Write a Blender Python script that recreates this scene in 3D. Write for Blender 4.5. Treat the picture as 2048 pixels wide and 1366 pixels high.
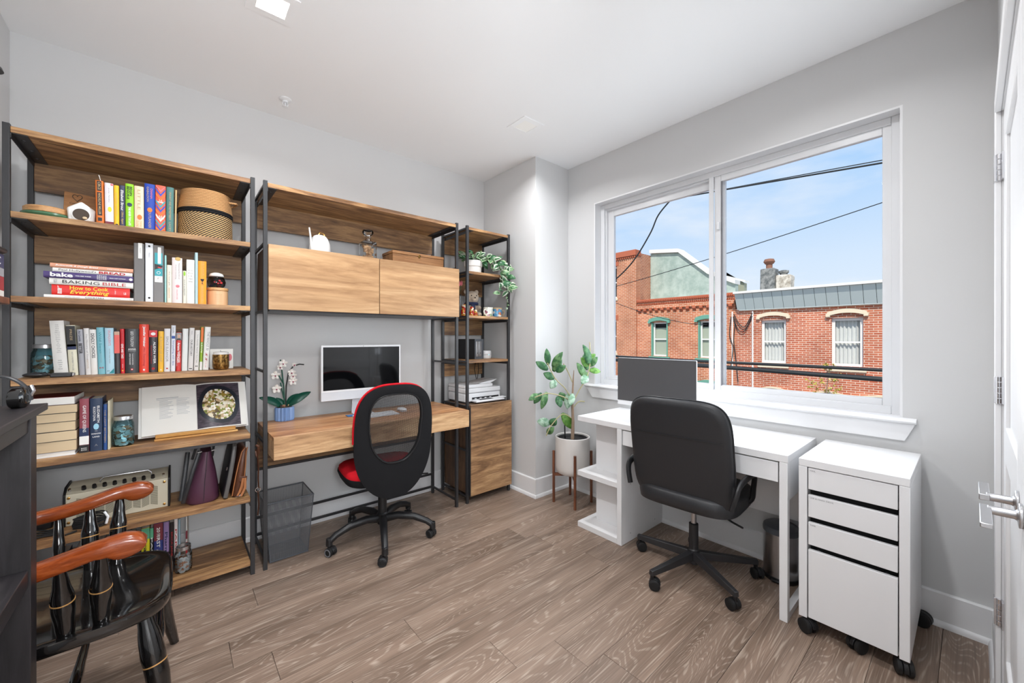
import bpy, bmesh, math, random
from mathutils import Vector, Matrix, Euler
random.seed(7)
for o in list(bpy.data.objects): bpy.data.objects.remove(o, do_unlink=True)
SC = bpy.context.scene
COL = SC.collection
PI = math.pi
R = math.radians

# ---------------------------------------------------------------- camera
cam_d = bpy.data.cameras.new('camera'); cam = bpy.data.objects.new('camera', cam_d); COL.objects.link(cam)
cam.location = (0, 0, 1.28)
CAM_YAW = math.atan2(921.0, 790.0)                       # angle of the view direction from +X
cam.rotation_euler = (PI/2, 0, CAM_YAW - PI/2)
cam_d.sensor_width = 36.0; cam_d.lens = 36.0*790.0/2048.0
cam_d.shift_y = -7.0/2048.0
cam_d.clip_start = 0.01; cam_d.clip_end = 400
SC.camera = cam
SC.view_settings.view_transform = 'Standard'; SC.view_settings.look = 'None'
SC.view_settings.exposure = 0.38; SC.view_settings.gamma = 1.0
SC.view_settings.use_curve_mapping = False

# ---------------------------------------------------------------- sky, sun, daylight
W = bpy.data.worlds.new('sky'); SC.world = W; W.use_nodes = True
nt = W.node_tree; nt.nodes.clear()
def wn(t): return nt.nodes.new(t)
w_out = wn('ShaderNodeOutputWorld'); w_bg = wn('ShaderNodeBackground'); w_tc = wn('ShaderNodeTexCoord')
w_sep = wn('ShaderNodeSeparateXYZ'); w_rmp = wn('ShaderNodeValToRGB'); w_nz = wn('ShaderNodeTexNoise')
w_mp = wn('ShaderNodeMapping'); w_cr = wn('ShaderNodeValToRGB'); w_mix = wn('ShaderNodeMixRGB')
w_mp.inputs['Scale'].default_value = (1.6, 1.6, 5.5)
w_nz.inputs['Scale'].default_value = 1.7; w_nz.inputs['Detail'].default_value = 6; w_nz.inputs['Roughness'].default_value = 0.55
e = w_rmp.color_ramp.elements
e[0].position = 0.0; e[0].color = (0.76, 0.84, 0.92, 1)
e[1].position = 1.0; e[1].color = (0.18, 0.38, 0.82, 1)
m = e.new(0.16); m.color = (0.63, 0.77, 0.94, 1)
m = e.new(0.36); m.color = (0.36, 0.60, 0.93, 1)
e = w_cr.color_ramp.elements
e[0].position = 0.44; e[0].color = (0, 0, 0, 1); e[1].position = 0.68; e[1].color = (0.75, 0.75, 0.75, 1)
L = nt.links.new
L(w_tc.outputs['Generated'], w_sep.inputs[0]); L(w_sep.outputs['Z'], w_rmp.inputs[0])
L(w_tc.outputs['Generated'], w_mp.inputs[0]); L(w_mp.outputs[0], w_nz.inputs[0]); L(w_nz.outputs[0], w_cr.inputs[0])
L(w_cr.outputs[0], w_mix.inputs[0]); L(w_rmp.outputs[0], w_mix.inputs[1]); w_mix.inputs[2].default_value = (0.84, 0.88, 0.93, 1)
L(w_mix.outputs[0], w_bg.inputs[0]); w_bg.inputs[1].default_value = 0.82; L(w_bg.outputs[0], w_out.inputs[0])

sun_d = bpy.data.lights.new('sun', 'SUN'); sun = bpy.data.objects.new('sun', sun_d); COL.objects.link(sun)
sun_d.energy = 3.4; sun_d.angle = R(0.6); sun_d.color = (1.0, 0.95, 0.86)
sun.rotation_euler = Vector((0.55, 0.22, -0.72)).to_track_quat('-Z', 'Y').to_euler()

def area(name, loc, aim, sx, sy, watt, col=(1, 1, 1), spread=180):
    d = bpy.data.lights.new(name, 'AREA'); d.shape = 'RECTANGLE'; d.size = sx; d.size_y = sy
    d.energy = watt; d.color = col; d.spread = R(spread)
    o = bpy.data.objects.new(name, d); COL.objects.link(o); o.location = loc
    o.rotation_euler = (Vector(aim)-Vector(loc)).to_track_quat('-Z', 'Y').to_euler()
    return o
# daylight falling through the window opening
area('window_daylight', (2.607, 1.11, 1.34), (0.4, 1.11, 1.34), 1.50, 0.84, 15, (0.90, 0.96, 1.0))
FIXTURE_W = 10.5      # each recessed ceiling light
FILL_W = 72.0         # fill lamp added behind the camera, no fitting there

# ---------------------------------------------------------------- helpers
def lin(c):
    out = []
    for v in c[:3]:
        v = v/255.0
        out.append(v/12.92 if v <= 0.04045 else ((v+0.055)/1.055)**2.4)
    return (out[0], out[1], out[2], 1.0)
MATS = {}
def mat(name, rgb, rough=0.5, metal=0.0, spec=0.5, trans=0.0, alpha=1.0, emit=None, estr=0.0, coat=0.0, bump=None, sheen=0.0):
    if name in MATS: return MATS[name]
    m = bpy.data.materials.new(name); m.use_nodes = True; b = m.node_tree.nodes['Principled BSDF']
    b.inputs['Base Color'].default_value = lin(rgb); b.inputs['Roughness'].default_value = rough
    b.inputs['Metallic'].default_value = metal; b.inputs['Specular IOR Level'].default_value = spec
    b.inputs['Transmission Weight'].default_value = trans; b.inputs['Alpha'].default_value = alpha
    b.inputs['Coat Weight'].default_value = coat; b.inputs['Sheen Weight'].default_value = sheen
    if emit: b.inputs['Emission Color'].default_value = lin(emit); b.inputs['Emission Strength'].default_value = estr
    if bump:
        n = m.node_tree.nodes; tc = n.new('ShaderNodeTexCoord'); nz = n.new('ShaderNodeTexNoise'); bp = n.new('ShaderNodeBump')
        nz.inputs['Scale'].default_value = bump[0]; nz.inputs['Detail'].default_value = 3
        bp.inputs['Strength'].default_value = bump[1]; bp.inputs['Distance'].default_value = 0.002
        l = m.node_tree.links.new
        l(tc.outputs['Object'], nz.inputs['Vector']); l(nz.outputs[0], bp.inputs['Height']); l(bp.outputs[0], b.inputs['Normal'])
    MATS[name] = m
    return m
def nodes_of(name):
    m = bpy.data.materials.new(name); m.use_nodes = True; MATS[name] = m
    return m, m.node_tree.nodes, m.node_tree.links.new, m.node_tree.nodes['Principled BSDF']
def ramp(n, stops):
    r = n.new('ShaderNodeValToRGB'); e = r.color_ramp.elements
    while len(e) > 1: e.remove(e[-1])
    e[0].position = stops[0][0]; e[0].color = lin(stops[0][1])
    for p, c in stops[1:]:
        k = e.new(p); k.color = lin(c)
    return r
def rand_coord(n, l, scale, rnd=9.0, rot=(0, 0, 0)):
    """object coordinates, shifted by a random amount for every object, then stretched"""
    tc = n.new('ShaderNodeTexCoord'); oi = n.new('ShaderNodeObjectInfo'); mu = n.new('ShaderNodeMath'); mu.operation = 'MULTIPLY'
    mu.inputs[1].default_value = rnd; l(oi.outputs['Random'], mu.inputs[0])
    cb = n.new('ShaderNodeCombineXYZ'); l(mu.outputs[0], cb.inputs[0]); l(mu.outputs[0], cb.inputs[1]); l(mu.outputs[0], cb.inputs[2])
    ad = n.new('ShaderNodeVectorMath'); ad.operation = 'ADD'; l(tc.outputs['Object'], ad.inputs[0]); l(cb.outputs[0], ad.inputs[1])
    mp = n.new('ShaderNodeMapping'); mp.inputs['Scale'].default_value = scale; mp.inputs['Rotation'].default_value = rot
    l(ad.outputs[0], mp.inputs[0])
    return mp.outputs[0], oi, ad.outputs[0]
def wood(name, dark, mid, light, stretch=(1, 7, 7), rough=0.5, stave=None, vary=0.25, contrast=1.0, bump=0.08, knots=True):
    if name in MATS: return MATS[name]
    m, n, l, b = nodes_of(name)
    v, oi, raw = rand_coord(n, l, stretch)
    n1 = n.new('ShaderNodeTexNoise'); n1.inputs['Scale'].default_value = 2.2; n1.inputs['Detail'].default_value = 5
    n1.inputs['Roughness'].default_value = 0.6; n1.inputs['Distortion'].default_value = 1.3; l(v, n1.inputs['Vector'])
    n2 = n.new('ShaderNodeTexNoise'); n2.inputs['Scale'].default_value = 9; n2.inputs['Detail'].default_value = 6
    n2.inputs['Roughness'].default_value = 0.7; n2.inputs['Distortion'].default_value = 0.5; l(v, n2.inputs['Vector'])
    mx = n.new('ShaderNodeMath'); mx.operation = 'MULTIPLY_ADD'; mx.inputs[1].default_value = 0.45*contrast; l(n2.outputs[0], mx.inputs[0])
    m2 = n.new('ShaderNodeMath'); m2.operation = 'MULTIPLY'; m2.inputs[1].default_value = 0.75; l(n1.outputs[0], m2.inputs[0]); l(m2.outputs[0], mx.inputs[2])
    rp = ramp(n, [(0.40, dark), (0.57, mid), (0.73, light)]); l(mx.outputs[0], rp.inputs[0])
    hs = n.new('ShaderNodeHueSaturation')
    if stave:                                              # boards glued from strips: a tone of its own for every strip
        ax, wd = stave
        sp = n.new('ShaderNodeSeparateXYZ'); l(raw, sp.inputs[0])
        dv = n.new('ShaderNodeMath'); dv.operation = 'DIVIDE'; dv.inputs[1].default_value = wd; l(sp.outputs[ax], dv.inputs[0])
        fl = n.new('ShaderNodeMath'); fl.operation = 'FLOOR'; l(dv.outputs[0], fl.inputs[0])
        wnz = n.new('ShaderNodeTexWhiteNoise'); wnz.noise_dimensions = '1D'; l(fl.outputs[0], wnz.inputs['W']); src = wnz.outputs['Value']
    else: src = oi.outputs['Random']
    mr = n.new('ShaderNodeMapRange'); mr.inputs[3].default_value = 1-vary; mr.inputs[4].default_value = 1+vary; l(src, mr.inputs[0])
    hs.inputs['Saturation'].default_value = 1.0
    l(mr.outputs[0], hs.inputs['Value']); l(rp.outputs[0], hs.inputs['Color']); l(hs.outputs[0], b.inputs['Base Color'])
    b.inputs['Roughness'].default_value = rough
    bp = n.new('ShaderNodeBump'); bp.inputs['Strength'].default_value = bump; bp.inputs['Distance'].default_value = 0.002
    l(n2.outputs[0], bp.inputs['Height']); l(bp.outputs[0], b.inputs['Normal'])
    return m

def wmat(o):
    m = o.matrix_basis.copy()
    while o.parent: o = o.parent; m = o.matrix_basis @ m
    return m
class MB:
    """collects shapes; build() links them as ONE mesh object"""
    def __init__(s): s.bm = bmesh.new()
    def quad(s, pts):
        return s.bm.faces.new([s.bm.verts.new(p) for p in pts])
    def box(s, x0, x1, y0, y1, z0, z1):
        v = [s.bm.verts.new(p) for p in ((x0,y0,z0),(x1,y0,z0),(x1,y1,z0),(x0,y1,z0),(x0,y0,z1),(x1,y0,z1),(x1,y1,z1),(x0,y1,z1))]
        for f in ((3,2,1,0),(4,5,6,7),(0,1,5,4),(1,2,6,5),(2,3,7,6),(3,0,4,7)): s.bm.faces.new([v[i] for i in f])
        return s
    def hexa(s, lo, hi):
        """solid between two quads given in the same order"""
        a = [s.bm.verts.new(p) for p in lo]; b = [s.bm.verts.new(p) for p in hi]; n = len(a)
        s.bm.faces.new(a[::-1]); s.bm.faces.new(b)
        for i in range(n): s.bm.faces.new([a[i], a[(i+1) % n], b[(i+1) % n], b[i]])
        return s
    def ring(s, c, u, v, r, seg): return [s.bm.verts.new(c+u*(r*math.cos(2*PI*i/seg))+v*(r*math.sin(2*PI*i/seg))) for i in range(seg)]
    def skin(s, rings, caps=True, closed=False):
        n = len(rings[0]); k = len(rings)
        for j in range(k if closed else k-1):
            a = rings[j]; b = rings[(j+1) % k]
            for i in range(n):
                try: s.bm.faces.new([a[i], a[(i+1) % n], b[(i+1) % n], b[i]])
                except ValueError: pass
        if caps and not closed:
            s.bm.faces.new(rings[0][::-1]); s.bm.faces.new(rings[-1])
    def tube(s, pts, r, seg=8, flat=1.0, up=None, closed=False, caps=True):
        """round (or flattened) bar along a path; r may be a list"""
        pts = [Vector(p) for p in pts]; n = len(pts); rings = []
        t0 = (pts[1]-pts[0]).normalized(); up = Vector(up) if up else (Vector((0,0,1)) if abs(t0.z) < 0.9 else Vector((1,0,0)))
        prev = None
        for i, p in enumerate(pts):
            if closed: t = (pts[(i+1) % n]-pts[i-1]).normalized()
            else: t = (pts[min(i+1, n-1)]-pts[max(i-1, 0)]).normalized()
            u = up - t*up.dot(t) if prev is None else prev - t*prev.dot(t)
            if u.length < 1e-6: u = t.orthogonal()
            u.normalize(); prev = u; v = t.cross(u)
            rr = r[i] if isinstance(r, (list, tuple)) else r
            rings.append([s.bm.verts.new(p+u*(rr*flat*math.cos(2*PI*k/seg))+v*(rr*math.sin(2*PI*k/seg))) for k in range(seg)])
        s.skin(rings, caps, closed)
        return s
    def cyl(s, p0, p1, r0, r1=None, seg=16): return s.tube([p0, p1], [r0, r0 if r1 is None else r1], seg)
    def lathe(s, c, prof, seg=24, axis='z', caps=True):
        c = Vector(c); U, V, A = {'z': ((1,0,0),(0,1,0),(0,0,1)), 'x': ((0,1,0),(0,0,1),(1,0,0)), 'y': ((0,0,1),(1,0,0),(0,1,0))}[axis]
        U, V, A = Vector(U), Vector(V), Vector(A)
        rings = [s.ring(c+A*h, U, V, max(r, 1e-5), seg) for r, h in prof]
        s.skin(rings, caps); return s
    def prism(s, poly, d0, d1, plane='xz'):
        f = {'xz': lambda p, d: (p[0], d, p[1]), 'yz': lambda p, d: (d, p[0], p[1]), 'xy': lambda p, d: (p[0], p[1], d)}[plane]
        s.hexa([f(p, d0) for p in poly], [f(p, d1) for p in poly]); return s
    def sphere(s, c, rx, ry=None, rz=None, u=16, v=10):
        ry = rx if ry is None else ry; rz = rx if rz is None else rz
        r = bmesh.ops.create_uvsphere(s.bm, u_segments=u, v_segments=v, radius=1.0)
        bmesh.ops.transform(s.bm, matrix=Matrix.Translation(c) @ Matrix.Diagonal((rx, ry, rz, 1)), verts=r['verts']); return s
    def grid_wall(s, axis, d0, d1, u0, u1, v0, v1, holes=()):
        """slab with rectangular openings; axis = 'x' or 'y' is its normal, (u, v) the other horizontal and z"""
        us = sorted({u0, u1, *[h[0] for h in holes], *[h[1] for h in holes]}); vs = sorted({v0, v1, *[h[2] for h in holes], *[h[3] for h in holes]})
        P = (lambda u, v, d: (d, u, v)) if axis == 'x' else (lambda u, v, d: (u, d, v))
        def solid(i, j):
            if i < 0 or j < 0 or i >= len(us)-1 or j >= len(vs)-1: return False
            a, b = (us[i]+us[i+1])/2, (vs[j]+vs[j+1])/2
            return not any(h[0] < a < h[1] and h[2] < b < h[3] for h in holes)
        for i in range(len(us)-1):
            for j in range(len(vs)-1):
                if not solid(i, j): continue
                a, b, c, d = us[i], us[i+1], vs[j], vs[j+1]
                s.quad([P(a,c,d0),P(b,c,d0),P(b,d,d0),P(a,d,d0)]); s.quad([P(a,c,d1),P(a,d,d1),P(b,d,d1),P(b,c,d1)])
                if not solid(i-1, j): s.quad([P(a,c,d0),P(a,d,d0),P(a,d,d1),P(a,c,d1)])
                if not solid(i+1, j): s.quad([P(b,c,d0),P(b,c,d1),P(b,d,d1),P(b,d,d0)])
                if not solid(i, j-1): s.quad([P(a,c,d0),P(a,c,d1),P(b,c,d1),P(b,c,d0)])
                if not solid(i, j+1): s.quad([P(a,d,d0),P(b,d,d0),P(b,d,d1),P(a,d,d1)])
        bmesh.ops.remove_doubles(s.bm, verts=s.bm.verts, dist=1e-5)
        return s
    def build(s, name, m, parent=None, world=True, bevel=0, seg=2, angle=38, sub=0, kind=None, M=None):
        bmesh.ops.recalc_face_normals(s.bm, faces=s.bm.faces)
        me = bpy.data.meshes.new(name); s.bm.to_mesh(me); s.bm.free()
        if M is not None: me.transform(M)
        if parent is not None and world: me.transform(wmat(parent).inverted())
        return put(name, me, m, parent, bevel, seg, angle, sub, kind)
def put(name, me, m, parent=None, bevel=0, seg=2, angle=38, sub=0, kind=None):
    if m is not None and not me.materials: me.materials.append(MATS[m] if isinstance(m, str) else m)
    for p in me.polygons: p.use_smooth = True
    me.set_sharp_from_angle(angle=R(angle))
    o = bpy.data.objects.new(name, me); COL.objects.link(o)
    if parent is not None: o.parent = parent
    if bevel:
        b = o.modifiers.new('bevel', 'BEVEL'); b.width = bevel; b.segments = seg; b.limit_method = 'ANGLE'; b.angle_limit = R(35); b.harden_normals = False
    if sub:
        q = o.modifiers.new('sub', 'SUBSURF'); q.levels = sub; q.render_levels = sub
    if kind: o['kind'] = kind
    return o
def tag(o, label, cat, group=None):
    o['label'] = label; o['category'] = cat
    if group: o['group'] = group
    return o
def thing(name, label, cat, loc=(0, 0, 0), rot=(0, 0, 0), group=None):
    o = bpy.data.objects.new(name, None); COL.objects.link(o); o.empty_display_size = 0.05
    o.location = loc; o.rotation_euler = rot
    return tag(o, label, cat, group)
def bx(name, x0, x1, y0, y1, z0, z1, m, parent=None, bevel=0.0015, world=True, kind=None, seg=2):
    return MB().box(x0, x1, y0, y1, z0, z1).build(name, m, parent, world, bevel, seg, kind=kind)
def clone(root, loc=None, rot=None, label=None, group=None):
    r = root.copy(); COL.objects.link(r)
    if loc is not None: r.location = loc
    if rot is not None: r.rotation_euler = rot
    if label: r['label'] = label
    if group: r['group'] = group
    for ch in [o for o in root.children]:
        c = ch.copy(); COL.objects.link(c); c.parent = r
        for g in [o for o in ch.children]:
            d = g.copy(); COL.objects.link(d); d.parent = c
    return r
TXT = {'H': Matrix(((1,0,0,0),(0,0,-1,0),(0,1,0,0),(0,0,0,1))),          # faces -Y, upright
       'V': Matrix(((0,1,0,0),(0,0,-1,0),(-1,0,0,0),(0,0,0,1))),         # faces -Y, reads downwards
       'U': Matrix(((0,-1,0,0),(0,0,-1,0),(1,0,0,0),(0,0,0,1))),         # faces -Y, reads upwards
       'X': Matrix(((0,0,-1,0),(-1,0,0,0),(0,1,0,0),(0,0,0,1))),         # faces -X, upright
       'T': Matrix.Identity(4)}                                          # faces up
def text(s, parent, pos, length, height, m, mode='V', bold=0.0, name='title', shear=0.0):
    """flat lettering, fitted to a length and a height, centred on pos (parent-local)"""
    cu = bpy.data.curves.new(name, 'FONT'); cu.body = s; cu.size = 1.0; cu.resolution_u = 2; cu.fill_mode = 'FRONT'
    cu.offset = bold; cu.shear = shear
    to = bpy.data.objects.new(name, cu)
    me = bpy.data.meshes.new_from_object(to)
    bpy.data.objects.remove(to); bpy.data.curves.remove(cu)
    if not me.vertices: return None
    xs = [v.co.x for v in me.vertices]; ys = [v.co.y for v in me.vertices]
    w, h = max(xs)-min(xs), max(ys)-min(ys)
    me.transform(Matrix.Diagonal((length/w, height/h, 1, 1)) @ Matrix.Translation((-(max(xs)+min(xs))/2, -(max(ys)+min(ys))/2, 0)))
    me.transform(Matrix.Translation(pos) @ TXT[mode])
    me.materials.clear(); me.materials.append(MATS[m] if isinstance(m, str) else m)
    o = bpy.data.objects.new(name, me); COL.objects.link(o); o.parent = parent
    return o

# ---------------------------------------------------------------- materials
mat('wall_paint', (210, 210, 210), 0.75, spec=0.25, bump=(220, 0.03))
mat('ceiling_paint', (245, 246, 247), 0.8, spec=0.2)
mat('trim_white', (230, 230, 231), 0.35, spec=0.4)
mat('vinyl_white', (224, 225, 227), 0.3, spec=0.45)
mat('white_foil', (233, 233, 234), 0.28, spec=0.45)
mat('white_plastic', (232, 233, 235), 0.35)
mat('white_matte', (228, 227, 224), 0.6)
mat('shadow_gap', (30, 30, 32), 0.8)
mat('black_steel', (46, 46, 48), 0.42, metal=0.0, spec=0.5)
mat('black_plastic', (25, 25, 27), 0.42)
mat('black_gloss', (14, 13, 13), 0.12, coat=0.6)
mat('black_fabric', (28, 28, 30), 0.85, spec=0.2, bump=(900, 0.25))
mat('black_leather', (40, 41, 44), 0.42, spec=0.5, bump=(260, 0.10))
mat('black_rubber', (18, 18, 19), 0.7)
mat('grey_rubber', (120, 120, 124), 0.6)
mat('chrome', (215, 215, 218), 0.16, metal=1.0)
mat('brushed_nickel', (200, 200, 202), 0.32, metal=1.0)
mat('steel', (190, 190, 192), 0.28, metal=1.0)
mat('brass', (196, 150, 84), 0.28, metal=1.0)
mat('gold_line', (200, 152, 92), 0.4, metal=0.4)
mat('red_fabric', (205, 22, 36), 0.8, spec=0.2, bump=(700, 0.2))
mat('screen_black', (9, 10, 12), 0.06, coat=0.3)
mat('paper', (236, 234, 228), 0.8, spec=0.2)
mat('paper_cream', (214, 192, 158), 0.85, spec=0.15)
mat('ink_black', (24, 24, 26), 0.6); mat('ink_white', (240, 240, 238), 0.6); mat('ink_grey', (130, 130, 132), 0.6)
mat('ink_red', (176, 30, 38), 0.6); mat('ink_yellow', (250, 214, 60), 0.6); mat('ink_gold', (196, 164, 96), 0.6)
mat('ink_pink', (222, 120, 130), 0.6); mat('ink_teal', (40, 140, 150), 0.6); mat('ink_blue', (46, 84, 160), 0.6)
mat('ink_navy', (32, 46, 84), 0.6); mat('ink_tan', (186, 160, 120), 0.6); mat('ink_orange', (226, 120, 50), 0.6)
MANGO = ((86, 59, 38), (142, 103, 68), (192, 150, 102))
wood('mango_shelf', *MANGO, stretch=(0.9, 8, 8), rough=0.5, vary=0.10)
wood('mango_panel', (70, 48, 32), (120, 88, 58), (160, 124, 84), stretch=(0.9, 8, 8), rough=0.55, vary=0.12)
wood('mango_front', (152, 112, 74), (188, 148, 106), (210, 174, 133), stretch=(0.55, 4.5, 4.5), rough=0.42, stave=(2, 0.125), vary=0.07, bump=0.04, contrast=0.7)
wood('mango_door', (100, 72, 50), (156, 119, 84), (200, 162, 118), stretch=(0.9, 5, 6.5), rough=0.45, stave=(2, 0.105), vary=0.16, contrast=0.75)
wood('mango_drawer', (134, 98, 66), (190, 149, 108), (222, 186, 142), stretch=(0.8, 7, 7), rough=0.42, vary=0.05)
wood('mango_top', (120, 78, 46), (176, 120, 74), (212, 162, 112), stretch=(0.8, 9, 9), rough=0.34, stave=(1, 0.10), vary=0.12)
wood('mango_side', (60, 42, 30), (92, 66, 46), (122, 90, 62), stretch=(8, 8, 1), rough=0.55, vary=0.08)
wood('espresso', (15, 13, 14), (28, 25, 27), (42, 38, 41), stretch=(14, 1, 14), rough=0.42, vary=0.04)
wood('espresso_leg', (13, 11, 12), (25, 22, 24), (37, 33, 36), stretch=(14, 14, 1), rough=0.42, vary=0.04)
wood('cherry', (98, 40, 14), (128, 56, 20), (150, 74, 34), stretch=(2, 14, 14), rough=0.2, vary=0.0, bump=0.02)
wood('walnut', (70, 38, 24), (104, 60, 40), (130, 80, 54), stretch=(9, 9, 1), rough=0.45, vary=0.1)
wood('bamboo', (176, 120, 56), (206, 152, 84), (226, 180, 112), stretch=(1.2, 14, 14), rough=0.4, vary=0.05)
wood('box_wood', (112, 74, 40), (146, 100, 58), (172, 124, 78), stretch=(1, 9, 9), rough=0.5, vary=0.05)
wood('honey_wood', (160, 106, 62), (196, 146, 96), (216, 174, 124), stretch=(6, 6, 20), rough=0.5, vary=0.05)

def floor_material():
    m, n, l, b = nodes_of('oak_floor')
    v, oi, raw = rand_coord(n, l, (0.55, 4.6, 1.0), rnd=37.0)
    f1 = n.new('ShaderNodeTexNoise'); f1.inputs['Scale'].default_value = 1.25; f1.inputs['Detail'].default_value = 2.2
    f1.inputs['Roughness'].default_value = 0.45; f1.inputs['Distortion'].default_value = 0.7; l(v, f1.inputs['Vector'])
    mu = n.new('ShaderNodeMath'); mu.operation = 'MULTIPLY'; mu.inputs[1].default_value = 230.0; l(f1.outputs[0], mu.inputs[0])
    sn = n.new('ShaderNodeMath'); sn.operation = 'SINE'; l(mu.outputs[0], sn.inputs[0])
    mp2 = n.new('ShaderNodeMapping'); mp2.inputs['Scale'].default_value = (4.0, 170.0, 1.0); l(raw, mp2.inputs[0])
    f2 = n.new('ShaderNodeTexNoise'); f2.inputs['Scale'].default_value = 1.0; f2.inputs['Detail'].default_value = 4; l(mp2.outputs[0], f2.inputs['Vector'])
    gl = n.new('ShaderNodeMapRange'); gl.inputs[1].default_value = 0.45; gl.inputs[2].default_value = 1.0; l(sn.outputs[0], gl.inputs[0])
    mm = n.new('ShaderNodeMath'); mm.operation = 'MULTIPLY'; l(gl.outputs[0], mm.inputs[0])
    fr = n.new('ShaderNodeMapRange'); fr.inputs[1].default_value = 0.36; fr.inputs[2].default_value = 0.62; l(f2.outputs[0], fr.inputs[0]); l(fr.outputs[0], mm.inputs[1])
    big = n.new('ShaderNodeTexNoise'); big.inputs['Scale'].default_value = 2.4; big.inputs['Detail'].default_value = 3; l(v, big.inputs['Vector'])
    rp = ramp(n, [(0.30, (118, 99, 85)), (0.52, (139, 118, 103)), (0.74, (157, 135, 119))]); l(big.outputs[0], rp.inputs[0])
    mx = n.new('ShaderNodeMixRGB'); mx.inputs[2].default_value = lin((196, 180, 164)); l(rp.outputs[0], mx.inputs[1])
    sc = n.new('ShaderNodeMath'); sc.operation = 'MULTIPLY'; sc.inputs[1].default_value = 0.52; l(mm.outputs[0], sc.inputs[0]); l(sc.outputs[0], mx.inputs[0])
    # fine dark pores
    mx2 = n.new('ShaderNodeMixRGB'); mx2.blend_type = 'MULTIPLY'; mx2.inputs[0].default_value = 0.30
    rp2 = ramp(n, [(0.35, (150, 150, 150)), (0.60, (255, 255, 255))]); l(f2.outputs[0], rp2.inputs[0]); l(mx.outputs[0], mx2.inputs[1]); l(rp2.outputs[0], mx2.inputs[2])
    hs = n.new('ShaderNodeHueSaturation'); mr = n.new('ShaderNodeMapRange'); mr.inputs[3].default_value = 0.90; mr.inputs[4].default_value = 1.10
    l(oi.outputs['Random'], mr.inputs[0]); l(mr.outputs[0], hs.inputs['Value']); l(mx2.outputs[0], hs.inputs['Color']); l(hs.outputs[0], b.inputs['Base Color'])
    b.inputs['Roughness'].default_value = 0.38
    bp = n.new('ShaderNodeBump'); bp.inputs['Strength'].default_value = 0.12; bp.inputs['Distance'].default_value = 0.001
    l(mm.outputs[0], bp.inputs['Height']); l(bp.outputs[0], b.inputs['Normal'])
floor_material()
def glass_material(name, tint=(1, 1, 1), gloss=0.06, rough=0.0):
    m, n, l, b = nodes_of(name)
    n.remove(b); out = n['Material Output']
    tr = n.new('ShaderNodeBsdfTransparent'); tr.inputs[0].default_value = (*tint, 1)
    gl = n.new('ShaderNodeBsdfGlossy'); gl.inputs['Roughness'].default_value = rough
    fr = n.new('ShaderNodeFresnel'); fr.inputs[0].default_value = 1.45
    mx = n.new('ShaderNodeMixShader'); mu = n.new('ShaderNodeMath'); mu.operation = 'MULTIPLY'; mu.inputs[1].default_value = gloss/0.04
    l(fr.outputs[0], mu.inputs[0]); l(mu.outputs[0], mx.inputs[0]); l(tr.outputs[0], mx.inputs[1]); l(gl.outputs[0], mx.inputs[2])
    l(mx.outputs[0], out.inputs[0])
glass_material('window_glass', (1, 1, 1), 0.003)
glass_material('clear_glass', (0.94, 0.95, 0.955), 0.045)
glass_material('blue_glass', (0.60, 0.85, 0.90), 0.03)
glass_material('smoke_glass', (0.35, 0.33, 0.33), 0.03)
def mesh_fabric(name, rgb, pitch, fill, coords=('X', 'Z')):
    """woven net: threads with see-through gaps between them"""
    m, n, l, b = nodes_of(name)
    b.inputs['Base Color'].default_value = lin(rgb); b.inputs['Roughness'].default_value = 0.7
    tc = n.new('ShaderNodeTexCoord'); sp = n.new('ShaderNodeSeparateXYZ'); l(tc.outputs['Object'], sp.inputs[0]); parts = []
    for c in coords:
        d = n.new('ShaderNodeMath'); d.operation = 'DIVIDE'; d.inputs[1].default_value = pitch; l(sp.outputs[c], d.inputs[0])
        f = n.new('ShaderNodeMath'); f.operation = 'FRACT'; l(d.outputs[0], f.inputs[0])
        g = n.new('ShaderNodeMath'); g.operation = 'LESS_THAN'; g.inputs[1].default_value = fill; l(f.outputs[0], g.inputs[0]); parts.append(g)
    mx = n.new('ShaderNodeMath'); mx.operation = 'MAXIMUM'; l(parts[0].outputs[0], mx.inputs[0]); l(parts[1].outputs[0], mx.inputs[1])
    l(mx.outputs[0], b.inputs['Alpha'])

# ---------------------------------------------------------------- room shell
XB, YA, XC, YD, HC = 2.60, 2.98, -0.59, -0.068, 2.74
def struct(o): o['kind'] = 'structure'; return o
floor = struct(bx('floor', XC-0.1, XB+0.25, -1.65, YA+0.15, -0.16, -0.012, 'shadow_gap', bevel=0))
known = {}
ROW = 0.178
def row_of(y): return math.floor((y-0.974)/ROW + 0.5)
for y, x in ((0.974, 1.225), (1.152, 1.013), (1.508, 0.797), (1.686, 0.305), (2.22, 0.308), (1.90, 1.712), (2.06, 1.219)): known[row_of(y)] = x
k = math.floor((-1.6-0.974)/ROW)
rnd = random.Random(3)
while 0.974+k*ROW < YA+0.02:
    y0 = 0.974+k*ROW; y1 = min(y0+ROW, YA+0.05)
    x = known.get(k, -0.2+rnd.random()*1.7)
    cuts = [x]
    while cuts[0] > XC-0.02: cuts.insert(0, cuts[0]-(1.35+rnd.random()*0.5))
    while cuts[-1] < XB+0.02: cuts.append(cuts[-1]+(1.35+rnd.random()*0.5))
    for a, b in zip(cuts, cuts[1:]):
        a = max(a, XC-0.03); b = min(b, XB+0.05)
        if b-a < 0.04: continue
        cx = (a+b)/2; cy = (y0+y1)/2
        p = MB().box(a-cx+0.0006, b-cx-0.0006, y0-cy+0.0005, y1-cy-0.0005, -0.012, rnd.uniform(-0.0002, 0.0)).build('plank', 'oak_floor', floor, False, 0.0009, 1)
        p.location = (cx, cy, 0)
    k += 1
struct(bx('ceiling', XC-0.15, XB+0.25, -1.75, YA+0.15, HC, HC+0.12, 'ceiling_paint', bevel=0))
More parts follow.
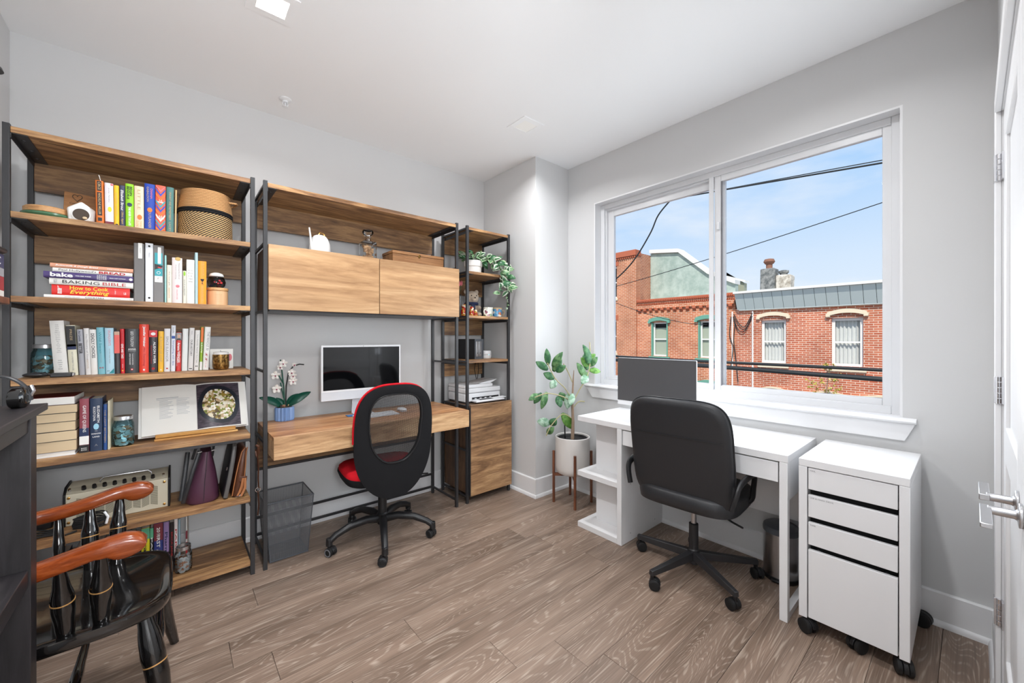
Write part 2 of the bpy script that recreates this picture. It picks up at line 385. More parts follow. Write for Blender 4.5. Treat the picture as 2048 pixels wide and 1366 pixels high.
struct(bx('wall_back', XC-0.12, XB, YA, YA+0.12, 0, HC, 'wall_paint', bevel=0))
struct(bx('wall_left', XC-0.12, XC, -1.6, YA, 0, HC, 'wall_paint', bevel=0))
OY0, OY1, OZ0, OZ1 = 0.213, 2.004, 0.905, 2.376                         # window opening
struct(MB().grid_wall('x', XB, XB+0.17, -0.25, YA+0.12, 0, HC, [(OY0, OY1, OZ0, OZ1)]).build('wall_window', 'wall_paint', bevel=0))
struct(bx('wall_column', 2.208, XB, 2.283, YA, 0, HC, 'wall_paint', bevel=0.002))
# wall with the closet (right of the camera) and the entry opening behind the camera
DX0, DX1, DH = 0.700, 2.232, 2.085
struct(MB().grid_wall('y', YD-0.12, YD, 0.52, XB, 0, HC, [(DX0-0.02, DX1+0.02, -0.01, DH+0.02)]).build('wall_closet', 'wall_paint', bevel=0))
struct(bx('wall_hall', 0.52, 0.64, -1.6, YD-0.12, 0, HC, 'wall_paint', bevel=0))
struct(bx('wall_hall_end', XC-0.12, 0.64, -1.72, -1.6, 0, HC, 'wall_paint', bevel=0))
struct(bx('wall_closet_back', 0.64, XB+0.17, -0.82, -0.75, 0, HC, 'wall_paint', bevel=0))
struct(bx('wall_closet_side', XB, XB+0.17, -0.82, -0.25, 0, HC, 'wall_paint', bevel=0))

# baseboards with a shoe moulding
def base_run(name, p0, p1, nrm, h=0.150, t=0.014, ext=0.0):
    """p0 -> p1 along the wall face, nrm points into the room"""
    p0, p1, nv = Vector((*p0, 0)), Vector((*p1, 0)), Vector((*nrm, 0))
    o = MB(); a = [(0, 0), (t, 0), (t, h-0.006), (t-0.006, h), (0, h)]
    o.hexa([p0+nv*d+Vector((0, 0, z)) for d, z in a], [p1+nv*d+Vector((0, 0, z)) for d, z in a])
    b = struct(o.build(name, 'trim_white', bevel=0))
    p0 = p0-(p1-p0).normalized()*ext
    s = MB(); q = [(t, 0)] + [(t+0.012*math.cos(k*PI/10), 0.026*math.sin(k*PI/10)) for k in range(6)]
    s.hexa([p0+nv*d+Vector((0, 0, z)) for d, z in q], [p1+nv*d+Vector((0, 0, z)) for d, z in q])
    s.build('shoe_moulding', 'trim_white', b)
    return b
base_run('baseboard_back', (XC, YA), (2.208, YA), (0, -1))
base_run('baseboard_left', (XC, -1.6), (XC, YA), (1, 0))
base_run('baseboard_column_left', (2.208, 2.283-0.014), (2.208, YA), (-1, 0), ext=0.012)
base_run('baseboard_column_front', (2.2085, 2.283), (XB, 2.283), (0, -1), ext=0.0145)
base_run('baseboard_window', (XB, YD), (XB, 2.283), (-1, 0))
base_run('baseboard_closet', (DX1+0.065, YD), (XB, YD), (0, 1))

# ---------------------------------------------------------------- window
def frame_rect(mb, x0, x1, y0, y1, z0, z1, w, wb=None):
    wb = w if wb is None else wb
    mb.box(x0, x1, y0, y0+w, z0, z1); mb.box(x0, x1, y1-w, y1, z0, z1); mb.box(x0, x1, y0+w, y1-w, z0, z0+wb); mb.box(x0, x1, y0+w, y1-w, z1-w, z1)
    return mb
win = bpy.data.objects.new('window_1', None); COL.objects.link(win); win.location = (2.70, 1.11, OZ0); struct(win)
# white reveal lining
rv = MB(); rv.box(XB-0.001, 2.77, OY0, OY0+0.010, OZ0, OZ1); rv.box(XB-0.001, 2.77, OY1-0.010, OY1, OZ0, OZ1); rv.box(XB-0.001, 2.77, OY0+0.010, OY1-0.010, OZ1-0.010, OZ1)
rv.build('reveal_lining', 'trim_white', win)
frame_rect(MB(), 2.672, 2.765, OY0+0.010, OY1-0.010, OZ0, OZ1-0.010, 0.036, 0.040).build('window_frame', 'vinyl_white', win, bevel=0.003)
frame_rect(MB(), 2.690, 2.74, OY0+0.046, OY1-0.046, OZ0+0.040, OZ1-0.046, 0.010, 0.012).build('track', 'vinyl_white', win, bevel=0.002)
fz0, fz1 = OZ0+0.038, OZ1-0.044
sr = frame_rect(MB(), 2.684, 2.712, OY0+0.040, 1.098, fz0, fz1, 0.040, 0.034).build('sash', 'vinyl_white', win, bevel=0.003)
bx('pane', 2.696, 2.699, OY0+0.070, 1.068, fz0+0.026, fz1-0.030, 'window_glass', sr, bevel=0)
sl = frame_rect(MB(), 2.716, 2.744, 1.045, OY1-0.046, fz0, fz1, 0.062, 0.034).build('sash', 'vinyl_white', win, bevel=0.003)
bx('pane', 2.728, 2.731, 1.096, OY1-0.100, fz0+0.026, fz1-0.040, 'window_glass', sl, bevel=0)
bx('interlock', 2.672, 2.684, 1.100, 1.128, fz0, fz1, 'vinyl_white', sl, bevel=0.002)
bx('weather_strip', 2.684, 2.690, 1.050, 1.058, fz0+0.03, fz1-0.04, 'grey_rubber', sr, bevel=0)
MB().box(2.668, 2.684, 1.062, 1.080, 1.98, 2.03).build('sash_latch', 'white_plastic', sr, bevel=0.004)
# stool and apron
st = MB(); prof = [(2.700, 0.9065), (2.572, 0.9065), (2.562, 0.901), (2.558, 0.894), (2.562, 0.886), (2.572, 0.882), (2.700, 0.882)]
st.hexa([(x, 0.166, z) for x, z in prof], [(x, 2.075, z) for x, z in prof])
sill = struct(st.build('trim_1', 'trim_white', bevel=0.001))
ap = MB(); ap.hexa([(XB-0.022, 0.170, 0.882), (XB-0.022, 2.070, 0.882), (XB-0.016, 2.012, 0.800), (XB-0.016, 0.205, 0.800)], [(XB, 0.170, 0.882), (XB, 2.070, 0.882), (XB, 2.012, 0.800), (XB, 0.205, 0.800)])
ap.build('apron', 'trim_white', sill, bevel=0.002)

# ---------------------------------------------------------------- ceiling fixtures
def fixture(x, y, label, on, k=1.0):
    t = thing('recessed_light', label, 'ceiling light', (x, y, HC), group='square recessed ceiling lights')
    s = 0.092
    fr = MB(); i = 0.056
    for a in range(4):
        c, sn = (1, 0, -1, 0)[a], (0, 1, 0, -1)[a]
        f = lambda u, v: (u*c-v*sn, u*sn+v*c)
        lo = [(*f(-s, -s), -0.004), (*f(s, -s), -0.004), (*f(i, -i), -0.005), (*f(-i, -i), -0.005)]
        hi = [(*f(-s, -s), 0.0), (*f(s, -s), 0.0), (*f(i, -i), 0.0), (*f(-i, -i), 0.0)]
        fr.hexa(lo, hi)
    fr.build('trim_ring', 'ceiling_paint', t, False)
    MB().box(-i, i, -i, i, -0.0030, -0.0005).build('diffuser', 'lamp_on' if on else 'lamp_lens', t, False)
    d = bpy.data.lights.new('fixture_light', 'AREA'); d.shape = 'SQUARE'; d.size = 0.11; d.energy = FIXTURE_W*k; d.color = (0.97, 0.98, 1.0); d.spread = R(150)
    o = bpy.data.objects.new('fixture_light', d); COL.objects.link(o); o.location = (x, y, HC-0.012)
    return t
mat('lamp_on', (255, 250, 240), 0.5, emit=(255, 244, 226), estr=6.0)
mat('lamp_lens', (232, 232, 230), 0.5, emit=(255, 248, 236), estr=0.10)
fixture(0.330, 1.992, 'brightly lit square recessed ceiling light above the bookcase', True)
fixture(1.843, 2.005, 'dim square recessed ceiling light in front of the column', False, 0.8)
fixture(0.330, 0.500, 'unseen square ceiling light added as fill over the camera side', True, 1.2)  # this one and the next: added out of view to brighten window wall and floor
fixture(1.843, 0.500, 'unseen square ceiling light added as fill over the closet side', True, 0.5)
hd = bpy.data.lights.new('fill_light', 'POINT'); hd.shadow_soft_size = 0.14; hd.energy = FILL_W; hd.color = (0.94, 0.97, 1.0)
ho = bpy.data.objects.new('fill_light', hd); COL.objects.link(ho); ho.location = (0.05, -0.80, 1.50)  # unseen point lamp added for frontal fill
sp = thing('sprinkler_head', 'small white fire sprinkler head on the ceiling', 'sprinkler', (0.520, 2.735, HC))
MB().lathe((0, 0, 0), [(0.034, 0), (0.034, -0.004), (0.026, -0.010), (0.016, -0.012), (0.014, -0.022)], 28).build('escutcheon', 'white_plastic', sp, False)
h = MB()
for a in (0, PI): h.tube([(0.012*math.cos(a), 0.012*math.sin(a), -0.02), (0.015*math.cos(a), 0.015*math.sin(a), -0.034), (0.004*math.cos(a), 0.004*math.sin(a), -0.046)], 0.0025, 6)
h.cyl((0, 0, -0.02), (0, 0, -0.046), 0.003, seg=8); h.build('yoke', 'white_plastic', sp, False)
MB().lathe((0, 0, 0), [(0.003, -0.045), (0.017, -0.047), (0.017, -0.049), (0.003, -0.050)], 16).build('deflector', 'white_plastic', sp, False)

# ---------------------------------------------------------------- closet doors with casing, hinges and levers
cs = MB()
cs.box(DX1, DX1+0.065, YD, YD+0.016, 0, DH+0.065); cs.box(DX0-0.065, DX0, YD, YD+0.016, 0, DH+0.065); cs.box(DX0, DX1, YD, YD+0.016, DH, DH+0.065)
struct(cs.build('trim_2', 'trim_white', bevel=0.003))
jb = MB(); jb.box(DX1, DX1+0.02, YD-0.12, YD, 0, DH+0.02); jb.box(DX0-0.02, DX0, YD-0.12, YD, 0, DH+0.02); jb.box(DX0, DX1, YD-0.12, YD, DH, DH+0.02)
struct(jb.build('trim_3', 'trim_white', bevel=0))
def leaf(name, x0, x1, hx, lever_dir):
    d = bpy.data.objects.new(name, None); COL.objects.link(d); d.location = (hx, YD-0.02, 0); struct(d)
    yf = YD-0.004
    m = MB(); m.box(x0, x1, yf-0.036, yf-0.010, 0.012, DH-0.004)
    m.build('door_core', 'trim_white', d)
    fr = MB(); w = 0.115
    for a, b, c, e in ((x0, x0+w, 0.012, DH-0.004), (x1-w, x1, 0.012, DH-0.004), (x0+w, x1-w, 0.012, 0.20), (x0+w, x1-w, DH-0.125, DH-0.004), (x0+w, x1-w, 0.86, 0.98)):
        fr.box(a, b, yf-0.012, yf, c, e)
    fr.build('stile_and_rail', 'trim_white', d, bevel=0.003)
    for z in (0.305, 1.095, 1.886):
        hg = MB(); s = 1 if hx == x1 else -1
        for j in range(5): hg.cyl((hx, YD+0.006, z-0.048+j*0.0194), (hx, YD+0.006, z-0.048+j*0.0194+0.018), 0.0072, seg=12)
        hg.box(min(hx, hx-s*0.030), max(hx, hx-s*0.030), YD-0.004, YD+0.001, z-0.047, z+0.047); hg.box(min(hx, hx+s*0.030), max(hx, hx+s*0.030), YD+0.000, YD+0.0185, z-0.047, z+0.047)
        hg.build('hinge', 'chrome', d, bevel=0.0006)
    fx = (x0 if hx == x1 else x1); sgn = 1 if hx == x1 else -1
    kx = fx+sgn*0.055; kz = 0.890
    lv = MB(); lv.lathe((kx, yf, kz), [(0.027, 0.0), (0.027, 0.006), (0.012, 0.008), (0.0095, 0.012), (0.0095, 0.050)], 24, 'y')
    lv.hexa([(kx-sgn*0.014, yf+0.044, kz-0.008), (kx-sgn*0.014, yf+0.062, kz-0.008), (kx-sgn*0.014, yf+0.062, kz+0.007), (kx-sgn*0.014, yf+0.044, kz+0.007)],
            [(kx+sgn*0.125, yf+0.044, kz-0.006), (kx+sgn*0.125, yf+0.062, kz-0.006), (kx+sgn*0.125, yf+0.062, kz+0.004), (kx+sgn*0.125, yf+0.044, kz+0.004)])
    lv.build('lever_handle', 'brushed_nickel', d, bevel=0.0015)
leaf('door_1', 1.468, DX1-0.003, DX1-0.003, 1)
leaf('door_2', DX0+0.003, 1.464, DX0+0.003, -1)

# ---------------------------------------------------------------- shelving units
FY, BY = 2.535, 2.918            # front and back of the steel frames
SH = [0.076, 0.420, 0.764, 1.108, 1.452, 1.796, 2.140]     # tops of the shelves
P = 0.020
def posts(t, x0, x1, z1):
    for x in (x0, x1-P):
        for y in (FY, BY-P): bx('post', x, x+P, y, y+P, 0.0, z1, 'black_steel', t, 0.001)
def bracket(t, x0, x1, z, side):
    """steel angle under a shelf end with screws"""
    w = 0.046; a, b = (x0, x0+w) if side < 0 else (x1-w, x1)
    m = MB(); m.box(a, b, FY+0.004, BY-0.022, z-0.0035, z-0.0005)
    e = a if side < 0 else b-0.003
    m.box(e, e+0.003, FY+0.004, BY-0.022, z-0.022, z-0.0005)
    o = m.build('bracket', 'black_steel', t, bevel=0.0005)
    for y in (FY+0.07, (FY+BY)/2, BY-0.09):
        MB().lathe(((a+b)/2, y, z-0.0035), [(0.007, 0.0), (0.006, -0.0025), (0.002, -0.003)], 10).build('screw', 'black_steel', o)
# bookcase
bk = thing('bookcase', 'tall open bookcase of mango wood boards in a black steel frame', 'bookcase', (-0.095, 2.73, 0))
X0, X1 = -0.522, 0.337
posts(bk, X0, X1, 2.150)
for i, z in enumerate(SH):
    bx('shelf', X0+P+0.001, X1-P-0.001, FY+0.002, BY-0.0182, z-0.025, z, 'mango_shelf', bk, 0.0015)
    for s in (-1, 1): bracket(bk, X0+P, X1-P, z-0.025, s)
    if i >= 3: bx('back_board', X0+P+0.001, X1-P-0.001, BY-0.018, BY-0.003, z-0.025-0.135, z-0.006, 'mango_panel', bk, 0.001)
    bx('underside_groove', X0+0.09, X1-0.09, FY+0.043, FY+0.047, z-0.0255, z-0.0252, 'shadow_gap', bk, 0)
for x in (X0, X1-P): bx('side_rail', x+0.004, x+P-0.004, FY+P, BY-P, 0.030, 0.046, 'black_steel', bk, 0.001)
bx('front_rail', X0+P, X1-P, FY+0.003, FY+0.010, 0.7240, 0.7388, 'black_steel', bk, 0.001)

# desk unit with upper cabinet
du = thing('desk_unit', 'mango wood wall desk with overhead cabinet in a black steel frame', 'desk', (1.01, 2.70, 0))
X0, X1 = 0.376, 1.640
posts(du, X0, X1, 2.150)
bx('top_shelf', X0+P+0.001, X1-P-0.001, FY+0.002, BY-0.0182, 2.115, 2.140, 'mango_shelf', du)
for s in (-1, 1): bracket(du, X0+P, X1-P, 2.115, s)
bx('back_board', X0+P+0.001, X1-P-0.001, BY-0.018, BY-0.003, 1.965, 2.132, 'mango_panel', du)
for x in (X0, X1-P):
    for z in (2.126, 1.800, 1.425, 1.085, 0.690, 0.045): bx('side_rail', x+0.004, x+P-0.004, FY+P, BY-P, z, z+0.014, 'black_steel', du, 0.001)
CX0, CX1, CZ0, CZ1 = X0+P, X1, 1.440, 1.800
cab = MB(); cy0, cy1 = FY+0.014, BY-0.022
cab.box(CX0+0.002, CX0+0.020, cy0, cy1, CZ0, CZ1-0.001); cab.box(CX1-P-0.020, CX1-P-0.002, cy0, cy1, CZ0, CZ1-0.001)
cab.box(CX0+0.020, CX1-P-0.020, cy0, cy1, CZ0, CZ0+0.018); cab.box(CX0+0.020, CX1-P-0.020, cy0, cy1, CZ1-0.019, CZ1-0.001); cab.box(CX0+0.020, CX1-P-0.020, cy1-0.01, cy1, CZ0+0.018, CZ1-0.019)
cab.build('cabinet_body', 'mango_side', du, bevel=0.001)
XM = 1.026
bx('cabinet_door', CX0+0.003, XM-0.002, FY-0.008, FY+0.012, CZ0-0.002, CZ1, 'mango_front', du, 0.0015)
bx('cabinet_door', XM+0.002, CX1+0.002, FY-0.008, FY-0.001, CZ0-0.002, CZ1, 'mango_front', du, 0.0015)
bx('cabinet_plinth', CX0+0.01, CX1-P-0.003, FY+0.012, BY-0.03, CZ0-0.010, CZ0-0.001, 'black_steel', du, 0.001)
DZ = 0.757; DF = 2.378
bx('desk_top', X0+P+0.003, X1-P+0.010, DF+0.012, BY-0.022, DZ-0.022, DZ, 'mango_top', du, 0.0012).name = 'desk_top'
bx('drawer_front', X0+P+0.003, X1-P+0.010, DF, DF+0.0118, DZ-0.120, DZ-0.0005, 'mango_drawer', du, 0.0012)
bx('desk_end', X0+P+0.003, X0+P+0.018, DF+0.012, BY-0.022, DZ-0.120, DZ-0.0225, 'mango_drawer', du, 0.001)
bx('desk_end', X1-P-0.005, X1-P+0.010, DF+0.012, FY-0.002, DZ-0.120, DZ-0.0225, 'mango_drawer', du, 0.001)
bx('drawer_box', X0+P+0.020, X1-P-0.006, DF+0.014, BY-0.03, DZ-0.116, DZ-0.024, 'mango_side', du, 0.001)
bx('modesty_panel', X0+P+0.002, X1-P-0.002, BY-0.018, BY-0.003, 0.470, 0.630, 'mango_panel', du)
bx('back_rail', X0+P, X1-P, BY-0.017, BY-0.004, 0.452, 0.468, 'black_steel', du, 0.001)
bx('back_rail', X0+P, X1-P, BY-0.017, BY-0.004, 0.150, 0.166, 'black_steel', du, 0.001)
bx('back_rail', X0+P, X1-P, BY-0.017, BY-0.004, 0.045, 0.061, 'black_steel', du, 0.001)

# narrow tower
tw = thing('shelf_tower', 'narrow mango wood shelf tower with a cupboard below, beside the column', 'shelf tower', (1.93, 2.73, 0))
X0, X1 = 1.716, 2.152
posts(tw, X0, X1, 2.150)
for z in (2.140, 1.800, 1.455, 1.105):
    bx('shelf', X0+P+0.001, X1-P-0.001, FY+0.002, BY-0.0182, z-0.020, z, 'mango_shelf', tw)
    for s in (-1, 1): bracket(tw, X0+P, X1-P, z-0.020, s)
    bx('back_board', X0+P+0.001, X1-P-0.001, BY-0.018, BY-0.003, z-0.02-0.130, z-0.006, 'mango_panel', tw)
    for x in (X0, X1-P): bx('side_rail', x+0.004, x+P-0.004, FY+P, BY-P, z-0.016, z-0.002, 'black_steel', tw, 0.001)
for x in (X0, X1-P):
    for z in (0.742, 0.400, 0.045): bx('side_rail', x+0.004, x+P-0.004, FY+P, BY-P, z, z+0.014, 'black_steel', tw, 0.001)
cb = MB(); cb.box(X0+P+0.001, X0+P+0.018, FY+0.014, BY-0.022, 0.065, 0.752); cb.box(X1-P-0.018, X1-P-0.001, FY+0.014, BY-0.022, 0.065, 0.752)
cb.box(X0+P+0.018, X1-P-0.018, FY+0.014, BY-0.022, 0.065, 0.083); cb.box(X0+P+0.018, X1-P-0.018, FY+0.014, BY-0.022, 0.734, 0.752); cb.box(X0+P+0.018, X1-P-0.018, BY-0.032, BY-0.022, 0.083, 0.734)
cb.build('cupboard_body', 'mango_side', tw, bevel=0.001)
bx('cupboard_door', X0+P+0.004, X1, FY-0.022, FY-0.003, 0.058, 0.760, 'mango_door', tw, 0.0015)
bx('door_pull', X0+P-0.004, X0+P+0.004, FY-0.020, FY-0.004, 0.060, 0.745, 'black_steel', tw, 0.0005)

# ---------------------------------------------------------------- books
def book(x0, x1, ztop, zs, y, rgb, label, lean=0.0, depth=0.135, hard=True, page='paper', rough=0.4, group=None, name='book', spine_mat=None, hd=None):
    """upright book, spine towards the room; lean shifts the top along X (radians). Text is added in book-local metres."""
    w = x1-x0; h = ztop-zs
    t = thing(name, label, 'book', ((x0+x1)/2, y, zs+0.0006+abs(math.sin(lean))*w/2), (0, lean, 0), group)
    key = 'cover_%d_%d_%d' % rgb; mat(key, rgb, rough)
    c = MB(); th = 0.0022 if hard else 0.0008
    seg = 5 if w > 0.012 else 3
    pts = []                                               # rounded spine outline (x, y)
    for k in range(seg+1):
        a = PI*k/seg; pts.append((-w/2*math.cos(a), -0.0035*math.sin(a)))
    outer = [(-w/2, depth)] + pts + [(w/2, depth), (w/2-th, depth), (w/2-th, 0.002), (-w/2+th, 0.002), (-w/2+th, depth)]
    # closed C-shaped cover as a strip of quads
    outl = [(-w/2, depth)] + pts + [(w/2, depth)]
    n = len(outl); inn = []
    for i, (px, py) in enumerate(outl):
        inn.append((max(-w/2+th, min(w/2-th, px*(1-2*th/w))), depth if i in (0, n-1) else max(py+th, 0.001)))
    bmv = c.bm
    def V(p, z): return bmv.verts.new((p[0], p[1], z))
    a0 = [V(p, 0) for p in outl]; a1 = [V(p, h) for p in outl]; b0 = [V(p, 0) for p in inn]; b1 = [V(p, h) for p in inn]
    for i in range(n-1):
        bmv.faces.new((a0[i], a0[i+1], a1[i+1], a1[i])); bmv.faces.new((b0[i+1], b0[i], b1[i], b1[i+1]))
        bmv.faces.new((a0[i+1], a0[i], b0[i], b0[i+1])); bmv.faces.new((a1[i], a1[i+1], b1[i+1], b1[i]))
    for i in (0, n-1): bmv.faces.new((a0[i], a1[i], b1[i], b0[i]))
    c.build('cover', spine_mat or key, t, False, angle=50)
    g = 0.003 if hard else 0.0004
    MB().box(-w/2+th+0.0003, w/2-th-0.0003, 0.002, depth-g, g if hard else 0.0002, h-g).build('pages', page, t, False)
    t['w'] = w; t['h'] = h; t['k'] = h/hd if hd else 1.0
    return t
def band(t, z0, z1, m, f0=0.0, f1=1.0, name='printed_band'):
    """flat printed field on the spine, fractions of width, metres of height"""
    w = t['w']; MB().box(-w/2+w*f0, -w/2+w*f1, -0.0041, -0.0034, z0*t['k'], min(z1*t['k'], t['h'])).build(name, m, t, False)
def ttl(t, s, zc, length, height, m, xo=0.0, mode='V', bold=0.0, shear=0.0):
    k = t['k']; text(s, t, (xo, -0.0046, zc*k), length*(k if mode != 'H' else 1.0), height*(1.0 if mode != 'H' else k), m, mode, bold, 'title', shear)
for nm, c in (('c_orange', (226, 112, 32)), ('c_black', (26, 25, 27)), ('c_navy', (36, 46, 78)), ('c_pink', (226, 110, 118)), ('c_purple', (74, 58, 112)), ('c_teal', (38, 150, 160)),
              ('c_red', (206, 34, 40)), ('c_blue', (34, 70, 170)), ('c_green', (140, 196, 48)), ('c_maroon', (120, 40, 52)), ('c_white', (236, 234, 230)), ('c_sky', (150, 200, 220)),
              ('c_cream', (232, 224, 200)), ('c_yellow', (244, 196, 40)), ('c_coral', (230, 96, 88)), ('c_skin', (206, 164, 140)), ('c_grey', (150, 150, 154)), ('c_green2', (96, 180, 140)), ('c_lav', (170, 140, 190))):
    mat(nm, c, 0.5)
Z5 = SH[5]; Y2 = 2.575; QF = 2.575/2.655
def book2(x0, x1, zt, zs, y, *a, **k): return book(x0*QF, x1*QF, 1.28+(zt-1.28)*QF, zs, y, *a, **k)
G2 = 'upright books on the second shelf'
b = book2(-0.2718, -0.2456, 2.014, Z5, Y2, (214, 112, 40), 'orange hardback with black title panels on its spine, beside the white birdhouse', -0.018, hd=0.206, group=G2)
band(b, 0.014, 0.030, 'c_black', 0.25, 0.75); band(b, 0.040, 0.150, 'c_black', 0.22, 0.78); band(b, 0.157, 0.203, 'c_black', 0.22, 0.78)
ttl(b, 'MADELINE MILLER', 0.095, 0.100, 0.0075, 'ink_tan', bold=0.01); ttl(b, 'CIRCE', 0.180, 0.036, 0.0085, 'ink_tan', bold=0.01)
MB().tube([(0.004, 0.02, 0.196), (-0.002, 0.01, 0.224), (0.002, 0.004, 0.212)], 0.0012, 5).build('ribbon', 'paper', b, False)
b = book2(-0.2425, -0.2141, 2.010, Z5, Y2, (228, 220, 224), 'pale pink-white book with maroon foot, between the orange and yellow books', -0.012, hd=0.196, group=G2)
band(b, 0.0, 0.016, 'c_maroon'); ttl(b, 'Julie Nobu', 0.140, 0.07, 0.006, 'ink_grey', shear=0.3)
MB().sphere((0.002, -0.0045, 0.072), 0.007, 0.0006, 0.012, 10, 6).build('printed_flower', 'ink_yellow', b, False); MB().sphere((0.010, -0.0042, 0.186), 0.005, 0.0005, 0.005, 8, 6).build('printed_dot', 'ink_pink', b, False)
b = book2(-0.2129, -0.1955, 2.0055, Z5, Y2, (240, 184, 32), 'yellow paperback on the second shelf', -0.008, hard=False, hd=0.184, group=G2); ttl(b, 'SUMMER HOURS', 0.10, 0.10, 0.006, 'ink_gold'); band(b, 0.006, 0.010, 'c_black', 0.3, 0.8)
b = book2(-0.1943, -0.1755, 2.010, Z5, Y2, (58, 60, 86), 'slate blue paperback with cream script title on the second shelf', -0.004, hard=False, hd=0.184, group=G2)
ttl(b, 'Elizabeth Strout', 0.118, 0.092, 0.009, 'ink_white', shear=0.3, bold=0.01); ttl(b, 'Olive, Again', 0.040, 0.055, 0.008, 'ink_gold', shear=0.3, bold=0.01)
b = book2(-0.1737, -0.1448, 2.024, Z5, Y2, (138, 200, 30), 'lime green book with black capitals on its spine', -0.005, hd=0.192, group=G2)
ttl(b, 'BEGIN', 0.160, 0.040, 0.009, 'ink_black', 0.005, bold=0.02); ttl(b, 'BEGUILE', 0.152, 0.056, 0.008, 'ink_black', -0.005, bold=0.02)
MB().sphere((0.0, -0.0042, 0.108), 0.009, 0.0006, 0.009, 14, 8).build('printed_disc', 'c_navy', b, False); ttl(b, 'THE NEVER TOO LATE', 0.050, 0.080, 0.008, 'ink_white', bold=0.02)
b = book2(-0.1429, -0.1096, 2.021, Z5, Y2, (240, 206, 176), 'peach book with faint lettering and a small orange flower', -0.003, hd=0.183, group=G2)
ttl(b, 'LITTLE', 0.125, 0.085, 0.010, 'ink_tan'); MB().sphere((0.002, -0.0045, 0.056), 0.009, 0.0006, 0.012, 10, 6).build('printed_flower', 'ink_orange', b, False); ttl(b, 'DUNE', 0.022, 0.026, 0.008, 'ink_gold', -0.005); ttl(b, 'DIANE', 0.022, 0.026, 0.008, 'ink_gold', 0.006)
b = book2(-0.1072, -0.0687, 2.042, Z5, Y2, (24, 62, 158), 'thick royal blue book with pale orange lettering', 0, hd=0.192, group=G2)
ttl(b, 'DIANA', 0.152, 0.042, 0.0075, 'ink_pink', 0.006); ttl(b, 'GABALDON', 0.148, 0.062, 0.0075, 'ink_tan', -0.007); MB().sphere((0, -0.0045, 0.098), 0.009, 0.0006, 0.011, 12, 8).build('printed_emblem', 'ink_orange', b, False); ttl(b, 'OUTLANDER', 0.044, 0.068, 0.009, 'ink_tan')
b = book2(-0.0675, -0.0297, 2.0445, Z5, Y2, (226, 92, 66), 'coral book with zigzag blue and orange chevrons on its spine', 0.004, hd=0.186, group=G2)
w = b['w']
for k, (z, c) in enumerate([(0.175, 'c_pink'), (0.158, 'c_blue'), (0.140, 'c_orange'), (0.112, 'c_teal'), (0.094, 'c_blue'), (0.076, 'c_orange'), (0.056, 'c_cream'), (0.034, 'c_teal'), (0.018, 'c_blue'), (0.004, 'c_orange')]):
    mb = MB()
    z *= b['k']; hh = b['h']-0.003
    for s in (-1, 1):
        pts = [(0, max(z-0.020, 0.001)), (s*w*0.47, min(z+0.008, hh-0.004)), (s*w*0.47, min(z+0.018, hh)), (0, max(z-0.009, 0.004))]
        mb.hexa([(px, -0.0048, pz) for px, pz in pts], [(px, -0.0036, pz) for px, pz in pts])
    mb.build('printed_chevron', c, b, False)
ttl(b, 'THE', 0.126, 0.010, 0.006, 'ink_white', mode='H', bold=0.03); ttl(b, 'POWER', 0.118, 0.022, 0.006, 'ink_white', mode='H', bold=0.03); ttl(b, 'MEG', 0.062, 0.012, 0.006, 'ink_white', mode='H', bold=0.03); ttl(b, 'WOLITZER', 0.054, 0.026, 0.006, 'ink_white', mode='H', bold=0.03)
b = book2(-0.027, 0.0012, 2.0446, Z5, Y2, (72, 116, 112), 'dark teal book with pale lettering left of the woven basket', 0.005, hd=0.179, group=G2)
ttl(b, 'WHAT WE REMEMBER', 0.105, 0.110, 0.008, 'ink_tan'); ttl(b, 'LACEY', 0.024, 0.034, 0.008, 'ink_tan')
book2(0.0045, 0.0120, 2.0400, Z5, Y2+0.012, (198, 168, 120), 'thin tan paperback squeezed against the woven basket', 0.012, hard=False, hd=0.179, group=G2)

# birdhouse, plaque, dish and basket on the second shelf
t = thing('ceramic_birdhouse', 'small white ceramic birdhouse with round opening on the second shelf', 'birdhouse', (-0.312, 2.590, Z5+0.0006))
bo = MB(); pr = [(-0.040, 0), (0.040, 0), (0.044, 0.060), (0.0, 0.094), (-0.044, 0.060)]
ns = 24; hole = [(0.026*math.cos(2*PI*k/ns), 0.034+0.026*math.sin(2*PI*k/ns)) for k in range(ns)]
bo.prism(pr, 0.004, 0.075, 'xz'); bo.build('body', 'white_matte', t, False, bevel=0.006)
MB().lathe((0, 0.004, 0.034), [(0.030, 0.0), (0.030, -0.004), (0.026, -0.005)], 24, 'y').build('opening_rim', 'white_matte', t, False)
mat('dark_brown', (70, 58, 48), 0.7)
MB().lathe((0, 0.0, 0.034), [(0.026, 0.0), (0.026, -0.0012)], 24, 'y').build('opening', 'dark_brown', t, False)
MB().sphere((0.012, -0.004, 0.020), 0.008, 0.005, 0.006, 10, 8).build('chick', 'paper_cream', t, False)
t = thing('wooden_plaque', 'wooden board with burnt heart leaning behind the white birdhouse', 'plaque', (-0.331, 2.715, Z5+0.0036), (R(-9), 0, R(-4)))
MB().prism([(-0.055, 0), (0.075, 0), (0.075, 0.155), (-0.055, 0.165)], 0, 0.014, 'xz').build('board', 'box_wood', t, False, bevel=0.002)
hm = MB(); hp = [(0.016*math.sin(a)**3, 0.0013*(13*math.cos(a)-5*math.cos(2*a)-2*math.cos(3*a)-math.cos(4*a))) for a in [2*PI*k/24 for k in range(24)]]
hm.tube([(p[0]-0.012, -0.0012, 0.140+p[1]*0.9) for p in hp], 0.0014, 5, closed=True); hm.build('burnt_heart', 'dark_brown', t, False)
text('Cora Ripi', t, (-0.012, -0.001, 0.110), 0.048, 0.011, 'ink_black', 'H', 0.01, 'burnt_lettering', 0.3)
